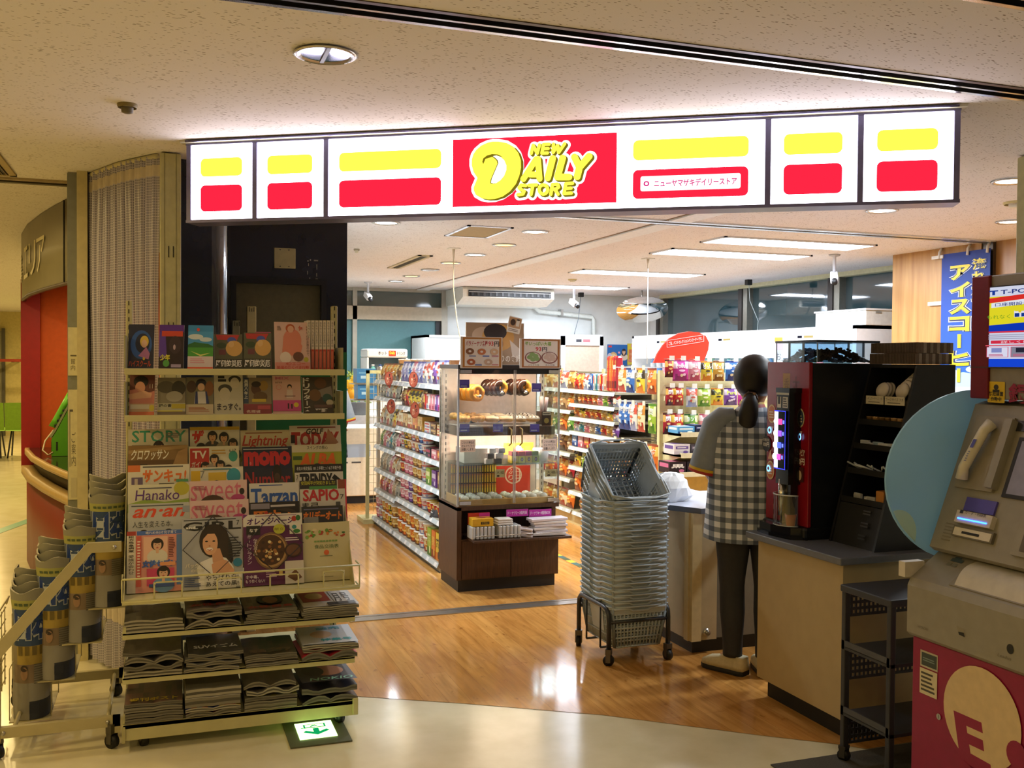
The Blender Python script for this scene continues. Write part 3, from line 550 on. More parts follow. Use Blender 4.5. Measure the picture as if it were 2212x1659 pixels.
def c_girl(p):
    p.r(0,0,1,1,'#a9aab0').lines(.03,.955,.95,.985,1,'#303238').t(.02,.82,.98,.945,'GIRL','#15151a',.03).t(.06,.85,.22,.89,'and','#eeeeee',.02).t(.9,.88,.95,.95,'7','#22222a',0)
    p.e(.52,.67,.24,.24,'#2a1c16').p([(.5,.5),(.72,.85),(.82,.6),(.84,.38),(.74,.26),(.62,.32)],'#2e201a').p([(.24,.3),(.3,.38),(.55,.46),(.72,.42),(.84,.3),(.88,.0),(.28,.0)],'#e8e4e0').p([(.48,.34),(.62,.42),(.74,.38),(.86,.24),(.8,.16),(.5,.2)],'#d8a07c').p([(.48,.56),(.62,.56),(.68,.4),(.5,.36)],'#d09a78')
    p.e(.46,.635,.125,.165,'#dca884').p([(.32,.68),(.36,.82),(.5,.84),(.6,.8),(.62,.66),(.54,.77),(.42,.77)],'#2a1c16').e(.40,.665,.026,.012,'#1c1210',n=8).e(.52,.665,.026,.012,'#1c1210',n=8).e(.45,.60,.015,.012,'#c08464',n=8).e(.45,.555,.06,.022,'#f4ece8').p([(.39,.56),(.45,.53),(.52,.565),(.45,.545)],'#b04a48')
    p.t(.05,.30,.34,.37,'バッグと',WH,.02).t(.14,.24,.36,.29,'の中身',WH,.02).r(.36,.02,.98,.2,'#d8d4cc').t(.38,.115,.92,.19,'やっぱり白!','#1c1c20',.01).t(.38,.03,.92,.1,'あえての黒!','#1c1c20',.01).lines(.76,.42,.98,.72,8,'#282a30',5).e(.91,.35,.075,.06,'#2a7aa0').lines(.03,.04,.3,.2,6,'#3a4a78',2)
def c_light(p): p.r(0,0,1,1,'#d2c6a8').lines(.1,.94,.9,.97,1,'#8a4a38').t(.03,.70,.97,.92,'Lightning','#c03c30',.02,.25).e(.28,.6,.11,.09,'#7a5440').p([(0,.62),(.12,.68),(.18,.6),(0,.5)],'#a8b040').t(.45,.58,.9,.65,'興味が尽きない','#2a2622',.01)
def c_mono(p): p.r(0,0,1,1,'#1a2240').lines(.02,.95,.98,.98,1,'#b8bcc8').t(.03,.70,.97,.93,'mono','#c42a34',.06).e(.16,.745,.02,.025,'#d86a70').t(.32,.5,.72,.62,'憧れ2','#d8dce4').lines(.3,.63,.8,.66,1,'#a8acb8')
def c_numb(p): p.r(0,0,1,1,'#1c2038').t(.03,.72,.95,.95,'Number','#a82c34',.02).e(.68,.92,.09,.14,'#1a1416').e(.68,.86,.06,.07,'#4a3428').t(.2,.62,.36,.72,'木子','#c8a860').p([(.7,.8),(.78,.84),(1,.5),(.95,.42)],'#4a443c')
def c_tarz(p): p.r(0,0,1,1,'#d0ccc4').lines(.2,.95,.7,.98,1,'#2a4a90').t(.03,.68,.97,.92,'Tarzan','#2a56a8',.03).e(.52,.56,.16,.1,'#a8988c').e(.25,.74,.03,.03,'#e8d8c8')
def c_reki(p): p.r(0,0,1,1,'#1c161c').r(.02,.9,.4,.98,'#8a8494').lines(.42,.91,.95,.97,1,'#c8c0c4').t(.05,.62,.95,.88,'歴史人','#e07a28',.04).r(.3,.78,.36,.86,'#c84030').e(.7,.75,.3,.15,'#3a2c28',20,120)
def c_opage(p):
    p.r(0,0,1,1,'#5a1c54').r(0,.83,1,1,'#d8d2cc').lines(.2,.965,.95,.985,1,'#7a4a78').t(.06,.855,.86,.95,'オレンジページ','#4a1a6a',.03,.15).p([(0,.95),(0,1),(.08,1)],'#6a2a78').e(.86,.92,.045,.04,'#a83428').e(.93,.93,.04,.04,'#2c6a34').r(.78,.7,.98,.86,'#e0d8cc').e(.86,.8,.04,.03,'#3a8a90').e(.9,.74,.06,.03,'#3a7a3a')
    p.r(.05,.71,.28,.84,'#1c1c20').t(.1,.75,.24,.8,'なす','#e8e4e0',.02)
    p.e(.46,.48,.29,.26,'#7a5a40').e(.46,.48,.26,.235,'#b08a5a').e(.45,.49,.24,.215,'#4a2c18')
    R=random.Random(3)
    for i in range(40): a=R.uniform(0,6.3); r=R.uniform(0,.2); p.e(.45+r*math.cos(a),.49+.9*r*math.sin(a),.03,.022,R.choice(['#7a4a28','#e0cc98','#a06a38','#3a2014','#c89858']),n=7); p.k-=p.st*.8
    p.e(.6,.78,.1,.07,'#b8b83c').t(.52,.76,.68,.8,'献立',"#6a5a1c").vt(.16,.42,.23,.66,'なすのミート','#e8dcd8').vt(.06,.3,.13,.72,'ミートグラタン','#d8c8d8').e(.83,.47,.15,.1,'#3a2420').e(.83,.47,.12,.08,'#6a4430').lines(.7,.6,.95,.66,2,'#d8ccd4').r(.68,0,1,.32,'#cdc4ba').p([(.72,.1),(.86,.2),(.97,.08),(.85,.03)],'#6a4630')
    p.t(.02,.1,.24,.15,'食中毒、','#e8dce4',.01).t(.02,.04,.34,.09,'もう怖くない!','#e8dce4',.01).lines(.36,.1,.55,.2,3,'#b898b0').r(.58,.12,.64,.2,'#c8a860')
def c_golf(p): p.r(0,0,1,1,'#d6ccbe').t(.03,.64,.97,.9,'TODAY','#a82c2c',.05).p([(.75,.95),(.95,.72),(.6,.55),(.55,.62),(.7,.75)],'#a87858').t(.32,.86,.66,.95,'GOLF','#2a2220',.03,.2).t(.02,.62,.38,.69,'ゴルフトゥデイ','#28221e',.01).lines(.15,.95,.95,.985,1,'#8a3a34').r(.02,.72,.1,.85,'#241e1c')
def c_alba(p): p.r(0,0,1,1,'#a3a83a').r(0,.88,1,1,'#d4ccb4').t(.3,.92,.72,.98,'スイングの核心','#2a2a22',.01).t(.12,.64,.88,.86,'ALBA','#e06a2a',.05,.25).e(.5,.6,.12,.1,'#2a2424').r(.02,.76,.2,.82,'#3a5a2a')
def c_trend(p): p.r(0,0,1,1,'#d2cec4').r(0,.88,1,1,'#1c1c1e').t(.04,.91,.96,.97,'本気の!新定番品 100 上半期ヒット&下半期予想','#dcdce0').t(.1,.66,.78,.86,'TRENDY','#1e1e22',.05).p([(.76,.78),(.82,.84),(1,.72),(1,.64)],'#1a1a1c').t(.03,.76,.07,.84,'7','#333',0)
def c_sapio(p): p.r(0,0,1,1,'#cfcac2').r(0,.87,.8,1,'#2c2a2c').t(.03,.93,.76,.99,'安田純平が突如きました!','#d8d43c').r(.2,.86,.8,.91,'#4a8a4a').r(.82,.86,1,1,'#8a4a38').t(.06,.68,.84,.86,'SAPIO','#b82a34',.03).t(.86,.70,.94,.77,'7','#333',0).t(.04,.58,.4,.66,'ま己','#2a2a2a',.02).r(.76,.58,.86,.66,'#4a4a48').r(.97,0,1,1,'#c83a50')
def c_holi(p): p.r(0,0,1,1,'#2a2a30').t(.03,.76,.97,.92,'ホリデーオート','#e0782c',.05,.1).r(.05,.72,.4,.82,'#8a8680').t(.5,.66,.95,.72,'全96台の','#c8ccd4').t(.5,.6,.95,.65,'最新情報を完全網羅','#c8ccd4').lines(.05,.93,.95,.97,1,'#6a6a88').t(.05,.52,.95,.6,'スクープ総集会','#d8dce0',.03)
def c_food(p):
    p.r(0,0,1,1,'#c9be94'); R=random.Random(5)
    for i in range(26):
        x=R.uniform(.1,.9); y=.82+R.uniform(-.05,.07)-abs(x-.5)*.06; c=R.choice(['#5a8a3a','#7aa04a','#c87838','#a84030','#d8c8a0','#3a6a34'])
        p.e(x,y,R.uniform(.02,.05),R.uniform(.012,.035),c,n=9); p.k-=p.st*.8
    for i in range(8): p.r(.25+i*.062,.66,.30+i*.062,.69,'#7a9a5a'); p.k-=p.st
    p.k+=p.st; p.t(.25,.55,.76,.62,'食品交換表','#4a6a3c',0).e(.5,.48,.055,.045,'#d8683c').lines(.36,.41,.64,.43,1,'#6a6a50').lines(.38,.06,.64,.075,1,'#6a6a50')
MG='magazines standing on the sloping rack'
mags=[ # (row from the front, px left, px right, py top, height, cover, label)
 (5,277,408,927,.28,c_story,'pale magazine with a teal serif title and a long-haired woman, top row of rack'),
 (5,410,518,922,.28,c_tvzai,'television magazine with a red title and four young men, top row of rack'),
 (5,519,626,929,.28,c_light,'cream magazine with a slanted red title, top row of rack beside the golf one'),
 (5,625,736,919,.28,c_golf,'golf magazine with a big dark red title and a hand holding a ball'),
 (4,277,406,962,.28,c_crois,'brown magazine with white slanted katakana title over a room photo'),
 (4,408,517,964,.26,c_tvg,'television guide with a red square logo and faces of young men'),
 (4,523,631,965,.28,c_mono,'navy magazine with a fat red lower-case title and pale lettering beneath'),
 (4,630,738,960,.28,c_alba,'yellow-green golf magazine with a big orange slanted title'),
 (3,276,410,1004,.28,c_sank,'white magazine with an orange katakana title and a small orange corner badge'),
 (3,409,526,1009,.28,c_orng,'white magazine with yellow patches, a turquoise disc and dark hair below'),
 (3,526,633,1012,.28,c_numb,'dark navy magazine with a dull red title and a grey bat across it'),
 (3,636,741,1003,.28,c_trend,'white magazine with heavy black title and a black strip along the top'),
 (2,276,409,1046,.28,c_hana,'cream magazine with a thin purple title over a green meadow'),
 (2,409,534,1038,.28,c_sweet,'pink fashion magazine with rose title, upper of the two alike ones'),
 (2,538,646,1043,.28,c_tarz,'pale magazine with a blue serif title, behind the black history magazine'),
 (2,647,748,1037,.28,c_sapio,'white magazine with a crimson serif title and black and yellow header'),
 (1,277,411,1087,.28,c_anan,'grey magazine with a vermilion brush title and thin black writing below'),
 (1,410,538,1080,.28,c_sweet,'pink fashion magazine with rose title, lower of the two, behind the woman cover'),
 (1,539,647,1084,.28,c_reki,'black history magazine with three orange characters'),
 (1,651,741,1093,.25,c_holi,'dark car magazine with orange slanted katakana title'),
 (0,274,394,1146,.255,c_josei,'pink weekly magazine with vertical black writing and two photo portraits, front row'),
 (0,393,524,1118,.29,c_girl,'grey fashion magazine showing a smiling long-haired woman, front row'),
 (0,525,653,1110,.29,c_opage,'purple cooking magazine with a stew pot photo, front row'),
 (0,651,755,1128,.27,c_food,'plain cream booklet with small vegetables drawn along the top, front row')]
BACKX={}
def leaf(name,x0,x1,yt,zt,h,tilt,fn,label,cat='magazine',group=None,th=.005,yaw=0.,edge='#cfc8b4',xf=None):
    st_,ct_=math.sin(tilt),math.cos(tilt); w=x1-x0
    ux=Vector((math.cos(yaw),math.sin(yaw),0)); bk=Vector((-math.sin(yaw),math.cos(yaw),0)); uy=bk*st_+Vector((0,0,ct_)); n=ux.cross(uy)
    T=Vector((x0,yt,zt)); O=T-uy*h; b=MB(); A=[O,O+ux*w,O+ux*w+uy*h,T]; B=[a-n*th for a in A]
    b.add([tuple(a) for a in A]+[tuple(a) for a in B],[(0,1,2,3),(7,6,5,4),(0,4,5,1),(1,5,6,2),(2,6,7,3),(3,7,4,0)],mat(edge,.6))
    fn(Page(b,O,ux,uy,w,h)); return tag(b.build(name),label,cat,group)
for k,xl,xr,yp,h,fn,lab in mags:
    Y=4.135+.058*k; a=onY(xl,yp,Y); c=onY(xr,yp,Y); zt=(a.z+c.z)/2
    if k==0: h=min(h,(zt-.592)/ct)
    leaf('magazine',a.x,c.x-.002,Y,zt,h,TILT,fn,lab,'magazine',MG)
# strings tied round bundled copies
def strap(pts,lab,c='#3c3a40'):
    b=MB(); b.tube(pts,.0022,mat(c,.6),6); tag(b.build('tie_string'),lab,'string','strings tied round magazines')
for xl,xr,yp,k,lab in ((393,524,1118,0,'dark string tied corner to corner over the smiling woman magazine'),(525,653,1110,0,'dark string tied corner to corner over the purple cooking magazine')):
    a=onY(xl,yp,4.135); c=onY(xr,yp,4.135); P=lambda u,v: (a.x+(c.x-a.x)*u, 4.135-.29*st*(1-v)-.006, a.z-.29*ct*(1-v)*.93+.002)
    strap([P(.5,.995),P(.995,.52),P(.5,.12),P(.01,.52),P(.5,.995)],lab)
# ---- books on the two upper shelves
def manga(bg,bands,text=None,blobs=(),tc='#e8e4da'):
    def f(p):
        p.r(0,0,1,1,bg)
        for q in bands: p.r(*q)
        for q in blobs: p.e(*q)
        if text: p.t(*text[1:5],text[0],text[5],.02)
    return f
def c_swirl(p): p.r(0,0,1,1,'#23263c').e(.5,.55,.42,.32,'#2f5a9c').e(.55,.58,.28,.22,'#1c2038').e(.62,.62,.17,.13,'#d8b84a').e(.62,.57,.11,.09,'#d8b090').p([(.4,.3),(.7,.5),(.85,.35),(.8,.22)],'#b878a0').t(.03,.06,.9,.2,'ハイスクール','#c8502c',.02).e(.62,.24,.05,.035,'#d8b43c',n=8)
def c_purp(p): p.r(0,0,1,1,'#2a1c20').r(0,.84,1,1,'#5a2a88').p([(0,.84),(.25,.84),(.32,.3),(.16,.2),(0,.3)],'#5a3a98').r(.1,.74,.95,.86,'#c8442a').e(.65,.55,.25,.2,'#3a2a30').e(.62,.5,.05,.06,'#b8a0a8').t(.05,.2,.45,.34,'少年','#d8d03c',.04).e(.3,.14,.13,.08,'#58a048').r(.5,.05,.9,.12,'#a898b0')
def c_field(p): p.r(0,0,1,1,'#4a9ad0').r(0,.86,1,1,'#3a8ac0').e(.3,.74,.3,.06,'#d0dcdc').e(.7,.68,.25,.05,'#c8d8dc').p([(0,.56),(.2,.6),(.5,.58),(1,.52),(1,.2),(0,.2)],'#4a9a3c').p([(0,.56),(.25,.62),(.5,.6),(.8,.58),(1,.53),(1,.5),(0,.5)],'#2c6a34').p([(.1,.42),(.5,.34),(.9,.38),(.5,.30)],'#d8d878').r(0,.06,1,.3,'#d8c8c8').lines(.1,.14,.7,.26,3,'#d890a0').r(0,0,1,.06,'#d85a3a').e(.4,.9,.06,.04,'#d84a38')
def c_hd(p): p.r(0,0,1,1,'#5a5a44').p([(.05,.98),(.9,.98),(.8,.82),(.1,.84)],'#b83a34').e(.62,.83,.16,.09,'#4a58a8').e(.7,.6,.3,.22,'#d0a45c').e(.6,.72,.1,.09,'#d8b478').r(.15,.42,.4,.56,'#6a3a40').e(.25,.68,.18,.08,'#3a4a30').r(0,.05,1,.3,'#3a382c').t(.03,.08,.97,.28,'圧倒的災厄','#e8e4dc',.03)
def c_baby(p): p.r(0,0,1,1,'#d8b4a4').e(.5,.62,.26,.24,'#d88468').p([(.24,.6),(.4,.75),(.62,.74),(.78,.5),(.72,.3),(.2,.3)],'#d88468').e(.45,.87,.13,.09,'#b85a30').e(.46,.85,.09,.075,'#dca888').e(.3,.26,.16,.12,'#e8d8c8').e(.66,.28,.15,.1,'#6a4434').e(.88,.22,.07,.05,'#b8b03c').vt(.9,.3,.97,.93,'赤ちゃんはお腹の中で','#5a4640').t(.68,.82,.84,.93,'何','#c85a48',.02).r(0,0,1,.16,'#d89080').t(.3,.10,.85,.16,'4Dエコー','#c85040',.01).t(.05,.02,.95,.09,'胎児の驚くべき行動','#c85040',.02).lines(.08,.82,.2,.92,4,'#8a7468')
def c_eleven(p): p.r(0,0,1,1,'#6a3a34').e(.45,.8,.3,.14,'#1a1416').e(.42,.66,.2,.14,'#d89a80').p([(0,.6),(.25,.62),(.5,.5),(1,.58),(1,.28),(0,.28)],'#c88078').p([(0,.5),(.6,.58),(.9,.52),(.85,.42),(0,.38)],'#dcaa90').t(.8,.64,.92,.74,'11','#d8ccc0',0).r(0,.0,1,.28,'#c8a888').r(.05,.16,.8,.26,'#d8d0c0').e(.9,.18,.1,.07,'#c8b83c').r(0,0,1,.09,'#d0704c')
def c_gray(p): p.r(0,0,1,1,'#8a8272').e(.3,.75,.32,.16,'#5a5448').e(.75,.72,.25,.2,'#3a3630').e(.6,.5,.3,.14,'#b0aa9c').r(0,.1,1,.32,'#b8b49c').t(.05,.22,.5,.3,'鋼の書','#3a3630',.02).r(.5,.18,1,.3,'#b8a83c').r(0,0,1,.1,'#7a6a5a').r(0,.1,.9,.13,'#d8cc50')
def c_school(p): p.r(0,0,1,1,'#7a7460').e(.2,.75,.18,.16,'#4a342c').e(.55,.82,.2,.14,'#1e2030').e(.55,.74,.13,.1,'#dcb49c').e(.85,.7,.16,.2,'#8a5a3a').p([(.35,.62),(.75,.62),(.82,.3),(.3,.3)],'#d0ccd0').p([(.35,.62),(.42,.62),(.44,.3),(.32,.3)],'#2c3a78').p([(.7,.62),(.76,.62),(.84,.3),(.74,.3)],'#2c3a78').r(0,.02,1,.28,'#c8b8a0').lines(.1,.08,.9,.22,4,'#a05a4a')
def c_line(p): p.r(0,0,1,1,'#c4bfae').e(.72,.85,.22,.1,'#3a3834').e(.72,.77,.16,.13,'#ccc2b0').e(.38,.62,.24,.12,'#4a4844').e(.37,.5,.19,.16,'#ccc4b2').r(.14,.8,.42,.86,'#2a2a2a').r(.14,.88,.36,.94,'#2a2a2a').t(.1,.1,.92,.28,'まっすぐ。','#3a3440',.02)
def c_dark(p): p.r(0,0,1,1,'#8a7a64').r(0,.3,.18,1,'#3a4a68').vt(.02,.42,.16,.96,'高男八年上','#d8d4cc',.02).e(.45,.7,.18,.16,'#5a3c30').e(.72,.78,.16,.14,'#9a7a3c').e(.45,.82,.17,.08,'#2a1c18').e(.6,.48,.25,.14,'#6a5038').r(.3,.34,.8,.42,'#c8b040').r(0,0,1,.28,'#8a3a44').t(.1,.04,.6,.12,'名探偵','#d8c0b8',.02).r(.5,.14,.95,.24,'#b8505a')
def c_pink(p): p.r(0,0,1,1,'#d8b0a8').t(.1,.9,.6,.98,'MIX','#d07890',.02).t(.1,.8,.34,.85,'あだち充','#3a302c',.01).e(.22,.7,.1,.07,'#d89090').e(.22,.7,.08,.055,'#d8b0a8').e(.6,.72,.08,.06,'#1c1816').e(.6,.69,.055,.045,'#dcb498').p([(.5,.64),(.7,.64),(.72,.42),(.48,.42)],'#e0ccc4').r(.42,.46,.8,.48,'#6a4438').r(0,.08,1,.36,'#c85088').e(.82,.24,.09,.06,'#d8c03c').r(.52,.14,.57,.28,'#3a2430').r(.64,.14,.69,.26,'#3a2430')
def c_drif(p): p.r(0,0,1,1,'#4a4238').e(.6,.82,.2,.14,'#6a4a34').p([(.4,.6),(.95,.75),(1,.45),(.7,.4)],'#8a8278').e(.4,.5,.2,.16,'#7a5a3c').e(.8,.42,.16,.12,'#3a5a54').e(.88,.3,.12,.08,'#c0b8a8').vt(.02,.06,.24,.98,'ドリフターズ','#e4e0d8',.03).t(.38,.04,.8,.14,'平野','#e4dcd8',.04).r(.36,.16,.95,.24,'#6a5048')
BK='books standing on the upper rack shelves'
def book(xl,xr,yt_,yb_,fn,lab,yaw=-.16,Y=4.36,tilt=.24,cat='book',th=.008,z=None):
    a=onY(xl,yt_,Y); c=onY(xr,yt_,Y); zb=z+.0008; zt=onY((xl+xr)/2,yt_,Y).z; h=(zt-zb)/math.cos(tilt); w=(c.x-a.x)/math.cos(yaw)
    leaf('paperback_book',a.x,a.x+w,Y-.0*w*math.sin(yaw),zt,h,tilt,fn,lab,cat,BK,th,yaw,'#d8d2c4')
Z1,Z2=1.46,1.27
for xl,xr,yt_,fn,lab,yw in ((279,334,701,c_swirl,'dark blue comic with a blue swirl and yellow-haired figure, upper rack shelf',-.12),(345,398,702,c_purp,'dark comic with a purple top and yellow characters, upper rack shelf',-.12),(407,461,703,c_field,'bright booklet with blue sky over a green field, upper rack shelf',-.12),(463,523,722,c_hd,'olive comic with white bold characters, beside the sky-blue booklet',0.),(527,585,719,c_hd,'olive comic with white bold characters, in front of a pink book',-.12),(592,668,696,c_baby,'pink pregnancy book with a red-haired woman drawn on its cover',0.)):
    book(xl,xr,yt_,0,fn,lab,yw,4.36,.22,'book',.006,Z1)
book(551,585,717,0,manga('#c85878',[]),'plain pink book peeking out behind the olive comic',0.,4.42,.15,'book',.006,Z1)
for xl,xr,yt_,fn,lab,yw in ((281,335,806,c_eleven,'comic with a black-haired boy in pink, numbered eleven, lower book shelf',-.1),(341,401,816,c_gray,'dull grey comic with two faint figures and yellow band, lower book shelf',-.06),(402,461,815,c_school,'comic with schoolgirls in navy and white, lower book shelf',-.06),(462,524,807,c_line,'pale comic with line-drawn men and brush lettering, lower book shelf',0.),(526,586,816,c_dark,'brown comic with a navy side strip and red band, lower book shelf',-.06),(588,649,812,c_pink,'pink comic with a small dark-haired figure and magenta band, lower book shelf',0.),(652,718,814,c_drif,'dark comic with tall white katakana down its side, lower book shelf',.08)):
    book(xl,xr,yt_,0,fn,lab,yw,4.36,.22,'book',.010,Z2)
for i in range(7):
    a=onY(664+i*8.4,692,4.345); zt=a.z; b=MB(); b.box(a.x,a.x+.0142,4.345,4.455,Z1+.0008,zt,mat('#dcd4c4',.5)); pg=Page(b,(a.x,4.345,Z1),(1,0,0),(0,0,1),.0142,zt-Z1)
    pg.r(.04,.42,.96,1,'#d8ccbc').vt(.22,.46,.78,.97,'赤ちゃんはお腹の中','#4a403a'); pg.r(.04,.0,.96,.42,'#c04a3a').r(.25,.06,.75,.38,'#d87860')
    tag(b.build('paperback_book'),'slim white book with red lower spine, %s of the seven beside the pregnancy book'%ORD[i],'book','row of slim white and red spines')
# ---- flat stacks on the three low shelves of the magazine rack
def flat_mag(x0,x1,y0,y1,z,th,amp,cover,label,edge='#bdb6a2',ph=0.,rot=0.,fn=None,fan=0.):
    b=MB(); nx,ny=10,4; cx,cy=(x0+x1)/2,(y0+y1)/2; cr,sr=math.cos(rot),math.sin(rot)
    def at(u,v,top):
        x=x0+(x1-x0)*u; y=y0+(y1-y0)*v; bul=amp*(.75*abs(math.sin(PI*(u*2+ph)))**.8+.16*math.sin(u*9+x0*50+z*300))*(1-.5*v); zz=z+bul*(.55 if not top else 1)+(th if top else 0)+(fan*abs(u-.5)*(1-v)*(1 if top else -.2))
        dx,dy=x-cx,y-cy; return (cx+dx*cr-dy*sr,cy+dx*sr+dy*cr,zz)
    pal=cover if isinstance(cover,list) else [cover]
    R=random.Random(int(z*1e4)+int(x0*1e3)); cells={}
    def mf(u,v): return ink(pal[0]) if len(pal)==1 else cells.setdefault((int(u*nx),int(v*ny)),ink(R.choice(pal),.3))
    b.grid(lambda u,v: at(u,v,True),nx,ny,None,True,mf)
    b.grid(lambda u,v: at(u,v,False),nx,ny,mat(edge),True)
    L=[[at(i/nx,0,t) for i in range(nx+1)] for t in (False,True)]
    for lay in range(3):   # page edges
        f0,f1=lay/3,(lay+1)/3
        V=[tuple(Vector(L[0][i]).lerp(Vector(L[1][i]),f0)) for i in range(nx+1)]+[tuple(Vector(L[0][i]).lerp(Vector(L[1][i]),f1)) for i in range(nx+1)]
        b.add(V,[(i,i+1,nx+2+i,nx+1+i) for i in range(nx)],mat(edge if lay!=1 else '#4f4b42'),False)
    for u in (0,1): b.add([at(u,j/ny,False) for j in range(ny+1)]+[at(u,j/ny,True) for j in range(ny+1)],[(j,j+1,ny+2+j,ny+1+j) for j in range(ny)],mat(edge))
    if fn: fn(Page(b,at(0,0,True),Vector(at(1,0,True))-Vector(at(0,0,True)),Vector(at(0,1,True))-Vector(at(0,0,True)),x1-x0,y1-y0,.0004,amp+.002))
    return tag(b.build('magazine'),label,'magazine','magazines lying in stacks on the low rack shelves')
STN=['newspaper-side stack','second stack','third stack','aisle-side stack']
LVN={0:'top',1:'middle',2:'bottom'}
def stack(level,col,z0_,specs):
    xa=(-.125,.095,.318,.54)[col]; xb=(.085,.302,.522,.765)[col]; z=z0_; n=len(specs)
    for i,(th,amp,cover,desc,fn) in enumerate(specs):
        R=random.Random(level*40+col*9+i); dx=R.uniform(-.006,.006)
        lab='%s, %s up in %s, %s low shelf'%(desc,ORD[i],STN[col],LVN[level])
        flat_mag(xa+dx,xb+dx,3.985+R.uniform(-.008,.008),4.25,z,th,amp,cover,lab,ph=0 if amp<.012 else (i%2)*.5,rot=R.uniform(-.03,.03),fn=fn,edge=R.choice(['#8f8878','#7d7768','#a09a8a','#6d685c']))
        z+=th+amp*.62+.0012
GY=['#4a4640','#5a5650','#6a645c','#4e4a46']; BL=['#1c1a20','#2a262c','#24222c']
t_white=lambda s,c='#d8d0c8',y0=.05,y1=.25:(lambda p: p.t(.1,y0,.9,y1,s,c,.03))
def f_red(p): p.r(0,0,1,1,'#c4bcb4').r(.05,.3,.55,.95,'#a83a30').e(.3,.65,.16,.2,'#c8a05a').r(.6,.1,.95,.9,'#cfc8c2').t(.62,.2,.92,.75,'月号','#2a2a32',.02).r(.45,.02,.95,.18,'#2c2a34')
def f_face(p): p.e(.55,.6,.26,.34,'#2a1c18').e(.55,.55,.15,.22,'#c89478').t(.05,.04,.95,.2,'女性自身','#a83a3c',.03)
def f_blue(p): p.r(0,0,1,1,'#b8b8bc').e(.4,.5,.2,.2,'#c8a488').t(.35,.12,.92,.26,'特集号','#3a9aa0',.03).t(.35,.75,.8,.9,'読売','#4aa0b0',.02)
def f_jok(p): p.r(0,0,1,1,'#34323c').e(.55,.6,.32,.3,'#b87c5c').e(.3,.6,.2,.3,'#201c20').t(.15,.04,.95,.2,'NOKIO','#8ac0a8',.02,.2)
stack(0,0,.4585,[(.022,.003,'#6a6458','cream paged magazine',None),(.02,.006,GY,'glossy grey covered magazine',None)])
stack(0,1,.4585,[(.012,.03,BL,'bulging black-edged magazine',None),(.012,.026,['#8a7f88','#9a8f90'],'bulging lilac magazine',None),(.01,.012,['#a89aa0','#b8a8a8','#8a7a80'],'pink lettered magazine',f_face)])
stack(0,2,.4585,[(.012,.004,GY,'grey magazine',None),(.010,.003,GY,'grey magazine',None),(.010,.004,GY,'dull brown magazine',None),(.010,.004,['#5a4a48','#7a6a64'],'brown magazine with red lettering',f_face)])
stack(0,3,.4585,[(.014,.004,'#8a847c','cream edged magazine',None),(.012,.006,'#9a948c','cream edged magazine',None),(.012,.004,'#a8a098','white magazine with red photo',f_red)])
stack(1,0,.2875,[(.018,.004,['#a8a298','#8a7468'],'cream paged magazine',None),(.012,.026,BL,'bulging dark magazine',None),(.012,.024,GY,'bulging grey magazine',None),(.01,.012,['#4a443c','#5a5248'],'tied brown covered magazine',None)])
stack(1,1,.2875,[(.01,.012,'#a8a8a8','wavy grey magazine',None),(.01,.014,'#98989c','wavy grey magazine',None),(.01,.012,'#a0a0a4','wavy grey magazine',None),(.01,.012,['#3a3a40','#2c2c32'],'black magazine with pale title',t_white('SUVイズム','#c8c8cc')),])
stack(1,2,.2875,[(.012,.004,GY,'thin grey magazine',None),(.012,.005,GY,'thin brown magazine',None),(.012,.006,['#3a342e','#2c2824','#4a3a34'],'small dark busy magazine',t_white('漫画ゴラク','#6a5a50'))])
stack(1,3,.2875,[(.016,.022,['#c82c44','#d83a50'],'bright red edged magazine',None),(.012,.012,['#c04a38'],'magazine with orange-red cover edge',None),(.012,.006,'#b8b8bc','white magazine with turquoise lettering',f_blue)])
stack(2,0,.1115,[(.016,.006,GY,'grey page-edged magazine',None),(.016,.006,GY,'grey page-edged magazine',None),(.014,.006,'#8a8478','grey page-edged magazine',None),(.012,.005,['#5a4440','#4a3c38','#6a4c44'],'brown magazine with yellow lettering',lambda p: p.t(.08,.04,.92,.2,'週刊ポスト','#b8a030',.03))])
stack(2,1,.1115,[(.014,.012,['#8a4a34','#5a3a5a'],'wavy colourful magazine',None),(.012,.008,['#b83a34','#3a4a98','#c8a83a'],'red and blue comic magazine',lambda p: p.t(.05,.02,.5,.16,'漫画','#d8c84a',.03)),(.034,.003,'#b8b2a2','thick plain pale book',None),(.03,.003,'#6a675c','thick plain book with a grey top',None)])
stack(2,2,.1115,[(.016,.004,GY,'grey page-edged magazine',None),(.016,.004,GY,'cream page-edged magazine',None),(.014,.004,['#8a8240','#7a7668'],'grey magazine with yellow edge',None),(.012,.026,GY,'bulging tied grey magazine',None),(.012,.02,['#4a4640','#3c3a36'],'bulging tied dark magazine',None)])
stack(2,3,.1115,[(.012,.03,BL,'bulging black magazine',lambda p: p.t(.2,.04,.95,.16,'NOKIO','#7ab098',.02,.2)),(.014,.024,['#2c2a34','#3a3640'],'dark fashion magazine with green title',f_jok)])
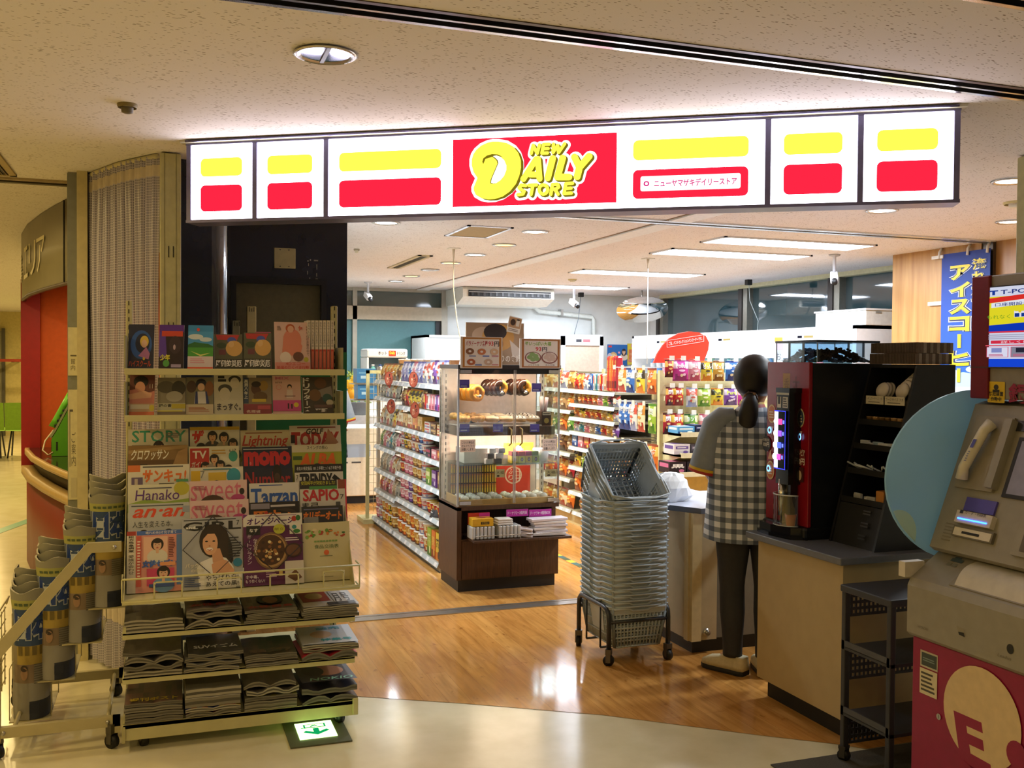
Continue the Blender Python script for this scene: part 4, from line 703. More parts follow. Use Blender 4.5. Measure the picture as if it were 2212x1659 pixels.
# ================================================================== NEWSPAPER STAND
NS=mat('#b9ae86',.4,.1,.03,20)
ns=thing('newspaper_stand','stepped cream metal newspaper stand on casters beside the magazine rack','newspaper stand',(-.37,4.4,0))
for y in (4.06,4.68):
    b=MB(); P=[(-.60,.07),(-.56,.07),(-.56,.385),(-.245,.762),(-.14,.762),(-.14,.80),(-.262,.80),(-.60,.405)]
    b.prism([(x,y,z) for x,z in P],(0,.022,0),NS); b.prism([(-.60,y,.085),(-.145,y,.085),(-.145,y,.125),(-.60,y,.125)],(0,.022,0),NS); b.box(-.172,-.145,y,y+.022,.06,.125,NS)
    if y<4.3:
        for x,z in ((-.165,.78),(-.55,.105),(-.19,.105)): b.cyl((x,y,z),(x,y-.004,z),.008,ALU,10)
    b.build('side_frame',ns)
for x in (-.52,-.19): b=MB(); b.cyl((x,4.08,.105),(x,4.68,.105),.008,NS,10); b.build('cross_rod',ns)
NB=[(-.485,.075,.60),(-.395,.225,.72),(-.295,.365,.84),(-.20,.50,.965)]  # bundle centre x, floor z, top z
b=MB()
for x,zb,zt in NB:
    for dx in (-.075,.075): b.tube([(x+dx,4.30,zb-.004),(x+dx,4.30,zb+.2),(x+dx,4.60,zb+.2),(x+dx,4.60,zb-.004)],.002,NS,6)
    b.box(x-.073,x+.073,4.27,4.62,zb-.006,zb-.001,NS)
b.build('pocket_tray',ns)
b=MB()
for k in range(6): b.tube([(-.615,4.14+k*.09,.13),(-.615,4.14+k*.09,.46)],.0025,NS,6)
for k in range(7): b.tube([(-.615,4.12,.15+k*.05),(-.615,4.62,.15+k*.05)],.0025,NS,6)
b.tube([(-.615,4.1,.13),(-.615,4.1,.46),(-.60,4.12,.5),(-.60,4.6,.5),(-.615,4.64,.46)],.004,NS,6); b.build('wire_mesh',ns)
for x,y in ((-.575,4.09),(-.175,4.07),(-.185,4.70),(-.58,4.69)): caster(x,y,.027,ns,BLACK,.095,.8)
def newspaper(xc,yc,zb,zt,r,lab,seed):
    R=random.Random(seed); b=MB(); nu,nv=16,14
    def pos(u,v,k=0.):
        a=(-.5+u)*2.5*PI/2*1.05; fl=1+.16*max(0,v-.80)/.20; z=zb+(zt-zb)*v
        if v>.99: z+=.008*math.sin(a*3+seed)+.003*math.sin(a*5+seed*2)
        rr=(r+k)*fl*(1+.02*math.sin(v*9+seed)); return (xc+rr*math.sin(a),yc-rr*1.05*math.cos(a),z)
    def mf(u,v):
        if v>.93: return ink('#8d8a7a',.7)
        if v>.86: return ink('#a3a25c',.7)
        if v>.60: return ink('#31466e' if .22<u<.8 else '#6b7078',.7)
        if v>.46: return ink('#a48c42' if .3<u<.75 else '#8d8064',.7)
        if v>.26: return ink('#83705c' if .25<u<.55 else '#868074',.7)
        return ink('#2c3040' if (u>.5 and v<.14) else '#8f8b84',.7)
    b.grid(pos,nu,nv,None,True,mf)
    b.grid(lambda u,v: pos(1-u,v,-.006),nu,nv,mat('#6e6a60',.8),True)
    V=[pos(i/nu,1,0) for i in range(nu+1)]+[pos(i/nu,1,-.006) for i in range(nu+1)]; b.add(V,[(i,i+1,nu+2+i,nu+1+i) for i in range(nu)],mat('#bdb6a2',.8))
    pg=Page(b,(xc,yc,zb),(1,0,0),(0,0,1),1,1); pg.P=lambda x,y: pos(x,y,.0006+pg.k)
    def rq(x0,y0,x1,y1,c):
        n=max(1,int((x1-x0)*16))
        for i in range(n): pg.p([(x0+(x1-x0)*i/n,y0),(x0+(x1-x0)*(i+1)/n,y0),(x0+(x1-x0)*(i+1)/n,y1),(x0+(x1-x0)*i/n,y1)],c); pg.k-=pg.st
    for bo,c_,e_ in ((.10,'#aeb4bc',.012),(.05,'#1c3a80',.0)):   # bold outlined headline
        pg.t(.28-e_,.62-e_*.6,.52+e_,.85+e_*.6,'日',c_,bo); pg.k-=pg.st; pg.t(.53-e_,.62-e_*.6,.78+e_,.85+e_*.6,'本',c_,bo)
    for i in range(7): rq(.3+i*.07,.885,.35+i*.07,.905,'#4a5a3a')
    for i in range(4): rq(.34+i*.1,.5,.40+i*.1,.57,'#6a5a24')
    pg.k+=.0002; pg.e(.43,.36,.05,.05,'#9c7a60'); pg.e(.43,.40,.05,.025,'#3a302a')
    for i in range(9): rq(.56,.28+i*.018,.78,.286+i*.018,'#5a564e')
    rq(.5,.05,.62,.12,'#20263a')
    return tag(b.build('newspaper'),lab,'newspaper','rolled newspapers in the stepped stand')
STP=['lowest','second lowest','second highest','highest']
for i,(x,zb,zt) in enumerate(NB):
    for j in range(4):
        newspaper(x,4.335+.036*j,zb+.001,zt+.022*j-.012,.066,'rolled newspaper with blue headline, %s in the %s pocket of the stand'%(('frontmost','second','third','rearmost')[j],STP[i]),i*7+j)
# ================================================================== TELEPHONE BOOTH behind the pillar
FAS=[(-.40,5.84),(-.49,6.18),(-.59,6.5),(-.706,6.9),(-.857,7.5),(-.965,8.1),(-1.0,8.5),(-.98,8.9),(-.88,9.25),(-.6,9.55)]
def strip(b,P,z0_,z1_,m,off=0.,thick=.02,uv=None):
    n=len(P); Q=[]
    for i,p in enumerate(P):
        a=Vector(P[max(0,i-1)]); c=Vector(P[min(n-1,i+1)]); d=(c-a).normalized(); nn=Vector((-d.y,d.x)); Q.append(Vector(p)+nn*off)
    I=[]
    for i,p in enumerate(P):
        a=Vector(P[max(0,i-1)]); c=Vector(P[min(n-1,i+1)]); d=(c-a).normalized(); nn=Vector((-d.y,d.x)); I.append(Vector(p)+nn*(off-thick))
    V=[(q.x,q.y,z0_) for q in Q]+[(q.x,q.y,z1_) for q in Q]+[(q.x,q.y,z0_) for q in I]+[(q.x,q.y,z1_) for q in I]; F=[]
    for i in range(n-1): F+=[(i,i+1,n+i+1,n+i),(2*n+i+1,2*n+i,3*n+i,3*n+i+1),(n+i,n+i+1,3*n+i+1,3*n+i),(i+1,i,2*n+i,2*n+i+1)]
    F+=[(0,n,3*n,2*n),(n-1,3*n-1,4*n-1,2*n-1)]
    b.add(V,F,m,True)
booth=thing('telephone_booth','curved red telephone booth with a grey fascia in the yellow hall','telephone booth',(-.6,7.2,0))
b=MB(); strip(b,FAS,1.95,H-.004,mat('#8d8872',.35,.1,.03,8),0,.02); strip(b,FAS,1.935,1.95,mat('#4a3a30',.5),.002,.03); b.cyl((-.525,6.28,1.95),(-.525,6.28,H-.004),.004,BLACK,6)
for k,(s,ch) in enumerate(((.0,'ア'),(.36,'リ'),(.72,'エ'),(1.3,'書'),(1.75,'図'))):
    Y0=6.78+s*.9; 
    def fx(y):
        for (xa,ya),(xb,yb) in zip(FAS,FAS[1:]):
            if ya<=y<=yb: f=(y-ya)/(yb-ya); return xa+(xb-xa)*f
        return -1
    Y1=Y0+.28*(1 if k<3 else .9); a=Vector((fx(Y1),Y1,0)); c=Vector((fx(Y0),Y0,0)); u=(c-a).normalized(); nn=u.cross(Vector((0,0,1)))
    pg=Page(b,(a.x+nn.x*.004,a.y+nn.y*.004,2.06),u,(0,0,1),(c-a).length,.22,.0005,.004); pg.t(0,0,1,1,ch,'#e2d9b0',.0)
b.build('fascia',booth)
b=MB(); b.box(-.985,-.854,8.22,8.26,.69,2.1,mat('#a01414',.45)); b.build('end_panel',booth)
b=MB(); P=[(-.854,8.25),(-.5,8.15),(-.1,8.05),(.1,8.0)]; V=[(x,y,.69) for x,y in P]+[(x,y,2.1) for x,y in P]; b.add(V,[(i,i+1,5+i,4+i) for i in range(3)],mat('#c8541c',.45)); b.build('back_panel',booth)
b=MB(); b.poly([(x,y,2.1) for x,y in FAS]+[(0,9.5,2.1),(0,5.84,2.1)],mat('#b07a38',.5)); b.build('soffit',booth)
FI=[(x+.03,y) for x,y in FAS]
b=MB(); b.poly([(x,y,.83) for x,y in reversed(FI[:8])]+[(0,5.9,.83),(0,8.3,.83)],mat('#2b1d14',.12)); strip(b,FI[:8],.795,.832,mat('#c0a064',.4),.012,.03); b.build('counter',booth)
b=MB(); strip(b,FI[:9],.70,.795,mat('#1c1210',.5),-.05,.03); strip(b,FI[:9],.655,.70,mat('#b99a60',.4),.035,.09); b.build('shelf_ring',booth)
b=MB(); strip(b,FI[:9],0,.66,mat('#7a1414',.4),.0,.03); b.build('base_panel',booth)
disk_lamp(-.60,7.45,2.08,7,(1,.78,.45),.1); 
t=thing('booth_downlight','small glowing lamp under the telephone booth fascia','lamp',(-.55,6.75,2.09)); b=MB(); b.lathe([(.05,0),(.055,-.008),(.045,-.01)],(-.66,7.6,2.10),ALU,16,False); b.build('ring',t); b=MB(); b.lathe([(.045,-.006),(.002,-.005)],(-.66,7.6,2.10),emis('#ffe8b0',4),16,False); b.build('bulb_face',t)
# green public phone on the booth counter
ph=thing('public_telephone','bright green public telephone standing on the booth counter','telephone',(-.6,7.5,.83)); GN=mat('#5fb024',.4,0,.03)
bx=-.705;by=7.45
b=MB(); b.prism([(bx,by,.8325),(bx+.18,by,.8325),(bx+.18,by,1.22),(bx+.15,by,1.24),(bx+.03,by,1.0),(bx,by,.95)],(0,.30,0),GN); b.build('body',ph)
b=MB(); b.prism([(bx-.004,by+.03,.955),(bx+.026,by+.03,1.005),(bx+.138,by+.03,1.23),(bx+.126,by+.03,1.236),(bx+.014,by+.03,1.01),(bx-.016,by+.03,.962)],(0,.15,0),mat('#9a947c',.4))
for i in range(4):
    for j in range(3): z=1.03+i*.035; x=bx+.02+i*.0175; b.box(x-.006,x+.004,by+.045+j*.04,by+.07+j*.04,z,z+.016,BLACK)
b.build('keypad',ph)
b=MB(); b.tube([(bx-.01,by+.22,1.02),(bx+.01,by+.22,1.07),(bx+.06,by+.22,1.17),(bx+.11,by+.22,1.25)],[.03,.022,.022,.03],GN,12); b.build('handset',ph)
b=MB(); b.tube([(bx-.005,by+.2,1.0),(bx-.05,by+.1,.93),(bx-.06,by+.05,.87),(bx-.02,by,.84),(bx+.01,by,.86)],.005,mat('#c8b890'),8); b.build('cord',ph)
b=MB(); b.box(bx-.001,bx+.0,by-.002,by+.03,.87,.93,BLACK); b.box(bx+.03,bx+.04,by-.002,by,.87,.93,BLACK); b.build('coin_slot',ph)
# vertical information board by the pillar, green chairs, red platform, far door notice
t=thing('notice_board','narrow upright signboard with pale plates on the corner pillar','signboard',(-.42,5.42,0)); b=MB(); b.box(-.433,-.386,5.36,5.38,0,H-.004,mat('#8d8f86',.4,.2)); b.build('backing',t)
for za,zb in ((1.42,1.66),(.80,1.35)):
    b=MB(); b.box(-.430,-.387,5.352,5.36,za,zb,mat('#d8d0a8',.5)); pg=Page(b,(-.430,5.352,za),(1,0,0),(0,0,1),.043,zb-za)
    if za>1: pg.r(.25,.4,.9,.43,'#6a624c').vt(.3,.1,.75,.36,'館内','#7a725c')
    else: pg.vt(.35,.3,.8,.62,'ご案内','#6a6454'); pg.r(.15,.3,.2,.82,'#5a5448'); pg.r(.15,.8,.5,.82,'#5a5448'); pg.r(.3,.02,.9,.2,'#c8c0a0')
    b.build('plate',t)
def chair(x,y,lab,ch=[]):
    if not ch:
        t=thing('waiting_chair',lab,'chair',(x,y,0),0,'green waiting chairs'); G=mat('#7fae2c',.45); b=MB()
        b.grid(lambda u,v:(x-.23+.46*u,y+.02-.10*v+.03*math.cos((u-.5)*3),.42+.42*v),8,6,G); b.build('backrest',t)
        b=MB(); b.grid(lambda u,v:(x-.23+.46*u,y+.02+.42*v,.40+.03*v+.02*abs(u-.5)),8,6,G); b.build('seat',t); b=MB()
        for s in (-.19,.19): b=MB(); b.tube([(x+s,y-.05,0),(x+s*.8,y+.1,.40),(x+s*.8,y+.3,.40),(x+s,y+.42,0)],.012,DARK,8); b.build('leg_frame',t)
        ch.append((t,x,y)); return t
    t0,x0,y0=ch[0]; return dup(t0,Matrix.Translation((x,y,0)),lab)
chair(-1.98,16.6,'green plastic waiting chair in the hall, closest to the telephone booth'); chair(-2.45,16.6,'green plastic waiting chair in the hall, second from the telephone booth'); chair(-2.92,16.6,'green plastic waiting chair in the hall, third from the telephone booth')
t=thing('floor_stand','low red slab stand with a black cable on it in the hall','stand',(-1.5,7.0,0)); b=MB(); b.box(-1.75,-1.17,6.75,7.3,.0,.05,mat('#a82414',.4)); b.box(-1.7,-1.2,6.9,7.25,.05,.11,mat('#8a1c12',.4)); b.build('slab',t)
c=MB(); c.tube([(-1.45+.16*math.cos(a)*(1-.03*a),7.15+.1*math.sin(a),.30+.03*math.sin(a*1.7)) for a in [i*.4 for i in range(34)]],.012,BLACK,8); c.tube([(-1.45,7.15,.05),(-1.45,7.15,.30)],.02,BLACK,8); tag(c.build('cable_coil'),'coiled black cable standing on the red slab in the hall','cable')
t=thing('handrail','thin red rail with a lamp fixed on the hall end wall','rail',(-2.6,21.3,1.6)); b=MB(); b.box(-3.2,-2.0,20.7,20.75,1.45,1.5,mat('#a83a24',.5)); b.build('rail',t); b=MB(); b.box(-2.65,-2.6,20.75,21.5,1.44,1.5,ALUD); b.build('bracket',t)
# ================================================================== SHOP: products (prototype meshes, placed one by one)
def mesh_of(b,name):
    me=bpy.data.meshes.new(name); me.from_pydata(b.v,[],b.f)
    for m in b.mats: me.materials.append(m)
    me.polygons.foreach_set('material_index',b.m); me.polygons.foreach_set('use_smooth',b.sm); me.update(); return me
def put(name,me,M,label,cat,group=None,parent=None):
    o=bpy.data.objects.new(name,me); COL.objects.link(o); o.matrix_world=M
    if parent is not None: o.parent=parent; return o
    return tag(o,label,cat,group)
_PR={}
def proto(kind,w,h,d,c1,c2,c3,text=None,tc='#f4f0e8'):
    k=(kind,round(w,3),round(h,3),round(d,3),c1,c2,c3,text,tc)
    if k in _PR: return _PR[k]
    b=MB(); sh=lambda c: mat(c,.28,0,.0)
    R=random.Random(str(k))
    if kind=='bag':
        def bul(u,v): return d*.5*(max(0,math.sin(PI*u))**.6)*(max(0,math.sin(PI*min(1,max(0,(v-.06)/.88))))**.7)
        def mf(u,v):
            if v>.93 or v<.06: return sh(c3)
            if .60<v<.88: return sh(c2 if (u<.2 or u>.8) else c1)
            if v<.34 and abs(u-.5)<.34: return sh(c3)
            return sh(c1)
        wr=R.uniform(2,5)
        b.grid(lambda u,v:((u-.5)*w*(1-.04*math.sin(PI*v)),-bul(u,v)-.0015*math.sin(u*23+v*wr*5),v*h),8,12,None,True,mf)
        b.grid(lambda u,v:((.5-u)*w*(1-.04*math.sin(PI*v)),bul(u,v),v*h),6,6,sh(c1),True)
        pg=Page(b,(-w/2,0,0),(1,0,0),(0,0,1),w,h,.0003); pg.P=lambda x,y:((x-.5)*w,-bul(x,y)-.0025-pg.k,y*h)
        if text: pg.t(.16,.62,.84,.84,text,tc,.02)
        else: pg.e(.5,.72,.26,.08,c2); pg.k+=.0005; pg.lines(.34,.69,.66,.75,1,tc)
        for i in range(3): pg.e(.34+.16*i,.30+R.uniform(-.05,.05),.10,.07,R.choice([c2,c1,'#e8d8b0']),n=9)
        pg.e(.5,.5,.2,.05,c2,n=12)
    elif kind=='box':
        b.box(-w/2,w/2,-d/2,d/2,0,h,sh(c1)); pg=Page(b,(-w/2,-d/2,0),(1,0,0),(0,0,1),w,h,.0003)
        pg.r(0,.0,1,.3,c3)
        if text: pg.t(.1,.45,.9,.8,text,tc,.02)
        else: pg.r(.1,.52,.9,.8,c2).lines(.2,.58,.8,.74,1,tc)
        pg.e(.72,.22,.16,.14,c2); q=Page(b,(-w/2,-d/2,h),(1,0,0),(0,1,0),w,d,.0003); q.r(.1,.2,.9,.8,c2)
        q=Page(b,(-w/2,d/2,0),(0,-1,0),(0,0,1),d,h,.0003); q.r(.1,.5,.9,.85,c2)
    elif kind in('cup','tub'):
        r1=w/2; r0=r1*(.72 if kind=='cup' else .86)
        P=[(r0*.9,0),(r0,.004)]+[(r0+(r1-r0)*t,h*t*.94) for t in (.12,.34,.5,.72,.96)]+[(r1*1.06,h*.94),(r1*1.06,h*.97),(r1,h),(.001,h)]
        mm=[sh(c3)]*2+[sh(c1),sh(c2),sh(c1),sh(c1)]+[sh('#e8e4dc')]*2+[sh('#e8e4dc'),sh(c2 if kind=='cup' else '#e8e4dc')]
        b.lathe(P,(0,0,0),mm,18)
        pg=Page(b,(0,0,0),(1,0,0),(0,0,1),1,1,.0004); rr=lambda y: r0+(r1-r0)*y+.001
        pg.P=lambda x,y:((rr(y)+pg.k)*math.sin((x-.5)*2.6),-(rr(y)+pg.k)*math.cos((x-.5)*2.6),y*h*.94)
        for a in (.2,.5,.8):
            if text: pg.t(a-.11,.55,a+.11,.85,text,tc,.02); pg.k-=pg.st
            else: pg.e(a,.7,.10,.12,tc,n=10); pg.k-=pg.st
            pg.e(a+.08,.25,.09,.14,c3,n=10); pg.k-=pg.st
    elif kind=='bottle':
        P=[(w*.44,0),(w*.5,.01),(w*.5,h*.35),(w*.46,h*.45),(w*.5,h*.55),(w*.5,h*.66),(w*.2,h*.86),(w*.19,h*.90),(w*.24,h*.90),(w*.24,h),(.001,h)]
        b.lathe(P,(0,0,0),[sh(c1)]*2+[sh(c2)]*3+[sh(c1)]*2+[sh(c3)]*3,14)
    elif kind=='stick':   # slim upright pack
        b.rings([[(x*w/2*k,y*d/2*k,z) for x,y in ((-1,-.6),(-.6,-1),(.6,-1),(1,-.6),(1,.6),(.6,1),(-.6,1),(-1,.6))] for z,k in ((0,.7),(h*.04,1),(h*.5,1.03),(h*.95,1),(h,.6))],sh(c1),True,False)
        pg=Page(b,(-w/2,-d/2,0),(1,0,0),(0,0,1),w,h,.0004,.002); pg.r(.15,.1,.85,.3,c3)
        if text: pg.vt(.25,.4,.75,.9,text,tc)
        else: pg.r(.25,.42,.75,.88,c2)
    me=mesh_of(b,kind); _PR[k]=me; return me
FACE_W=Matrix.Rotation(-PI/2,4,'Z')   # products that look towards -X
# palettes: name -> (main, accent, dark/light)
PAL={'orange':('#d8742a','#e8c060','#8a3a1c'),'gold':('#c8963c','#e8d090','#7a4a1c'),'silver':('#a8a69a','#c8c4b0','#6a6a60'),'yellow':('#d8c03a','#3a3020','#c87828'),'pink':('#d88a94','#f0d8d8','#b04860'),'red':('#c03428','#e8c050','#7a1c18'),'green':('#6a9a3c','#e0dca0','#2c5a24'),'white':('#d8d4cc','#c85a48','#8a90b0'),'blue':('#3a6ab0','#d8e0e8','#1c3470'),'purple':('#7a4a9a','#d8c8e0','#4a2a68'),'brown':('#7a5030','#c8a868','#3a2414'),'black':('#26222a','#b04860','#4a4650'),'beige':('#c0a888','#e0d4b8','#8a6a4c'),'lilac':('#9a98c0','#d8d4e8','#5a5a98'),'cream':('#ded2a8','#c88a3c','#a84030'),'teal':('#4a98a0','#e0e8e0','#2a5a68'),'magenta':('#c83a90','#f0c8e0','#8a1c60'),'tan':('#b08a5a','#d8c498','#6a4a2c'),'lime':('#9ab83c','#e8e8b0','#4a7a24'),'crimson':('#a02430','#e8b860','#4a1014')}
def row(X,y0,y1,z,kind,w,h,d,cols,noun,shelf,face=-1,lean=0.,tiers=1,cat=None,texts=(),inset=None,nm=None):
    n=len(cols); 
    for t in range(tiers):
        for i,c in enumerate(cols):
            y=y1-(y1-y0)*(i+.5)/n; p=PAL[c]; tx=texts[i%len(texts)] if texts else None
            me=proto(kind,w,h,d,p[0],p[1],p[2],tx,p[1] if kind!='bag' else ('#f4f0e8' if c not in('white','cream','silver','yellow') else '#6a2a24'))
            M=Matrix.Translation((X+(d*.5+.012 if inset is None else inset),y,z+t*(h+.001)+.001))@FACE_W@Matrix.Rotation(-lean,4,'X')
            lab='%s %s, %s from the back, %s%s'%(c,noun,ORD[i],shelf,'' if tiers==1 else (', upper layer' if t else ', lower layer'))
            put(nm or {'bag':'snack_bag','box':'carton','cup':'noodle_cup','tub':'food_tub','bottle':'drink_bottle','stick':'snack_pack'}[kind],me,M,lab,cat or {'bag':'snack bag','box':'box','cup':'cup','tub':'tub','bottle':'bottle','stick':'snack pack'}[kind],'goods on the '+shelf)
def shelf_part(par,X,y0,y1,z,depth,ramp_=True,c='#c8c6b8'):
    b=MB(); b.box(X,X+depth,y0,y1,z-.022,z-.002,mat(c,.5)); sb=b.build('shelf_board',par)
    b=MB(); b.prism([(X-.016,y0,z-.034),(X-.012,y0,z-.034),(X+.001,y0,z-.002),(X-.003,y0,z-.002)],(0,y1-y0,0),mat('#c2ccd2',.35,0,.02)); n=int((y1-y0)/.16); R=random.Random(int(z*999))
    for i in range(n):
        y=y0+(y1-y0)*(i+.3+R.uniform(-.15,.15))/n
        b.add([(X-.0165,y+.06,z-.032),(X-.0165,y,z-.032),(X-.0045,y,z-.004),(X-.0045,y+.06,z-.004)],[(0,1,2,3)],mat('#f0f2f4',.4))
    b.build('price_rail',sb)
    return
# ---- gondola one (noodle side, behind the doughnut case)
GX=1.87; SHC='#b8b2a0'
g1=thing('gondola_shelf','double-sided shop gondola stocked with noodles, behind the doughnut case','shelving unit',(2.1,7.9,0))
b=MB(); b.box(GX+.36,GX+.40,6.72,9.08,.1,1.42,mat('#7c7566',.6)); b.build('back_board',g1)
b=MB(); b.box(GX+.02,GX+.75,6.72,9.06,0,.05,mat('#4a463c',.5)); b.box(GX,GX+.4,6.72,9.06,.0,.006,mat('#4a463c',.5)); b.prism([(GX+.006,6.72,.006),(GX+.02,6.72,.006),(GX+.02,6.72,.06),(GX+.0,6.72,.06)],(0,2.34,0),mat('#8f8878',.5)); b.build('kick_plate',g1)
for y in (6.72,8.17,9.06):
    b=MB(); b.box(GX+.34,GX+.36,y,y+.04,.05,1.42,mat('#cfc68c',.5)); b.build('upright',g1)
b=MB(); b.box(GX-.06,GX-.03,9.07,9.10,.0,1.42,mat('#cfc68c',.5)); b.box(GX+.34,GX+.37,9.07,9.10,0,1.42,mat('#cfc68c',.5)); b.box(GX-.06,GX+.37,9.07,9.10,1.39,1.42,mat('#cfc68c',.5)); b.box(GX-.10,GX+.4,8.98,9.3,0,.04,mat('#cfc68c',.5)); b.build('end_frame',g1)
b=MB()
for k in range(9): x=GX-.03+k*.042; b.tube([(x,9.085,.1),(x,9.085,1.39)],.002,mat('#d8d2b0'),6)
for k in range(17): z=.14+k*.076; b.tube([(GX-.03,9.085,z),(GX+.34,9.085,z)],.002,mat('#d8d2b0'),6)
b.build('end_wire_mesh',g1)
for z in (.068,.33,.52,.735,.935,1.185,1.335): shelf_part(g1,GX+(.0 if z<.1 else .02),8.2,9.05,z,.33,c=SHC)
for z in (.068,.36,.58,.785,.965,1.14,1.335): shelf_part(g1,GX+(.0 if z<.1 else .02),6.74,8.17,z,.33,c=SHC)
A='far-bay %s noodle gondola shelf'; Bn='near-bay %s noodle gondola shelf'
row(GX+.02,8.25,9.0,1.335,'bag',.13,.155,.05,['gold','orange','gold','orange','gold','brown'],'bread packet',A%'top',lean=.25)
row(GX+.02,8.25,9.0,1.185,'bag',.13,.135,.05,['silver','silver','white','silver','cream','silver'],'bread packet',A%'second',lean=.25)
row(GX+.02,8.25,9.0,.935,'bag',.13,.17,.05,['cream','silver','cream','silver','yellow','cream'],'bread packet',A%'third',lean=.25)
row(GX+.02,8.25,9.0,.735,'bag',.13,.15,.05,['green','pink','white','teal','silver','pink'],'bread packet',A%'fourth',lean=.25)
row(GX+.02,8.25,9.0,.52,'bag',.13,.16,.05,['silver','beige','silver','pink','cream','beige'],'bread packet',A%'fifth',lean=.25)
row(GX+.02,8.25,9.0,.33,'bag',.13,.14,.05,['red','pink','crimson','pink','beige','silver'],'bread packet',A%'sixth',lean=.25)
row(GX+.0,8.25,9.02,.068,'tub',.115,.095,.115,['pink','white','gold','orange','yellow','gold'],'noodle tub',A%'bottom',tiers=2,texts=('麺',))
row(GX+.02,7.30,8.15,1.335,'bag',.14,.17,.04,['lilac','lilac','blue','pink','lilac','lilac','white'],'flat packet',Bn%'top',lean=.15)
row(GX+.02,6.76,7.28,1.335,'bag',.13,.18,.05,['white','purple','white','lilac'],'round packet',Bn%'top front',lean=.1)
row(GX+.02,7.35,8.15,1.14,'bag',.13,.14,.05,['brown','red','yellow','yellow','yellow','tan'],'packet',Bn%'second',lean=.12)
row(GX+.02,6.76,7.33,1.14,'stick',.07,.12,.05,['red','white','pink','pink','purple','magenta','red'],'slim pack',Bn%'second front')
row(GX+.02,7.35,8.15,.965,'box',.15,.11,.10,['cream','gold','cream','orange','gold'],'noodle carton',Bn%'third',texts=('麺','和','拉'))
row(GX+.02,6.76,7.30,.965,'box',.15,.04,.10,['white','brown','cream'],'flat carton',Bn%'third front',tiers=2)
row(GX+.02,7.30,8.15,.785,'cup',.11,.078,.11,['white','yellow','gold','white','cream','blue','white'],'noodle cup',Bn%'fourth',tiers=2,texts=('麺','塩'))
row(GX+.02,6.76,7.26,.785,'box',.14,.07,.10,['black','pink','orange'],'snack carton',Bn%'fourth front')
row(GX+.02,7.30,8.15,.58,'tub',.12,.085,.12,['red','pink','pink','gold','gold','white'],'noodle tub',Bn%'fifth',tiers=2,texts=('そば','麺'))
row(GX+.02,6.76,7.26,.58,'box',.12,.12,.10,['lime','purple','tan'],'carton',Bn%'fifth front')
row(GX+.02,7.30,8.15,.36,'tub',.125,.09,.125,['pink','pink','purple','gold','red','white'],'noodle tub',Bn%'sixth',tiers=2,texts=('麺','肉'))
row(GX+.02,6.76,7.26,.36,'cup',.09,.09,.09,['red','red','crimson','red','brown'],'tin',Bn%'sixth front',cat='tin',nm='food_tin')
row(GX+.0,7.15,8.15,.068,'tub',.13,.105,.13,['orange','orange','gold','orange','gold','white','cream'],'noodle tub',Bn%'bottom',tiers=2,texts=('麺','大'))
row(GX+.0,6.76,7.12,.068,'box',.10,.20,.10,['lime','orange','yellow'],'tall carton',Bn%'bottom front',texts=('茶','麦'))
put('snack_bag',proto('bag',.18,.16,.09,'#1e1c22','#3a3840','#121216'),Matrix.Translation((GX+.06,7.03,.275))@FACE_W,'black bag lying on the tall green carton at the gondola bottom','snack bag')
row(GX+.19,7.2,9.0,1.425,'cup',.115,.10,.115,['tan','cream','tan','beige','tan','cream','tan','brown'],'noodle cup','noodle gondola top',texts=('麺',))
for px,py in ((840,818),(893,820),(845,878),(896,886)):
    p=onX(px,py,GX-.04); t=thing('shelf_flag','dark red oval price flag with black writing, %s noodle gondola shelf, %s bay'%('top' if py<850 else 'second','far' if px<870 else 'near'),'price flag',tuple(p)); b=MB(); 
    b.add([(p.x+.036*math.cos(a),p.y,p.z+.062*math.sin(a)) for a in [k*PI/10 for k in range(20)]]+[(p.x+.036*math.cos(a),p.y+.004,p.z+.062*math.sin(a)) for a in [k*PI/10 for k in range(20)]],[tuple(range(19,-1,-1)),tuple(range(20,40))]+[(k,(k+1)%20,20+(k+1)%20,20+k) for k in range(20)],mat('#8a3a24',.5))
    pg=Page(b,(p.x-.036,p.y,p.z-.062),(1,0,0),(0,0,1),.072,.124); pg.e(.5,.5,.44,.44,'#a85038'); pg.vt(.5,.35,.78,.85,'麺づくり'[0:2],'#1c1210',.03); pg.vt(.24,.2,.46,.6,'熱い','#e0c8a0',.01); b.build('flag',t); b=MB(); b.tube([(p.x+.02,p.y+.004,p.z+.05),(GX+.01,p.y+.004,p.z+.06)],.003,ALU,6); b.build('clip',t)
# ---- gondola two (snacks)
HX=3.57
g2=thing('gondola_shelf','shop gondola stocked with snacks and sweets behind the grey basket tower','shelving unit',(3.8,7.8,0))
b=MB(); b.box(HX+.36,HX+.40,6.70,9.4,.05,1.42,mat('#8a8470',.6)); b.build('back_board',g2)
b=MB(); b.box(HX+.06,HX+.75,6.9,9.4,0,.13,mat('#d3c998',.5)); b.box(HX+.08,HX+.7,6.9,9.4,0,.012,BLACK); b.build('base_cabinet',g2)
for y in (6.68,7.38,8.38,9.38):
    b=MB(); b.box(HX+.02 if y<6.7 else HX+.34,HX+.05 if y<6.7 else HX+.36,y,y+.04,.05,1.45,mat('#d3c998',.5)); b.build('upright',g2)
S='%s shelf of the snack gondola'
for z in (.135,.33,.56,.74,.88,1.01,1.135,1.26): shelf_part(g2,HX+(.04 if z<.2 else 0),7.42,8.38,z,.34,c='#a8a488')
for z in (.135,.42,.66,.86,1.06,1.26): shelf_part(g2,HX+(.04 if z<.2 else 0.03),8.42,9.38,z,.32,c='#a8a488')
row(HX,7.95,8.36,1.26,'bag',.10,.15,.05,['red','orange','white','blue'],'snack bag',S%'top',lean=.1)
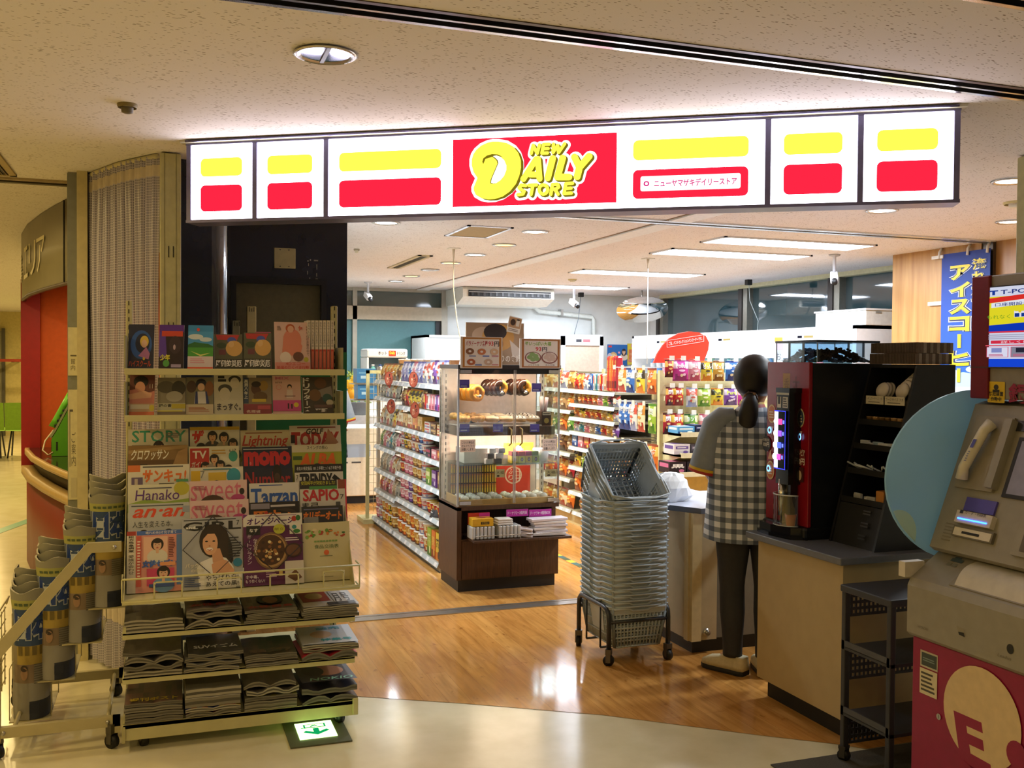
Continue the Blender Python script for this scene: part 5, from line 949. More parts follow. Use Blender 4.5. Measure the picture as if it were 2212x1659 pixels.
row(HX,7.62,7.95,1.26,'stick',.035,.15,.09,['blue','white','teal','white','red','white','cream'],'upright packet',S%'top middle')
row(HX,7.42,7.62,1.262,'stick',.05,.30,.06,['red','orange','red','crimson'],'tall packet',S%'top front',texts=('揚げ',))
row(HX,7.42,8.36,1.135,'bag',.12,.10,.05,['brown','orange','red','red','orange','pink','lime','black','white'],'snack bag',S%'second',lean=.1)
row(HX,7.42,8.36,1.01,'bag',.11,.095,.06,['orange','yellow','red','orange','red','gold','yellow','white'],'snack bag',S%'third',lean=.1)
row(HX,7.42,8.36,.88,'bag',.12,.10,.05,['white','teal','pink','beige','blue','red','gold','purple'],'snack bag',S%'fourth',lean=.1)
row(HX,7.42,8.36,.74,'box',.11,.10,.06,['blue','pink','red','tan','cream','gold','beige'],'biscuit carton',S%'fifth',texts=('森','菓'))
row(HX,7.42,8.36,.56,'bag',.13,.16,.06,['yellow','lime','yellow','lime','brown','cream'],'snack bag',S%'sixth',lean=.1)
row(HX,7.42,8.36,.33,'bag',.14,.20,.07,['orange','orange','red','orange','red','brown'],'snack bag',S%'seventh',lean=.1,texts=('味','揚'))
row(HX+.04,7.42,8.36,.135,'bag',.16,.18,.09,['cream','yellow','gold','black','blue'],'large snack bag',S%'bottom',lean=.15)
for z,cols,nm_ in ((1.26,['cream','gold','cream','white','gold'],'first'),(1.06,['orange','brown','orange','tan','orange'],'second'),(.86,['green','gold','green','orange','green'],'third'),(.66,['brown','tan','purple','brown','tan'],'fourth'),(.42,['red','orange','red','orange','crimson'],'fifth'),(.135,['gold','orange','gold','cream','orange'],'sixth')):
    row(HX+.03,8.44,9.36,z,'bag',.17,.17,.07,cols,'snack bag',nm_+' rear-bay snack shelf',lean=.15)
# hanging bags on hooks at the near bay of the snack gondola
def hanger(X,ys,z,w,h,d,cols,shelf,texts=()):
    for i,(y,c) in enumerate(zip(ys,cols)):
        p=PAL[c]; me=proto('bag',w,h,d,p[0],p[1],p[2],texts[i%len(texts)] if texts else None); put('snack_bag',me,Matrix.Translation((X,y,z))@FACE_W,'%s bag hanging on a hook, %s along the %s'%(c,ORD[i],shelf),'snack bag','bags on the '+shelf)
        b=MB(); b.tube([(HX+.36,y,z+h+.008),(X-.06,y,z+h+.004),(X-.07,y,z+h+.014)],.0025,ALU,6); b.box(X-.075,X-.071,y-.022,y+.022,z+h-.012,z+h+.022,mat('#e0d8c0',.5)); b.build('display_hook',g2)
hanger(HX+.02,(7.33,7.18,7.0,6.81),1.265,.15,.20,.04,['cream','blue','yellow','orange'],'top hook row of the snack gondola',('菓','塩','塩','柿'))
hanger(HX+.02,(7.32,7.22,7.12,6.98,6.80),.96,.13,.23,.04,['blue','blue','white','cream','lime'],'middle hook row of the snack gondola',('海','海','豆','菓','果'))
hanger(HX+.02,(7.30,7.16,7.02,6.88,6.76),.66,.13,.22,.04,['brown','tan','yellow','orange','orange'],'low hook row of the snack gondola',('豆','豆','芋','柿','柿'))
hanger(HX+.02,(7.24,6.98,6.78),.40,.15,.22,.04,['red','orange','red'],'lowest hook row of the snack gondola')
# end cap with sweets, looking to the hall
EY=6.62
b=MB(); b.box(HX+.05,HX+1.15,EY+.06,EY+.08,.2,1.42,mat('#d8cf9c',.5)); b.box(HX+1.12,HX+1.15,EY-.02,EY+.08,0,1.45,mat('#d3c998',.5)); b.build('end_panel',g2)
for z in (1.03,1.22,1.40):
    b=MB(); b.box(HX+.04,HX+1.14,EY+.02,EY+.03,z,z+.035,mat('#e8e0b8',.4)); b.build('hook_bar',g2)
P_=lambda px,Y=EY: onY(px,850,Y).x
def bagat(px0,px1,yt_,yb_,c,lab,text=None,tc='#f4f0e8',cols=None,Y=EY-.03):
    a=onY(px0,yt_,Y); c2=onY(px1,yb_,Y); p=cols or PAL[c]; me=proto('bag',c2.x-a.x,a.z-c2.z,.045,p[0],p[1],p[2],text,tc); put('candy_bag',me,Matrix.Translation(((a.x+c2.x)/2,Y,c2.z)),lab,'candy bag','sweets on the end rack of the snack gondola')
    b=MB(); xm=(a.x+c2.x)/2; b.tube([(xm,EY+.05,a.z+.006),(xm,Y-.04,a.z+.006)],.0025,ALU,6); b.box(xm-.02,xm+.02,Y-.045,Y-.041,a.z-.004,a.z+.03,mat('#f0ece0',.4)); b.build('display_hook',g2)
for q in ((1436,1455,777,815,'crimson','dark red sweet bag at the corner of the top sweet row'),(1453,1487,777,823,'magenta','pink sweet bag with green sweets, top sweet row','Poifull'),(1487,1513,778,823,'pink','pink and green sweet bag, top sweet row','果汁'),(1514,1538,780,823,'yellow','yellow fruit sweet bag, top sweet row, beside the pink and green one','ピュレ'),(1540,1564,780,823,'gold','second yellow fruit sweet bag, top sweet row, beside the blue and red one','ピュレ'),(1567,1599,780,823,'blue','blue and red candy bag, end of the top sweet row','梅'),
  (1438,1455,836,876,'crimson','dark red plum bag, behind the second sweet row corner','男'),(1454,1476,836,876,'red','red plum sweet bag, second sweet row','男梅'),(1482,1506,837,879,'white','clear bag with purple grape picture, second sweet row'),(1508,1534,838,878,'lime','clear green grape sweet bag, second sweet row'),(1536,1562,838,875,'yellow','yellow sweet bag with thin dark lettering, second sweet row','Puré','#3a4a1c'),(1564,1592,838,875,'purple','dark purple sweet bag with lime lettering, second sweet row','Puré','#c8d83c'),(1594,1612,838,875,'magenta','magenta sweet bag by the customer, second sweet row'),
  (1432,1450,892,938,'crimson','dark red plum bag at the corner, third sweet row','男'),(1450,1476,892,940,'red','red plum sweet bag with black panel, third sweet row','男梅'),(1478,1507,894,936,'green','bright green sweet bag with a dark picture, third sweet row','ミント'),(1510,1533,894,930,'pink','pale pink sweet bag by the customer, third sweet row')):
    bagat(*q)
for z,lab in ((.985,'a'),(.83,'b'),(.69,'c')):
    b=MB(); b.box(HX+.05,HX+1.1,EY-.22,EY+.06,z-.02,z,mat('#d8cfa0',.5)); b.box(HX+.05,HX+1.1,EY-.225,EY-.22,z-.025,z+.01,mat('#e0d8b0',.5)); b.build('shelf_board',g2)
    for x in (HX+.05,): b=MB(); b.prism([(x,EY-.22,z-.02),(x,EY+.06,z-.09),(x,EY+.06,z+.04),(x,EY-.22,z+.01)],(.006,0,0),mat('#d8cfa0',.5)); b.build('bracket',g2)
def boxat(px0,px1,py,Y,z,h,d,c1,c2,c3,lab,text=None):
    x0=onY(px0,py,Y).x; x1=onY(px1,py,Y).x; put('sweet_carton',proto('box',x1-x0,h,d,c1,c2,c3,text),Matrix.Translation(((x0+x1)/2,Y+d/2,z+.001)),lab,'box','cartons on the end rack of the snack gondola')
boxat(1464,1500,955,EY-.2,.985,.05,.15,'#5aa0d0','#d8e4e8','#2a5a98','pale blue open carton, top little shelf of the sweet rack'); boxat(1502,1520,955,EY-.2,.985,.06,.15,'#1c2440','#3a4a88','#14182c','navy carton, top little shelf of the sweet rack')
boxat(1456,1490,995,EY-.2,.83,.075,.16,'#e0d8d8','#6a5098','#c8c0c8','white carton with purple mark, middle little shelf of the sweet rack'); boxat(1492,1520,995,EY-.2,.83,.07,.16,'#4a4650','#8a8290','#2a2830','grey carton, middle little shelf of the sweet rack')
boxat(1446,1482,1030,EY-.2,.69,.085,.17,'#2c2028','#c86a90','#1c1418','black carton with pink picture, lowest little shelf of the sweet rack','黒'); boxat(1484,1512,1030,EY-.2,.69,.085,.17,'#241c26','#6a5a98','#1c1418','black carton with purple picture, lowest little shelf of the sweet rack','黒')
# red speech-bubble panel over the sweets
t=thing('promotion_board','big red rounded promotion panel above the sweet rack','sign',(3.95,6.75,1.4)); b=MB(); a=onY(1415,782,6.8); R_=lambda px,py: (lambda v:(v.x,6.8,v.z))(onY(px,py,6.8))
P=[R_(*q) for q in ((1412,784),(1420,765),(1433,745),(1447,730),(1466,720),(1488,716),(1510,718),(1525,726),(1532,740),(1530,756),(1524,772),(1520,784))]; b.prism(list(reversed(P)),(0,.02,0),mat('#e0341e',.4,0,.02)); b.build('panel',t)
b=MB(); a=R_(1440,748); c=R_(1521,735); pg=Page(b,(a[0],6.798,a[2]-.01),Vector(c)-Vector(a),(0,0,1),c[0]-a[0],.055,.0005,.002); W_='#f4e8e0'
for q in ((0,0,1,.04),(0,.96,1,1),(0,0,.008,1),(.992,0,1,1)): pg.r(*q,W_); pg.k-=pg.st
pg.t(.05,.25,.95,.75,'ご当、パストセレクションパンコーナーです。',W_,.01); b.build('lettering',t)
b=MB(); b.box(R_(1460,784)[0],R_(1464,784)[0],6.81,6.82,1.30,R_(1460,770)[2],ALU); b.build('support_rod',t)
# ================================================================== DOUGHNUT CASE
CX0,CX1,CY0,CY1=1.815,2.53,6.11,6.55
WD=nodemat('dark_walnut',lambda nt,N,L,b:(lambda n:(L(coords(nt,N,L,(30,30,2.5)),n.inputs['Vector']),L(ramp(nt,N,n.outputs['Fac'],L,[(.3,'#3e2718'),(.7,'#563822')]),b.inputs['Base Color'])))(N('ShaderNodeTexNoise')),.45)
dc=thing('doughnut_case','brown cabinet with lit glass display case of doughnuts in the shop entrance','display case',((CX0+CX1)/2,6.33,0))
b=MB(); b.box(CX0+.015,CX1-.02,CY0+.02,CY1-.01,0,.08,mat('#1e1c1c',.5)); b.build('plinth',dc)
b=MB(); b.box(CX0+.03,CX1,CY0+.006,CY1-.001,.08,.345,WD); b.box(CX0,CX0+.03,CY0,CY1,.08,.555,WD); b.box(CX1-.03,CX1,CY0+.06,CY1,.345,.555,WD); b.box(CX0+.03,CX1-.03,6.36,CY1,.345,.555,WD); b.box(CX0,CX1,CY0,CY1,.535,.562,WD); b.build('cabinet',dc)
for x0,x1 in ((CX0+.035,2.185),(2.19,CX1-.004)): b=MB(); b.box(x0,x1,CY0-.002,CY0+.006,.085,.335,WD,.002); b.build('door',dc)
b=MB(); b.box(CX0+.07,CX1+.03,5.955,CY0+.1,.345,.362,WD,.003); b.build('ledge',dc)
b=MB(); b.tube([(1.90,6.0,.365),(1.90,5.97,.385),(1.90,5.965,.388),(2.2,5.965,.388),(2.5,5.965,.388)],.003,ALU,6); b.box(2.2,2.204,5.96,5.965,.362,.39,ALU); b.build('ledge_rail',dc)
b=MB(); b.box(CX0,CX1+.005,CY0-.005,CY1,1.458,1.485,mat('#2c2220',.35)); b.build('top_board',dc)
b=MB(); b.box(CX0+.01,CX1-.01,CY1-.02,CY1-.01,.56,1.458,mat('#e8d4c8',.5)); b.build('back_panel',dc)
AL=mat('#cfc8c4',.25,.8,.03)
for x in (CX0,CX1-.012): 
    b=MB(); b.box(x,x+.012,CY0,CY0+.012,.56,1.46,AL); b.box(x,x+.012,CY1-.012,CY1,.56,1.46,AL); b.build('post',dc)
    b=MB(); b.box(x+.003,x+.03,6.44,6.455,.57,1.45,mat('#e0d4cc',.4)); 
    for k in range(20): b.box(x+.012,x+.018,6.438,6.44,.6+k*.042,.622+k*.042,BLACK)
    b.build('slotted_strip',dc)
GL=glass('#f4f8f6',.05,.02)
b=MB(); b.box(CX0+.003,CX0+.008,CY0+.012,CY1-.012,.565,1.458,GL); b.build('side_glass',dc)
b=MB(); b.box(CX1-.008,CX1-.003,CY0+.012,CY1-.012,.565,1.458,GL); b.build('side_glass',dc)
for i,(x0,x1) in enumerate(((CX0+.012,2.205),(2.21,CX1-.004))):
    d=MB(); d.box(x0,x1,CY0-.004,CY0+.001,.572,1.452,GL); do=d.build('glass_door',dc)
    for z in (.572,1.43): h=MB(); h.box(x0+.002 if i==0 else x1-.08,x0+.08 if i==0 else x1-.002,CY0-.009,CY0+.005,z,z+.022,AL); h.build('hinge',do)
    h=MB(); x=2.17 if i==0 else 2.245; h.tube([(x,CY0-.004,1.07),(x+.006,CY0-.03,1.06),(x+.004,CY0-.032,.97),(x-.008,CY0-.02,.955)],.006,mat('#a08a5c',.3,.8),10); h.build('handle',do)
    h=MB(); h.box(x1-.006 if i==0 else x0,x1 if i==0 else x0+.006,CY0-.006,CY0+.003,.572,1.452,glass('#e8e4e0',.12,.05,.6)); h.build('edge_strip',do)
b=MB(); b.box(CX0+.02,CX1-.02,6.145,6.52,1.018,1.075,WD); b.build('shelf_board',dc)
b=MB(); b.box(CX0+.012,CX1-.012,6.118,6.126,1.425,1.458,mat('#2c2220',.35)); b.build('valance',dc)
b=MB(); b.box(CX0+.02,CX1-.02,6.15,6.50,.822,.828,glass('#e0f0ec',.12,.03)); b.build('glass_shelf',dc)
b=MB(); b.box(CX0+.02,CX1-.03,6.13,6.15,.562,.60,mat('#c99a58',.45)); b.box(CX0+.02,CX1-.03,6.15,6.5,.562,.575,mat('#c99a58',.45)); b.box(2.165,2.18,6.15,6.5,.575,.6,mat('#c99a58',.45)); b.box(CX0+.02,CX0+.035,6.15,6.5,.575,.615,mat('#c99a58',.45)); b.build('wooden_tray',dc)
for z,y in ((1.456,6.2),(1.018,6.26)):
    b=MB(); b.box(CX0+.05,CX1-.05,y,y+.03,z-.008,z-.001,emis('#ffe0c4',95 if z>1.2 else 110)); b.build('light_strip',dc)
# rods with ring doughnuts
PKC='#e0962e'; CHO='#3a2018'
def ring_don(c,R_,r,lab,axis='y',base='#d8963c',cov=None,covf=None,wob=None,sq=1.,rot=None,strp=None):
    b=MB(); mb=mat(base,.55,0,.10,60); mc=mat(cov,.22) if cov else mb; ms=mat(strp,.3) if strp else None
    b.torus((0,0,0),R_,r,mb,axis,28,12,wob,(lambda i,j:(ms if (strp and int(i*28)%3==0 and .0<j<.5) else (mc if (cov and covf(i,j)) else mb))),sq)
    o=b.build('doughnut'); o.location=c
    if rot: o.rotation_euler=rot
    return tag(o,lab,'doughnut','doughnuts in the glass case')
for k,(px,py,kind) in enumerate(((1021,860,'oval'),(1068,853,'choc'),(1119,852,'choc'))):
    p=onY(px,py,6.32); rod=MB(); rod.cyl((p.x-.02,6.53,p.z+.015),(p.x+.01,6.20,p.z+.015),.005,ALU,8); rod.ball((p.x+.012,6.195,p.z+.017),.011,ALU,10); rod.build('display_rod',dc)
    for j in range(4):
        y=6.24+.055*j; lab='%s doughnut, %s on the %s rod of the glass case'%({'oval':'long orange-glazed','choc':'half chocolate-dipped'}[kind],ORD[j],ORD[k])
        c=(p.x-.012*j,y,p.z-.005 if kind=='choc' else p.z-.02)
        if kind=='oval': ring_don(c,.040,.018,lab,'y',PKC,None,None,lambda a:1+.12*math.sin(5*a),1.0,(0,.08,.25))
        else: ring_don(c,.034,.022,lab,'y','#d89a2c',CHO,lambda i,j:.28<i<.88,lambda a:1+.10*abs(math.sin(6*a)),1.,(0,.3,.3))
for x,z in ((2.405,1.27),): pass
# trays of doughnuts on the upper shelf
tr=MB(); tr.box(1.86,2.43,6.18,6.46,1.077,1.082,mat('#e4dcd4',.4),.002); tag(tr.build('doughnut_tray'),'flat pale tray under the doughnuts on the upper case shelf','tray')
n=0
for row_,y in enumerate((6.23,6.32,6.41)):
    for k in range(6):
        x=1.895+k*.098; z=1.082+.020+row_*.006
        t_='plain' if k<2 else ('sugar' if k<4 else 'striped')
        lab={'plain':'golden crinkled doughnut','sugar':'smooth pale glazed doughnut','striped':'white doughnut with chocolate stripes'}[t_]+', %s of the %s line on the upper tray'%(ORD[k],('front','middle','rear')[row_])
        if t_=='plain': ring_don((x,y,z),.027,.019,lab,'z','#dda252',None,None,lambda a:1+.22*math.cos(8*a))
        elif t_=='sugar': ring_don((x,y,z),.030,.020,lab,'z','#e2b070','#ecd0a8',lambda i,j:j<.5)
        else: ring_don((x,y,z),.028,.020,lab,'z','#dcae78','#f0e4d4',lambda i,j:j<.5,strp='#4a2a1c')
def card(px0,px1,py0,py1,Y,fn,name,lab,cat='card',th=.003,tilt=0.,group=None,edge='#d8d0c8'):
    a=onY(px0,py0,Y); c=onY(px1,py1,Y)
    return leaf(name,a.x,c.x,Y,a.z,a.z-c.z,tilt,fn,lab,cat,group,th,0.,edge)
pc=lambda c='#5a4ab0',c2='#6a5ac0':(lambda p:p.r(0,0,1,1,c).r(.05,.45,.95,.95,c2).lines(.1,.1,.8,.3,2,'#d8d0e8'))
for i,(x0,x1,y0,y1) in enumerate(((993,1014,820,838),(1149,1169,828,846),(993,1014,916,933),(1065,1086,916,933),(1145,1165,916,933))):
    card(x0,x1,y0,y1,6.14,pc(),'price_card',('purple price card above the orange oval doughnuts','purple price card by the case wall strip','purple price card before the golden doughnuts','purple price card before the glazed doughnuts','purple price card before the striped doughnuts')[i],'price card')
for i,(x0,x1,y0,y1) in enumerate(((1015,1027,904,922),(1070,1082,904,912),(1124,1135,904,912))):
    card(x0,x1,y0,y1,6.45,lambda p:p.r(0,0,1,1,'#8a8478').e(.5,.4,.35,.25,'#4a3a30').lines(.1,.7,.9,.95,2,'#4a4844'),'photo_card',('small photo card behind the golden doughnuts','small photo card behind the glazed doughnuts','small photo card behind the striped doughnuts')[i],'card')
t=thing('tong_holder','dark holder with tongs and a wrapped roll inside the glass case','holder',(2.45,6.25,1.075)); b=MB(); b.box(2.435,2.505,6.2,6.3,1.076,1.17,mat('#4a3020',.4)); pg=Page(b,(2.435,6.2,1.076),(1,0,0),(0,0,1),.07,.094); pg.r(.1,.75,.95,.98,'#d8c8b0').lines(.15,.8,.9,.92,1,'#4a3a2c'); pg.e(.5,.35,.25,.2,'#b89a4a'); b.build('box',t)
b=MB(); b.cyl((2.455,6.25,1.15),(2.45,6.24,1.27),.012,mat('#e8d8d8',.5),10); b.cyl((2.48,6.26,1.15),(2.492,6.25,1.265),.012,mat('#e0c8cc',.5),10); b.build('roll',t)
# sticker notices on the glass
def f_note(p): p.rr(0,0,1,1,.006,'#f0dcd0'); [ (p.t(.1,.66-.28*i,.92,.88-.28*i,s,'#3a2824',.01)) for i,s in enumerate(('こちらの商品は','セルフでご使う','お願いします。'))]
card(994,1027,950,976,6.103,f_note,'glass_notice','pale notice sticker on the case glass beside the metal post','notice',.001); card(1172,1202,948,974,6.103,f_note,'glass_notice','pale notice sticker on the case glass by the snack shelves','notice',.001)
# glass shelf goods
b=MB(); b.box(1.90,2.17,6.24,6.44,.829,.93,mat('#f0ece8',.4),.004); o=b.build('cake_box'); tag(o,'big white paper box on the glass shelf of the case','box')
for i in range(6):
    x=2.03+.012*i; z=.829+(i%3)*.035
    b=MB(); b.box(x+.03*(i//3),x+.03*(i//3)+.045,6.17,6.21,z,z+.032,'#6a6468' if i%2 else '#d8d4d8'); tag(b.build('small_carton'),'small %s carton, %s of the little heap in front of the white box'%('grey' if i%2 else 'white',ORD[i]),'box','small cartons on the glass shelf')
for i,(x,c,c2,nm_) in enumerate(((2.215,'#c8b43a','#8a3028','red-topped'),(2.265,'#c8c43a','#a8342c','dark red-topped'),(2.315,'#d8c03a','#a8406a','pink-topped'),(2.365,'#a8b83a','#6a8a2c','green-topped'))):
    b=MB(); b.box(x,x+.046,6.18,6.26,.829,.875,mat(c,.4)); b.box(x+.002,x+.044,6.185,6.255,.875,.905,mat(c2,.4)); pg=Page(b,(x,6.18,.829),(1,0,0),(0,0,1),.046,.046); pg.e(.5,.5,.2,.3,'#3a2a1c').t(.4,.35,.6,.65,'菓','#e8e0c0'); tag(b.build('sweet_box'),'yellow %s sweet box, %s along the glass shelf'%(nm_,ORD[i]),'box','sweet boxes on the glass shelf')
card(1088,1152,957,980,6.42,lambda p:p.r(0,0,1,1,'#e8d83c').r(0,0,.33,.6,'#d8c83a').r(.33,0,.66,.5,'#c87ab8').e(.5,.5,.1,.3,'#f0e8e0').r(.7,.2,.9,.7,'#d8c050'),'promotion_card','bright yellow card standing behind the sweet boxes','card')
b=MB(); b.rings([[ (2.415+s*(.05+.008*k)*math.cos(a)+.05, 6.3+(.06)*math.sin(a), .829+z) for a in [i*PI/6 for i in range(12)] for s in (1,)] for k,z in ((0,0),(1,.05),(0,.085))],mat('#e8e4f0',.3)); tag(b.build('plastic_tub'),'white plastic tub at the end of the glass shelf','tub')
# lower back: stacked narrow cartons and red poster
R0=onY(985,1008,6.48).x
for r in range(3):
    for k in range(18):
        x=1.86+k*.0185; z=.602+r*.07; b=MB(); b.box(x,x+.0165,6.43,6.50,z,z+.0685,mat('#5a3a2c',.4)); pg=Page(b,(x,6.43,z),(1,0,0),(0,0,1),.0165,.0685); pg.r(.3,.06,1,.95,'#d8a040').r(.35,.1,.95,.5,'#e0c048' if r!=1 else '#d8b040').r(.35,.8,.95,.92,'#c86a38')
        tag(b.build('slim_carton'),'slim yellow and brown carton, %s in the %s carton row under the glass shelf'%(ORD[k],('lower','middle','upper')[r]),'box','slim cartons standing in rows')
b=MB(); b.box(1.85,2.20,6.42,6.505,.576,.6015,mat('#6a4a34',.5)); tag(b.build('carton_riser'),'low brown riser under the slim cartons','riser')
def f_redp(p): p.r(0,0,1,1,'#c8301c').e(.52,.68,.24,.3,'#e8c0a8').e(.52,.68,.20,.25,'#c8301c').vt(.38,.5,.52,.92,'ふり','#ecd0bc',.01); p.r(.55,.66,.74,.68,'#ecd0bc').r(.6,.46,.62,.9,'#ecd0bc').r(.68,.46,.70,.9,'#ecd0bc').r(.55,.56,.74,.58,'#ecd0bc').r(.55,.78,.74,.8,'#ecd0bc')
card(1069,1145,1007,1068,6.46,f_redp,'red_poster','red poster with a pale round emblem inside the case','poster')
card(1070,1090,1014,1031,6.15,lambda p:p.r(0,0,1,1,'#e0d0a0').t(.1,.4,.9,.8,'大福','#3a2a20').e(.3,.2,.15,.12,'#4a3028'),'photo_card','cream name card in front of the red poster','card'); card(1178,1202,1014,1029,6.15,lambda p:p.r(0,0,1,1,'#e0d0a0').t(.1,.4,.9,.8,'大福','#3a2a20').e(.3,.2,.15,.12,'#4a3028'),'photo_card','cream name card by the far case glass','card')
n=0
for r,y in enumerate((6.19,6.26,6.33)):
    for k in range(8):
        x=1.89+k*.078+(.012 if k>3 else 0); b=MB(); b.ball((x,y,.601),.030,mat('#f6eee8' if k%2 else '#f0e4d8',.6),12,(1,.85,.72)); b.tube([(x-.02,y-.01,.615),(x,y-.015,.627),(x+.02,y-.008,.615)],.002,glass('#ffffff',.3,.1),6)
        tag(b.build('rice_cake'),'white wrapped rice cake, %s in the %s line of the wooden tray'%(ORD[k],('front','middle','rear')[r]),'rice cake','rice cakes in the wooden tray')
# top of the case: price boards, brown doughnut picture, small card
def f_dn(p):
    p.r(0,0,1,1,'#d8ccc0').r(.05,.03,.97,.98,'#b8782c').r(.1,.07,.92,.93,'#e8ddd2'); p.t(.12,.70,.64,.88,'バラドーナツ各種',"#a82420",.02).t(.66,.72,.78,.86,'93','#d02430',.02).t(.80,.70,.92,.86,'円','#2a2430',.02)
    for x,y,c in ((.22,.54,'#8a5a3c'),(.5,.53,'#c87848'),(.8,.53,'#d8b490'),(.25,.2,'#b86438'),(.66,.2,'#c8a890')): p.e(x,y,.10,.10,c); p.e(x,y,.035,.035,'#e8ddd2')
    for x,y,c in ((.2,.4,'#8a90b0'),(.52,.4,'#5a70b8'),(.74,.4,'#b87880'),(.34,.12,'#6a78b0'),(.74,.13,'#c88888')): p.r(x,y-.03,x+.16,y+.01,c)
def f_mz(p):
    p.r(0,0,1,1,'#d8ccc0').r(.05,.03,.97,.98,'#a8682c').r(.1,.07,.92,.93,'#e8ddd2'); p.t(.12,.76,.76,.9,'苺いっぱい大福','#7aa82c',.02).t(.38,.58,.52,.72,'93','#d02430',.02).t(.54,.57,.66,.72,'円','#2a2430',.02)
    for x,c in ((.32,'#8aa868'),(.72,'#d0b4a4')):
        p.e(x,.36,.2,.2,'#8a5048').e(x,.37,.17,.17,'#e0d4c8')
        for dx,dy in ((-.08,.0),(.06,.05),(0,-.07),(-.02,.1),(.09,-.05)): p.e(x+dx,.37+dy,.07,.07,c)
    p.t(.2,.09,.46,.14,'よもぎ大福','#5a6a3c').t(.62,.09,.84,.14,'あん大福','#5a3a5c')
card(995,1085,727,796,6.098,f_dn,'price_board','doughnut price board on top of the case, at its metal post corner','price board',.006); card(1123,1211,731,796,6.098,f_mz,'price_board','rice cake price board on top of the case, by the snack shelves','price board',.006)
def f_big(p): p.r(0,0,1,1,'#9a7a5c').e(.3,.7,.2,.2,'#b8987c').e(.55,.65,.28,.33,'#c08a40').e(.5,.78,.2,.2,'#241410').e(.58,.5,.06,.12,'#8a5a34').p([(.75,.6),(1,.3),(1,.1),(.8,.2)],'#d8c8bc').t(.6,.06,.95,.24,'りの食感','#efe4da',.03)
a=onY(1007,696,6.34); c=onY(1131,786,6.34); leaf('doughnut_picture',a.x,c.x,6.34,a.z,a.z-1.4855,0,f_big,'big brown doughnut picture board standing on top of the glass case','picture',None,.012,0,'#8a6a4c')
a=onY(1094,684,6.325); o=leaf('photo_card',a.x,a.x+.095,6.325,a.z,.11,0,lambda p:p.r(0,0,1,1,'#e4d8cc').r(.05,.32,.95,.95,'#b89068').e(.35,.65,.2,.2,'#3a2418').r(.6,.45,.85,.85,'#d8d0c4').e(.72,.85,.12,.05,'#3a2a1c').lines(.1,.08,.9,.26,2,'#8a7a6c'),'small tilted photo card pinned on the brown doughnut picture','card',None,.002); o.rotation_euler=(0,.2,0)
# ledge goods: clear lids, yellow box, napkins, paper bags, purple strips
for i,x in enumerate((1.88,2.06)):
    for k in range(6):
        xx=x+k*.026; b=MB(); b.box(xx,xx+.023,5.985,6.10,.3635,.445,glass('#f4f2ee',.18,.15,.35),.006); tag(b.build('clear_pack'),'clear plastic pack, %s in the %s row of packs on the case ledge'%(ORD[k],ORD[i]),'plastic pack','plastic packs on the ledge')
b=MB(); b.box(1.885,2.025,5.99,6.08,.447,.497,mat('#d8a824',.35),.002); b.box(1.884,2.026,6.02,6.03,.4975,.498,'#8a2418'); pg=Page(b,(1.885,5.99,.447),(1,0,0),(0,0,1),.14,.05); pg.r(.4,.25,.8,.6,'#1c1810').t(.44,.3,.76,.55,'スワロン','#d8a824',.02); pg=Page(b,(1.885,5.99,.497),(1,0,0),(0,1,0),.14,.09); pg.e(.5,.5,.25,.25,'#8a3018'); tag(b.build('yellow_box'),'flat yellow box lying on the clear packs of the case ledge','box')
b=MB(); b.box(1.885,2.03,6.085,6.10,.447,.52,mat('#b8301c',.4)); pg=Page(b,(1.885,6.085,.447),(1,0,0),(0,0,1),.145,.073); pg.r(.5,.2,1,1,'#c02888'); tag(b.build('red_card'),'red and purple strip behind the yellow box','card')
for k in range(3): b=MB(); b.box(2.055+.003*k,2.165-.002*k,6.0,6.09,.447+k*.014,.459+k*.014,mat('#e4dcd4',.6),.004); tag(b.build('napkin_pad'),'white paper napkin pad, %s from the bottom on the clear packs'%ORD[k],'napkin pad','napkin pads')
for k in range(3): b=MB(); b.X=Matrix.Translation((2.245,6.03,.366+.02*k))@Matrix.Rotation(-.5,4,'Z')@Matrix.Rotation(.12,4,'Y'); b.box(-.065,.065,-.04,.04,0,.016,mat('#dccfd2',.6),.004); tag(b.build('paper_bag'),'folded pale pink paper bag, %s from the bottom in the middle of the ledge'%ORD[k],'paper bag','folded paper bags')
for k in range(6): b=MB(); b.X=Matrix.Translation((2.40+.012*(k%2),6.03,.366+.019*k))@Matrix.Rotation(.06*(k%3-1),4,'Z'); b.box(-.10 if k<5 else -.13,.13,-.05,.05,0,.017,mat('#d8d0d8' if k%2 else '#e2dcdc',.55),.003); tag(b.build('folded_carton'),'folded white take-away carton, %s from the bottom at the end of the ledge'%ORD[k],'box','folded cartons on the ledge')
for px0,px1,s,lab in ((1094,1141,'ドーナツ2〜3個用袋','purple strip sign for small bags above the ledge'),(1143,1191,'ドーナツ4〜8個用BOX','purple strip sign for boxes above the ledge')):
    card(px0,px1,1101,1114,6.085,lambda p:p.r(0,0,1,1,'#b8289a').t(.06,.25,.94,.75,s,'#f0dcf0',.01),'strip_sign',lab,'sign',.002)
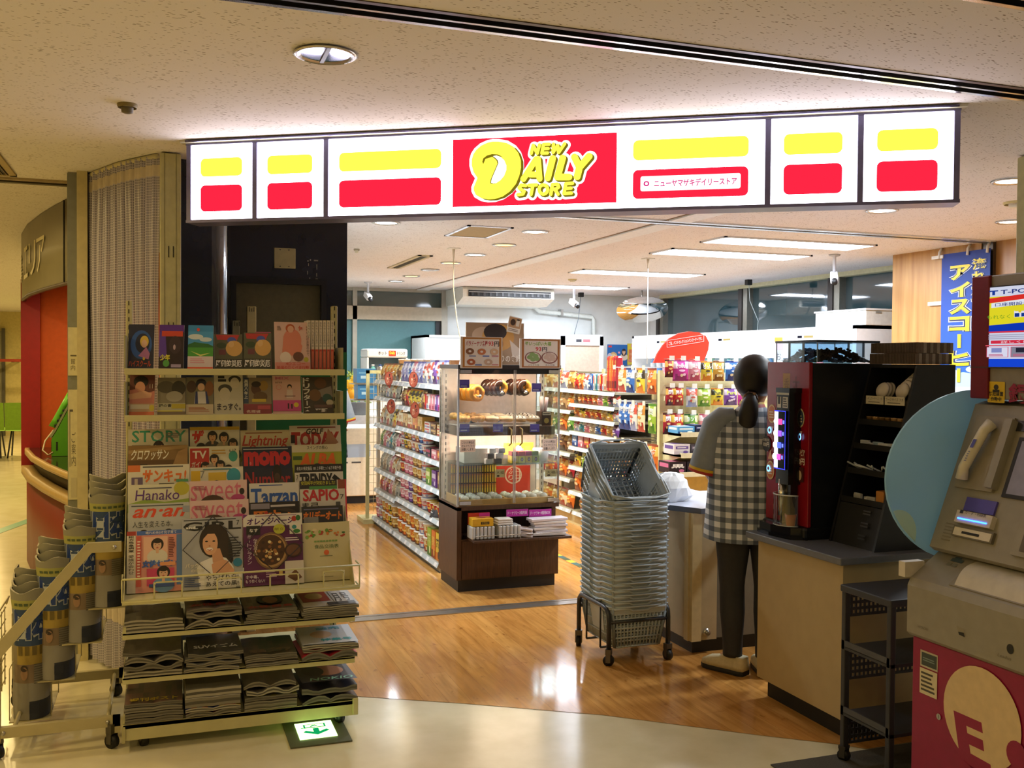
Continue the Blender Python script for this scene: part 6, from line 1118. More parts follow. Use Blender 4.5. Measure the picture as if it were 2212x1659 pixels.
# ================================================================== COOLERS, MIRROR, FIXTURES AT THE BACK
WHC=mat('#e6e8ea',.35,0,.02)
def cooler(x0,x1,y0,y1,z1,lab,axis='y'):
    t=thing('drink_cooler',lab,'refrigerator',((x0+x1)/2,(y0+y1)/2,0)); b=MB()
    if axis=='y':
        b.box(x0,x0+.05,y0,y1,0,z1,WHC); b.box(x1-.05,x1,y0,y1,0,z1,WHC); b.box(x0,x1,y1-.05,y1,0,z1,mat('#7aa0a8',.4)); b.box(x0,x1,y0,y1,z1-.03,z1,WHC); b.box(x0,x1,y0,y1,0,.2,WHC); b.build('body',t)
        b=MB(); b.box(x0+.05,x1-.05,y0-.012,y0+.02,z1-.36,z1-.04,emis('#f4faff',2.2)); b.build('light_header',t)
        for z in (.6,1.05,1.3): b=MB(); b.box(x0+.05,x1-.05,y0+.06,y1-.05,z-.015,z,mat('#c8d0d4',.4)); b.build('shelf_board',t)
    else:
        b.box(x0,x1,y0,y0+.05,0,z1,WHC); b.box(x0,x1,y1-.05,y1,0,z1,WHC); b.box(x1-.05,x1,y0,y1,0,z1,mat('#8ab0b8',.4)); b.box(x0,x1,y0,y1,z1-.03,z1,WHC); b.box(x0,x1,y0,y1,0,.3,WHC); b.build('body',t)
        n=3; L_=(y1-y0-.1)/n
        for k in range(n): b=MB(); b.box(x0-.012,x0+.03,y0+.05+L_*k+.004,y0+.05+L_*(k+1)-.004,z1-.28,z1-.035,emis('#f6fbff',2.2)); pg=Page(b,(x0-.012,y0+.05+L_*(k+1),z1-.28),(0,-1,0),(0,0,1),L_,.245,.001); pg.r(.45,.75,.50,.84,emis('#3a3a50',.5)); pg.r(.52,.75,.62,.84,emis('#f0d890',1)); b.build('light_header',t)
        for z in (.7,1.1,1.38): b=MB(); b.box(x0+.06,x1-.05,y0+.05,y1-.05,z-.015,z,mat('#c8d0d4',.4)); b.build('shelf_board',t)
    return t
cooler(3.02,3.95,11.55,12.28,1.83,'white open drink cooler with lit header on the back wall, behind the doughnut case'); 
for i,(c,p) in enumerate((('red',('#b8c8d0','#c8d8e0','#c02c34')),('red',('#b8c8d0','#c8d8e0','#c02c34')),('blue',('#a8d0e8','#d8ecf4','#78b8e0')),('blue',('#a8d0e8','#d8ecf4','#78b8e0')),('pale blue',('#98c8e8','#c8e4f4','#68a8d8')),('pale blue',('#98c8e8','#c8e4f4','#68a8d8')))):
    put('drink_bottle',proto('bottle',.085,.24,.085,*p),Matrix.Translation((3.13+.105*i,11.66,1.3)),'%s-capped water bottle, %s along the back cooler shelf'%(c,ORD[i]),'bottle','bottles in the back cooler')
cooler(5.62,6.40,6.95,11.2,1.845,'long white open cooler with bright header along the window wall','x')
R=random.Random(9)
for i in range(22):
    c=R.choice([('white',('#e0e4e8','#4a70b0','#3a60a0')),('blue',('#5a90c8','#e0e8f0','#2a5a98')),('green',('#5aa08a','#e8f0e8','#2a7a5a')),('pink',('#d8a0b0','#f0e0e4','#b84a6a')),('teal',('#5ab0b8','#e8f4f4','#2a7a88'))]); y=7.6+i*.155
    put('drink_bottle',proto('bottle',.075,.20,.075,*c[1]),Matrix.Translation((5.74,y,1.38)),'%s drink bottle, %s from the wooden wall panel in the long cooler'%(c[0],ORD[i]),'bottle','bottles in the long cooler')
t=thing('equipment_box','white machine housing standing on top of the long cooler','housing',(6.08,7.2,1.846)); b=MB(); b.box(5.70,6.38,6.93,7.62,1.846,1.985,mat('#dfe0da',.5),.004); b.box(5.69,6.39,6.92,7.63,1.975,1.99,WHC); b.build('housing',t); b=MB()
for x in (5.8,6.2): b.box(x,x+.06,6.924,6.93,1.95,1.965,mat('#8a8a84',.4))
b.build('latch',t)
t=thing('upright_freezer','white glass-door freezer on the back wall, beside the two food posters','freezer',(5.3,12.1,0)); a=onY(1213,722,11.75); c=onY(1303,722,11.75); b=MB()
b.box(a.x-.5,c.x,11.78,12.28,0,a.z,WHC); b.build('body',t); b=MB()
for q in ((a.x,a.x+.05,.1,a.z-.02),(c.x-.05,c.x,.1,a.z-.02),(a.x,c.x,a.z-.14,a.z-.02),(a.x,c.x,.1,.2)): b.box(q[0],q[1],11.74,11.78,q[2],q[3],WHC)
b.box(a.x+.05,c.x-.05,11.76,11.775,.2,a.z-.14,mat('#c0ac98',.25)); pg=Page(b,(a.x+.2,11.74,a.z-.1),(1,0,0),(0,0,1),.2,.04); pg.r(0,0,.4,1,'#3a3a40').r(.5,0,1,1,'#c86a70'); b.build('door',t)
def f_p1(p): p.r(0,0,1,1,'#2a6ab0').r(.05,.86,.22,.95,'#d8403a').e(.3,.35,.22,.3,'#d8b078').e(.3,.45,.12,.12,'#e8d0a0').face(.82,.66,.09,.12,'#241820','#dcb090','#e0d0b8').e(.12,.3,.14,.3,'#c8c8d8').e(.58,.62,.05,.05,'#e8a0b0')
def f_p2(p): p.r(0,0,1,1,'#e0c83c').r(.25,.84,.7,.96,'#e090a0').r(.1,.12,.66,.72,'#d87848'); [p.e(.38+.1*((i*7)%5-2),.2+.1*i,.16,.06,'#e09868') for i in range(5)]; p.e(.84,.68,.13,.15,'#2a6ab8').r(.74,.1,.95,.5,'#c8d0e0')
card(1312,1355,744,790,12.28,f_p1,'food_poster','blue poster with a person and snacks, hanging near the back coolers','poster',.004); card(1355,1387,742,788,12.28,f_p2,'food_poster','yellow poster with a pile of fried food, hanging near the back coolers','poster',.004)
t=thing('air_conditioner','white ceiling-hung air conditioner with dark outlet on the back wall','air conditioner',(4.1,11.9,2.2)); a=onY(1000,640,11.5); c=onY(1197,640,11.5); b=MB()
b.prism([(a.x,11.5,2.395),(a.x,11.5,2.30),(a.x,11.75,2.22),(a.x,12.28,2.22),(a.x,12.28,2.425),(a.x,11.52,2.425)],(c.x-a.x,0,0),mat('#e0e0d4',.4)); b.build('casing',t); b=MB(); b.box(a.x+.07,c.x-.05,11.485,11.5,2.31,2.385,BLACK)
for k in range(14): x=a.x+.1+k*(c.x-a.x-.18)/13; b.box(x,x+.03,11.478,11.486,2.32,2.36,mat('#3c3c3e',.4))
b.box(a.x+.07,c.x-.05,11.47,11.49,2.36,2.366,mat('#c8c8c8',.4)); b.build('outlet_grille',t)
t=thing('convex_mirror','wide oval convex mirror hanging from the shop ceiling','mirror',(5.6,11.3,2.0)); p=onY(1388,669,11.2); b=MB(); MIR=mat('#f4f6f6',.02,1,0)
b.grid(lambda u,v:(lambda a,r:(p.x+.36*r*math.cos(a),11.2-.13*(1-r*r)-.11*r*math.sin(a),p.z+.16*r*math.sin(a)))(2*PI*u,max(.01,v)),32,8,MIR); b.build('mirror_face',t); b=MB(); b.grid(lambda u,v:(lambda a,r:(p.x+.36*r*math.cos(a),11.215+.02*(1-r*r)-.11*r*math.sin(a),p.z+.16*r*math.sin(a)))(-2*PI*u,max(.01,v)),32,4,mat('#c8c8c4',.5)); b.build('backing',t); b=MB(); b.cyl((p.x,11.22,p.z+.1),(p.x,11.22,H),.008,ALU,8); b.build('hanging_rod',t)
def cctv(px,py,Y,zt,lab,ang):
    p=onY(px,py,Y); t=thing('security_camera',lab,'security camera',(p.x,Y,zt)); b=MB(); b.lathe([(.05,0),(.045,-.012),(.014,-.02),(.014,-(zt-p.z)+.05)],(p.x,Y,zt),mat('#c0c2c8',.35,.3),14); b.build('ceiling_mount',t)
    b=MB(); b.X=Matrix.Translation((p.x,Y,p.z))@Matrix.Rotation(ang,4,'Z')@Matrix.Rotation(.5,4,'X'); b.box(-.03,.03,-.06,.07,-.03,.03,mat('#d8d8da',.4),.006); b.build('housing',t); b=MB(); b.X=Matrix.Translation((p.x,Y,p.z))@Matrix.Rotation(ang,4,'Z')@Matrix.Rotation(.5,4,'X'); b.cyl((0,-.1,0),(0,-.06,0),.024,BLACK,14); b.build('lens',t)
cctv(795,640,11.4,H,'grey ceiling camera above the noodle gondola by the glazed door',.2); cctv(1240,655,10.9,H,'white ceiling camera beside the air conditioner',.2); cctv(1802,600,6.9,H,'white ceiling camera before the dark windows',-.6)
def cord(pts,lab,c='#d8d0b8',plate=None,r=.005):
    t=thing('hanging_cord',lab,'cord',tuple(pts[0]),0); b=MB(); b.tube(pts,r,mat(c,.5),6); b.build('cable',t); b=MB(); p=pts[0]
    if plate=='box': b.box(p[0]-.03,p[0]+.03,p[1]-.03,p[1]+.03,p[2]-.06,p[2],BLACK,.004)
    else: b.box(p[0]-.045,p[0]+.045,p[1]-.045,p[1]+.045,p[2]-.008,p[2],mat('#e0dcd0',.5)); b.lathe([(.012,-.008),(.006,-.09)],(p[0],p[1],p[2]),mat('#d8c8b0',.5),10)
    b.build('ceiling_plate',t)
p=onZ(980,536,H); cord([tuple(p),(p.x,p.y,2.1),(p.x+.03,p.y,1.85),(p.x+.06,p.y,1.7),(p.x+.07,p.y,1.45)],'long pale cord hanging from the ceiling behind the doughnut case')
p=onZ(1400,558,H); cord([tuple(p),(p.x,p.y,2.0),(p.x,p.y,1.5)],'straight white cord hanging before the oval mirror','#f0f0f0')
p=onZ(1255,632,H); cord([tuple(p),(p.x-.03,p.y,2.1),(p.x-.1,p.y,1.85)],'thin grey cord from a black ceiling box near the air conditioner','#5a6a78','box',.004)
p=onZ(1617,604,H); cord([tuple(p),(p.x+.02,p.y,2.2),(p.x+.13,p.y,1.98),(p.x+.12,p.y,1.86),(p.x+.05,p.y,1.80)],'curved cord from a black ceiling box by the dark windows','#c8d0d0','box',.004)
t=thing('wall_pipe','white pipe running along the back wall beside the air conditioner','pipe',(4.8,12.2,1.9)); b=MB(); a=onY(1165,672,12.22); c=onY(1283,686,12.22); b.tube([(a.x-.1,12.25,a.z+.08),(a.x,12.22,a.z),(c.x-.03,12.22,a.z-.06),(c.x,12.22,a.z-.1),(c.x,12.22,1.4)],.03,mat('#e0e4dc',.4),10); b.build('pipe',t)
for x in (a.x+.3,): b=MB(); b.box(x,x+.03,12.18,12.3,a.z-.06,a.z+.03,ALU); b.build('clamp',t)
# chest freezer, flowers, hot drink cabinet behind the navy wall
t=thing('chest_freezer','white chest freezer with lit top behind the noodle gondola end','freezer',(1.95,10.7,0)); b=MB(); b.box(1.35,2.3,10.3,11.1,.08,.80,mat('#e4dcc4',.4),.01); b.box(1.38,2.27,10.33,11.07,0,.08,BLACK); pg=Page(b,(1.6,10.3,.45),(1,0,0),(0,0,1),.5,.2,.001); pg.rr(.35,.2,1,.9,.02,'#a8b8c8'); pg.r(.4,-.1,.52,-.02,'#4a4a48').r(.6,-.1,.8,-.02,'#4a4a48'); b.build('body',t); b=MB(); b.box(1.36,2.29,10.31,11.09,.80,.84,emis('#e4f2ff',2.6)); b.box(1.34,2.31,10.29,11.1,.84,.93,mat('#dfe8ee',.3)); b.build('lit_lid',t)
pl=thing('flower_arrangement','yellow flowers and leafy sprigs in a grey planter on the chest freezer','flowers',(1.9,10.35,.931)); c0=onY(766,850,10.42); b=MB(); b.box(c0.x-.06,c0.x+.12,10.36,10.5,.931,1.07,mat('#6a7078',.5),.008); b.build('planter',pl)
b=MB(); R=random.Random(4); gm=[mat('#6a8a3c',.5),mat('#8aa04c',.5),mat('#4a6a34',.5)]
for i in range(90):
    x=c0.x+R.uniform(-.13,.17); z=1.04+R.uniform(0,.36); y=10.42+R.uniform(-.08,.08); a=R.uniform(0,6.3); l=R.uniform(.03,.06); dx,dz=l*math.cos(a),l*math.sin(a)
    b.add([(x-dx,y,z-dz),(x-dz*.3,y+.01,z+dx*.3),(x+dx,y,z+dz),(x+dz*.3,y-.01,z-dx*.3)],[(0,1,2,3)],gm[i%3])
b.build('foliage',pl)
for i,(dx,dz,r,c) in enumerate(((-.07,.22,.045,'#e8b428'),(-.05,.12,.05,'#e8a820'),(.03,.2,.03,'#d8d048'),(.06,.13,.03,'#d87a30'),(-.02,.28,.035,'#e8c83c'))):
    b=MB(); b.ball((c0.x+dx,10.34,1.04+dz),r,mat(c,.6),12,(1,.6,1)); 
    for k in range(9): a=2*PI*k/9; b.ball((c0.x+dx+r*.8*math.cos(a),10.335,1.04+dz+r*.8*math.sin(a)),r*.42,mat(c,.6),8,(1,.5,1))
    b.build('blossom',pl)
t=thing('hot_drink_cabinet','small white hot drink cabinet with a yellow and red sign behind the gondola','drink cabinet',(2.5,11.2,0)); a=onY(793,753,11.0); c=onY(881,753,11.0); b=MB(); b.box(a.x,c.x,11.0,11.4,0,1.3,mat('#d8dce0',.4)); b.box(a.x,c.x,11.0,11.4,a.z-.10,a.z,WHC,.02); b.box(a.x,a.x+.02,11.0,11.4,1.3,a.z-.1,WHC); b.box(c.x-.02,c.x,11.0,11.4,1.3,a.z-.1,WHC); b.box(a.x,c.x,11.38,11.4,1.3,a.z-.1,mat('#b8d0d4',.4)); pg=Page(b,(a.x+.1,11.0,a.z-.085),(1,0,0),(0,0,1),c.x-a.x-.12,.07,.001,.002); pg.t(.08,.2,.36,.8,'ホット','#3a3a60',.02).rr(.42,.05,.66,.95,.008,'#e03824').t(.45,.2,.63,.8,'Daily','#f0d83c',.03).t(.7,.2,.96,.8,'ドリンク','#3a3a60',.02); b.build('cabinet',t)
for i,c_ in enumerate((('#6ab0b0','#e8f0f0','#d8d8e0'),('#e8e8f0','#3a60b0','#2a4a90'),('#e8e8f0','#3a60b0','#2a4a90'),('#e0d060','#e8f0f0','#b89a30'),('#78b8a8','#e8e8c0','#3a8a70'))): put('drink_bottle',proto('bottle',.07,.17,.07,*c_),Matrix.Translation((a.x+.08+i*.085,11.06,1.3)),'small hot drink bottle, %s in the white hot drink cabinet'%ORD[i],'bottle','bottles in the hot drink cabinet')
for i,(px,py,z) in enumerate(((782,790,1.29),(784,812,1.13))):
    p=onY(px,py,9.7); b=MB(); b.box(p.x-.05,p.x+.14,9.7,9.9,z,z+.14,mat('#3a78a8',.4)); pg=Page(b,(p.x-.05,9.7,z),(1,0,0),(0,0,1),.19,.14); pg.r(.2,.3,.5,.5,'#a8c8d8').lines(.1,.6,.9,.8,1,'#6aa0c0'); tag(b.build('blue_carton'),'blue carton behind the noodle gondola end, %s'%('upper one' if i==0 else 'lower one'),'box','blue cartons')
p=onY(782,790,9.7); t=thing('side_rack','narrow grey rack behind the noodle gondola holding blue cartons','rack',(p.x,9.8,0)); b=MB()
for z in (1.125,1.285): b.box(p.x-.08,p.x+.3,9.68,9.95,z-.012,z-.001,ALU)
b.build('shelf_board',t); b=MB(); b.box(p.x+.2,p.x+.23,9.9,9.95,0,1.45,ALU); b.build('upright',t)

a=onX(1673,727,5.585); c=onX(1691,800,5.585); t=thing('shelf_banner','narrow white upright flag with pink top fixed on the long cooler front','sign',(5.58,a.y,c.z)); b=MB(); b.box(5.583,5.587,c.y,a.y,c.z,a.z,mat('#f0ece8',.5)); pg=Page(b,(5.583,a.y,c.z),(0,-1,0),(0,0,1),a.y-c.y,a.z-c.z); pg.r(.05,.84,.95,.97,'#f0b040').r(.0,.60,1,.84,'#f0c8d0').t(.25,.30,.8,.52,'お','#2a2440',.0).t(.25,.06,.8,.26,'に','#2a2440',.0); b.build('flag',t); b=MB(); b.box(5.587,5.62,a.y-.03,a.y-.01,a.z-.06,a.z-.04,ALU); b.build('bracket',t)
# ================================================================== BASKET TOWER
GB=mat('#b6c2ca',.38,0,.03,30)
def basket_meshes():
    tx,ty,bx,by,h=.150,.190,.122,.160,.205; b=MB()
    C=lambda t:[(-(bx+(tx-bx)*t),-(by+(ty-by)*t),h*t),((bx+(tx-bx)*t),-(by+(ty-by)*t),h*t),((bx+(tx-bx)*t),(by+(ty-by)*t),h*t),(-(bx+(tx-bx)*t),(by+(ty-by)*t),h*t)]
    def bar(a,c,r): b.tube([a,c],r,GB,4)
    for w in range(4):
        n=14 if w%2==0 else 18
        A0,A1=Vector(C(.03)[w]),Vector(C(.03)[(w+1)%4]); B0,B1=Vector(C(.86)[w]),Vector(C(.86)[(w+1)%4])
        for k in range(n+1):
            f=k/n; bar(A0.lerp(A1,f),B0.lerp(B1,f),.0046 if 0<k<n else .010)
        for t in (.03,.26,.5,.74,.86): P=C(t); bar(P[w],P[(w+1)%4],.006)
        m0,m1=Vector(C(.86)[w]),Vector(C(.86)[(w+1)%4]); n0,n1=Vector(C(1)[w]),Vector(C(1)[(w+1)%4]); 
        cen=Vector((0,0,h*.9)); o=((m0+m1)/2-Vector((0,0,((m0+m1)/2).z))).normalized()*.004
        b.add([tuple(p+s*o) for s in (1,-1) for p in (m0,m1,n1,n0)],[(0,1,2,3),(7,6,5,4),(0,4,5,1),(3,2,6,7),(0,3,7,4),(1,5,6,2)],GB)
        if w==3 or w==1:   # plain plate in the middle of the long sides
            q=[A0.lerp(A1,.3).lerp(B0.lerp(B1,.3),.35),A0.lerp(A1,.7).lerp(B0.lerp(B1,.7),.35),A0.lerp(A1,.7).lerp(B0.lerp(B1,.7),1),A0.lerp(A1,.3).lerp(B0.lerp(B1,.3),1)]
            b.add([tuple(p+s*o*1.6) for s in (1,-1) for p in q],[(0,1,2,3),(7,6,5,4),(0,4,5,1),(3,2,6,7),(0,3,7,4),(1,5,6,2)],GB)
    for k in range(9): x=-bx+2*bx*k/8; bar((x,-by,.006),(x,by,.006),.006)
    for k in range(11): y=-by+2*by*k/10; bar((-bx,y,.006),(bx,y,.006),.006)
    body=mesh_of(b,'basket_body'); b=MB(); e=.006
    rim=[]
    for sx,sy,w in ((-1,-1,0),(1,-1,1),(1,1,2),(-1,1,3)):
        rim.append((sx*(tx+e),sy*(ty+e)))
    P=[]
    for k in range(4):
        a,c=Vector((*rim[k],h)),Vector((*rim[(k+1)%4],h))
        for f,dz in ((.06,0),(.3,0),(.36,-.012),(.64,-.012),(.7,0),(.94,0)): v=a.lerp(c,f); v.z+=dz; P.append(v)
    b.tube(P,.0075,GB,6,True); r=mesh_of(b,'basket_rim'); b=MB()
    for s in (-1,1):
        b.tube([(-(tx+.012),s*.02,h-.012),(-(tx+.015),s*(ty*.55),h+.006),(-(tx+.012),s*(ty-.01),h+.008),(-.07,s*(ty+.018),h+.010),(.07,s*(ty+.018),h+.010),(tx+.012,s*(ty-.01),h+.008),(tx+.015,s*(ty*.55),h+.006),(tx+.012,s*.02,h-.012)],.0045,GB,6)
    hd=mesh_of(b,'basket_handle'); return body,r,hd,h
BB,BR,BH,bh=basket_meshes(); BCX,BCY=2.262,4.585
def basket(M,lab):
    t=bpy.data.objects.new('shopping_basket',BB); COL.objects.link(t); t.matrix_world=M; tag(t,lab,'shopping basket','grey shopping baskets in the tower')
    for nm,me in (('rim',BR),('handle',BH)): o=bpy.data.objects.new(nm,me); COL.objects.link(o); o.parent=t
for k in range(19):
    z=.075+k*.0292; basket(Matrix.Translation((BCX,BCY,z)),'grey plastic basket nested upright in the tower, %s from the floor'%ORD[k] if k else 'grey plastic basket at the bottom of the tower, sitting in the wheeled cart')
RT=Matrix.Rotation(math.radians(40),4,'X'); ax=RT@Vector((0,0,1))
for k in range(4):
    c=Vector((BCX+.008,4.548,.955))-ax*(.031*(3-k)); basket(Matrix.Translation(c)@RT@Matrix.Translation((0,0,-bh)),('lowest','second lowest','second from the top','topmost')[k]+' of the tilted grey baskets on top of the tower')
t=thing('basket_cart','dark tube cart on casters carrying the tower of grey baskets','cart',(BCX,BCY,0)); CT=mat('#3a3d42',.35,.4,.03)
for x in (2.095,2.425):
    b=MB(); b.tube([(x,4.40,.075),(x,4.40,.22),(x,4.405,.255),(x,4.425,.275),(x,4.46,.282),(x,4.71,.282),(x,4.745,.275),(x,4.765,.255),(x,4.77,.22),(x,4.77,.075)],.012,CT,10); b.build('side_tube',t)
for y,z in ((4.40,.215),(4.77,.215)): b=MB(); b.cyl((2.095,y,z),(2.425,y,z),.009,CT,10); b.build('cross_bar',t)
b=MB(); b.cyl((2.095,4.5,.066),(2.425,4.5,.066),.006,CT,8); b.cyl((2.095,4.67,.066),(2.425,4.67,.066),.006,CT,8); 
for x in (2.095,2.425): b.cyl((x,4.5,.066),(x,4.5,.282),.005,CT,8); b.cyl((x,4.67,.066),(x,4.67,.282),.005,CT,8)
b.build('carrier_rods',t)
for x,y,a in ((2.095,4.40,.9),(2.425,4.40,.2),(2.095,4.77,-.5),(2.425,4.77,.4)): caster(x,y,.027,t,BLACK,.085,a)
# ================================================================== REGISTER COUNTER
CB=mat('#b6a584',.5,0,.04,20)
t=thing('register_counter','beige register counter with a white top behind the basket tower','counter',(3.2,4.7,0))
b=MB(); b.box(2.57,2.72,4.42,5.4,.075,.735,CB); b.box(2.62,4.6,4.44,4.95,.075,.735,mat('#6f6a5e',.5)); b.build('cabinet',t)
b=MB(); b.box(2.565,2.62,4.405,4.44,.075,.735,mat('#cbb98e',.4)); b.box(2.555,2.568,4.43,4.47,.075,.735,mat('#cbb98e',.4)); b.build('edge_trim',t)
b=MB(); b.box(2.6,4.6,4.46,5.3,0,.075,BLACK); b.build('kick_plate',t)
b=MB(); b.prism([(2.50,5.5,.735),(2.50,4.56,.735),(2.60,4.385,.735),(4.6,4.385,.735),(4.6,5.0,.735),(2.95,5.0,.735),(2.95,5.5,.735)],(0,0,.028),mat('#c9cede',.25,0,.02),mat('#55565e',.4)); b.build('counter_top',t)
b=MB(); b.cyl((2.66,4.44,.115),(2.66,4.41,.115),.02,ALU,16); b.cyl((2.66,4.412,.115),(2.66,4.40,.115),.013,mat('#8a867c',.3,.8),14); b.build('lock_knob',t)
pb=onZ(1450,1083,.764); b=MB(); R=random.Random(2)
b.rings([[(pb.x+.02+(r+R.uniform(-.018,.018))*math.cos(a)*1.1,pb.y+.05+(r+R.uniform(-.018,.018))*math.sin(a),.7635+z) for a in [i*PI/9 for i in range(18)]] for r,z in ((.085,0),(.105,.03),(.10,.075),(.085,.11),(.06,.135),(.03,.15))],mat('#eef0f2',.35,0,.02),True,False); tag(b.build('plastic_bag'),'crumpled white plastic bag lying on the register counter top','plastic bag')
# ================================================================== COFFEE COUNTER AND MACHINE
t=thing('coffee_counter','beige counter with grey top carrying the red coffee machine','counter',(3.0,3.5,0))
b=MB(); b.box(2.545,3.7,3.205,3.79,.09,.715,mat('#b29c70',.5,0,.03,14)); b.build('cabinet',t); b=MB(); b.box(2.59,3.7,3.23,3.77,0,.09,mat('#161616',.6)); b.build('kick_plate',t); b=MB(); b.box(2.505,3.75,3.17,3.835,.715,.745,mat('#6a6c74',.3,0,.05,60),.004); b.build('counter_top',t)
cm=thing('coffee_machine','red and black self-service coffee machine on the grey counter top','coffee machine',(2.8,3.69,.745)); BK2=mat('#101012',.35,0,.1,40); RED=mat('#8c1220',.22,0,.03)
mz=lambda y:1.51-(y-783)*.002125
my=lambda x:3.841-(x-1660)*.0034
b=MB(); b.box(2.635,3.0,3.535,3.845,.76,1.508,BK2); b.box(2.60,3.0,3.53,3.85,.7455,.80,BK2,.012); b.prism([(2.635,3.535,.76),(2.635,3.845,.76),(2.555,3.80,.76),(2.545,3.70,.76),(2.565,3.58,.76)],(0,0,.035),mat('#16161a',.15)); b.prism([(2.62,3.535,.7455),(2.62,3.845,.7455),(2.55,3.81,.7455),(2.535,3.70,.7455),(2.555,3.57,.7455)],(0,0,.016),mat('#16161a',.15)); b.build('body',cm)
b=MB(); b.box(2.618,2.636,3.535,3.845,.80,1.512,RED,.003); pg=Page(b,(2.618,3.845,.80),(0,-1,0),(0,0,1),.31,.712); gld='#b08a4a'
pg.r(.39,.80,.56,.93,gld).t(.42,.83,.53,.90,'香',"#7a5a20",.0).vt(.62,.45,.78,.92,'十八番珈琲','#6e0c18',.02).vt(.42,.70,.54,.79,'新','#6e0c18').vt(.44,.70,.62,.78,'鮮','#a83a44')
for x0,y0,c,up in ((.04,.56,'#c87a50',0),(.72,.55,'#3a4a68',0),(.03,.20,'#c87a50',1)):
    pg.e(x0+.09,y0+.11,.10,.06,'#d8c8a0').e(x0+.09,y0+.11,.085,.05,c).lines(x0+.03,y0+.08,x0+.15,y0+.13,3,'#e8d8c0'); pg.p([(x0+.03,y0+.03),(x0+.15,y0+.03),(x0+.09,y0-.03)] if not up else [(x0+.03,y0+.18),(x0+.15,y0+.18),(x0+.09,y0+.24)],'#d8a890')
pg.e(.02,.335+.14,.11,.05,'#1c1414').t(-.06,.455,.09,.485,'100円','#e0d8c8',.02).t(-.06,.49,.09,.51,'有機栽培','#e0d8c8').e(.82,.42,.13,.05,'#7a2a24').t(.72,.43,.94,.47,'コロンビア','#e8e0d0',.02).t(.72,.375,.94,.415,'100円','#e8e0d0',.02).r(.74,.27,.92,.36,'#4a1a1c').e(.83,.31,.05,.03,'#c8b090')
bl=emis('#70b8ff',3)
for x,y in ((.10,.545-.06+.08),(.82,.545),(.09,.32)): pg.e(x,y,.045,.022,bl).e(x,y,.025,.012,RED)
b.build('front_panel',cm)
b=MB(); y0,y1=onX(1704,920,2.555).y,onX(1677,920,2.555).y; b.box(2.555,2.62,y0,y1,.98,mz(838),mat('#131316',.15)); b.box(2.553,2.62,y0-.004,y1+.004,mz(845),mz(838)+.006,mat('#1c1c20',.2)); pg=Page(b,(2.555,y1,mz(880)),(0,-1,0),(0,0,1),y1-y0,mz(842)-mz(880)); pg.r(.06,.1,.36,.7,'#d8d4c8').r(.12,.3,.3,.7,'#1c1c20').r(.5,.1,.92,.7,'#b8b4a8').lines(.54,.15,.88,.65,4,'#2a2a2c'); pg.r(0,.8,1,.95,'#b8b8b4')
b.tube([(2.57,(y0+y1)/2+.02,.84),(2.57,(y0+y1)/2+.02,1.0)],.016,mat('#c8c4bc',.12,.9),12); b.box(2.575,2.61,y0+.01,y1-.01,.80,.99,mat('#131316',.2)); b.build('dispensing_column',cm)
b=MB(); zt,zb=mz(882),mz(1002); b.box(2.548,2.556,y0+.012,y1+.003,zb,zt,mat('#15151c',.1)); pg=Page(b,(2.548,y1+.003,zb),(0,-1,0),(0,0,1),y1-y0-.009,zt-zb,.0006); pg.r(.0,.02,.32,.98,emis('#c8d0ff',5)); E_=emis('#3a40ff',2.5)
for q in ((.0,0,1,.012),(0,.988,1,1),(.97,0,1,1)): pg.r(*q,E_)
for i,c in enumerate(('#ff50a0','#a060ff','#6070ff','#ff60c8')):
    v=.16+.2*(3-i); pg.r(.36,v,.72,v+.10,emis(c,1.5)); pg.r(.78,v+.02,.92,v+.08,emis('#7080ff',2)); pg.e(.16,v+.05,.15,.05,emis('#ffffff',8))
b.build('lit_selector',cm)
b=MB(); yc=(y0+y1)/2; P=[(2.60+.07*math.cos(a)*(-1),yc+.075*math.sin(a)) for a in [(-80+16*k)*PI/180 for k in range(11)]]; V=[(x,y,.80) for x,y in P]+[(x,y,.935) for x,y in P]; n=len(P); b.add(V,[(k,k+1,n+k+1,n+k) for k in range(n-1)],glass('#e8ecea',.16,.02),True); b.tube([(x,y,.935) for x,y in P],.003,mat('#d8dcd8',.1,.2),6); b.tube([(x,y,.802) for x,y in P],.002,mat('#c8ccc8',.1,.2),6); b.build('cup_door',cm)
b=MB(); b.lathe([(.018,0),(.026,.05),(.024,.05),(.016,.004)],(2.585,yc-.025,.80),mat('#b8582c',.4),16,False); b.build('cup_gauge',cm)
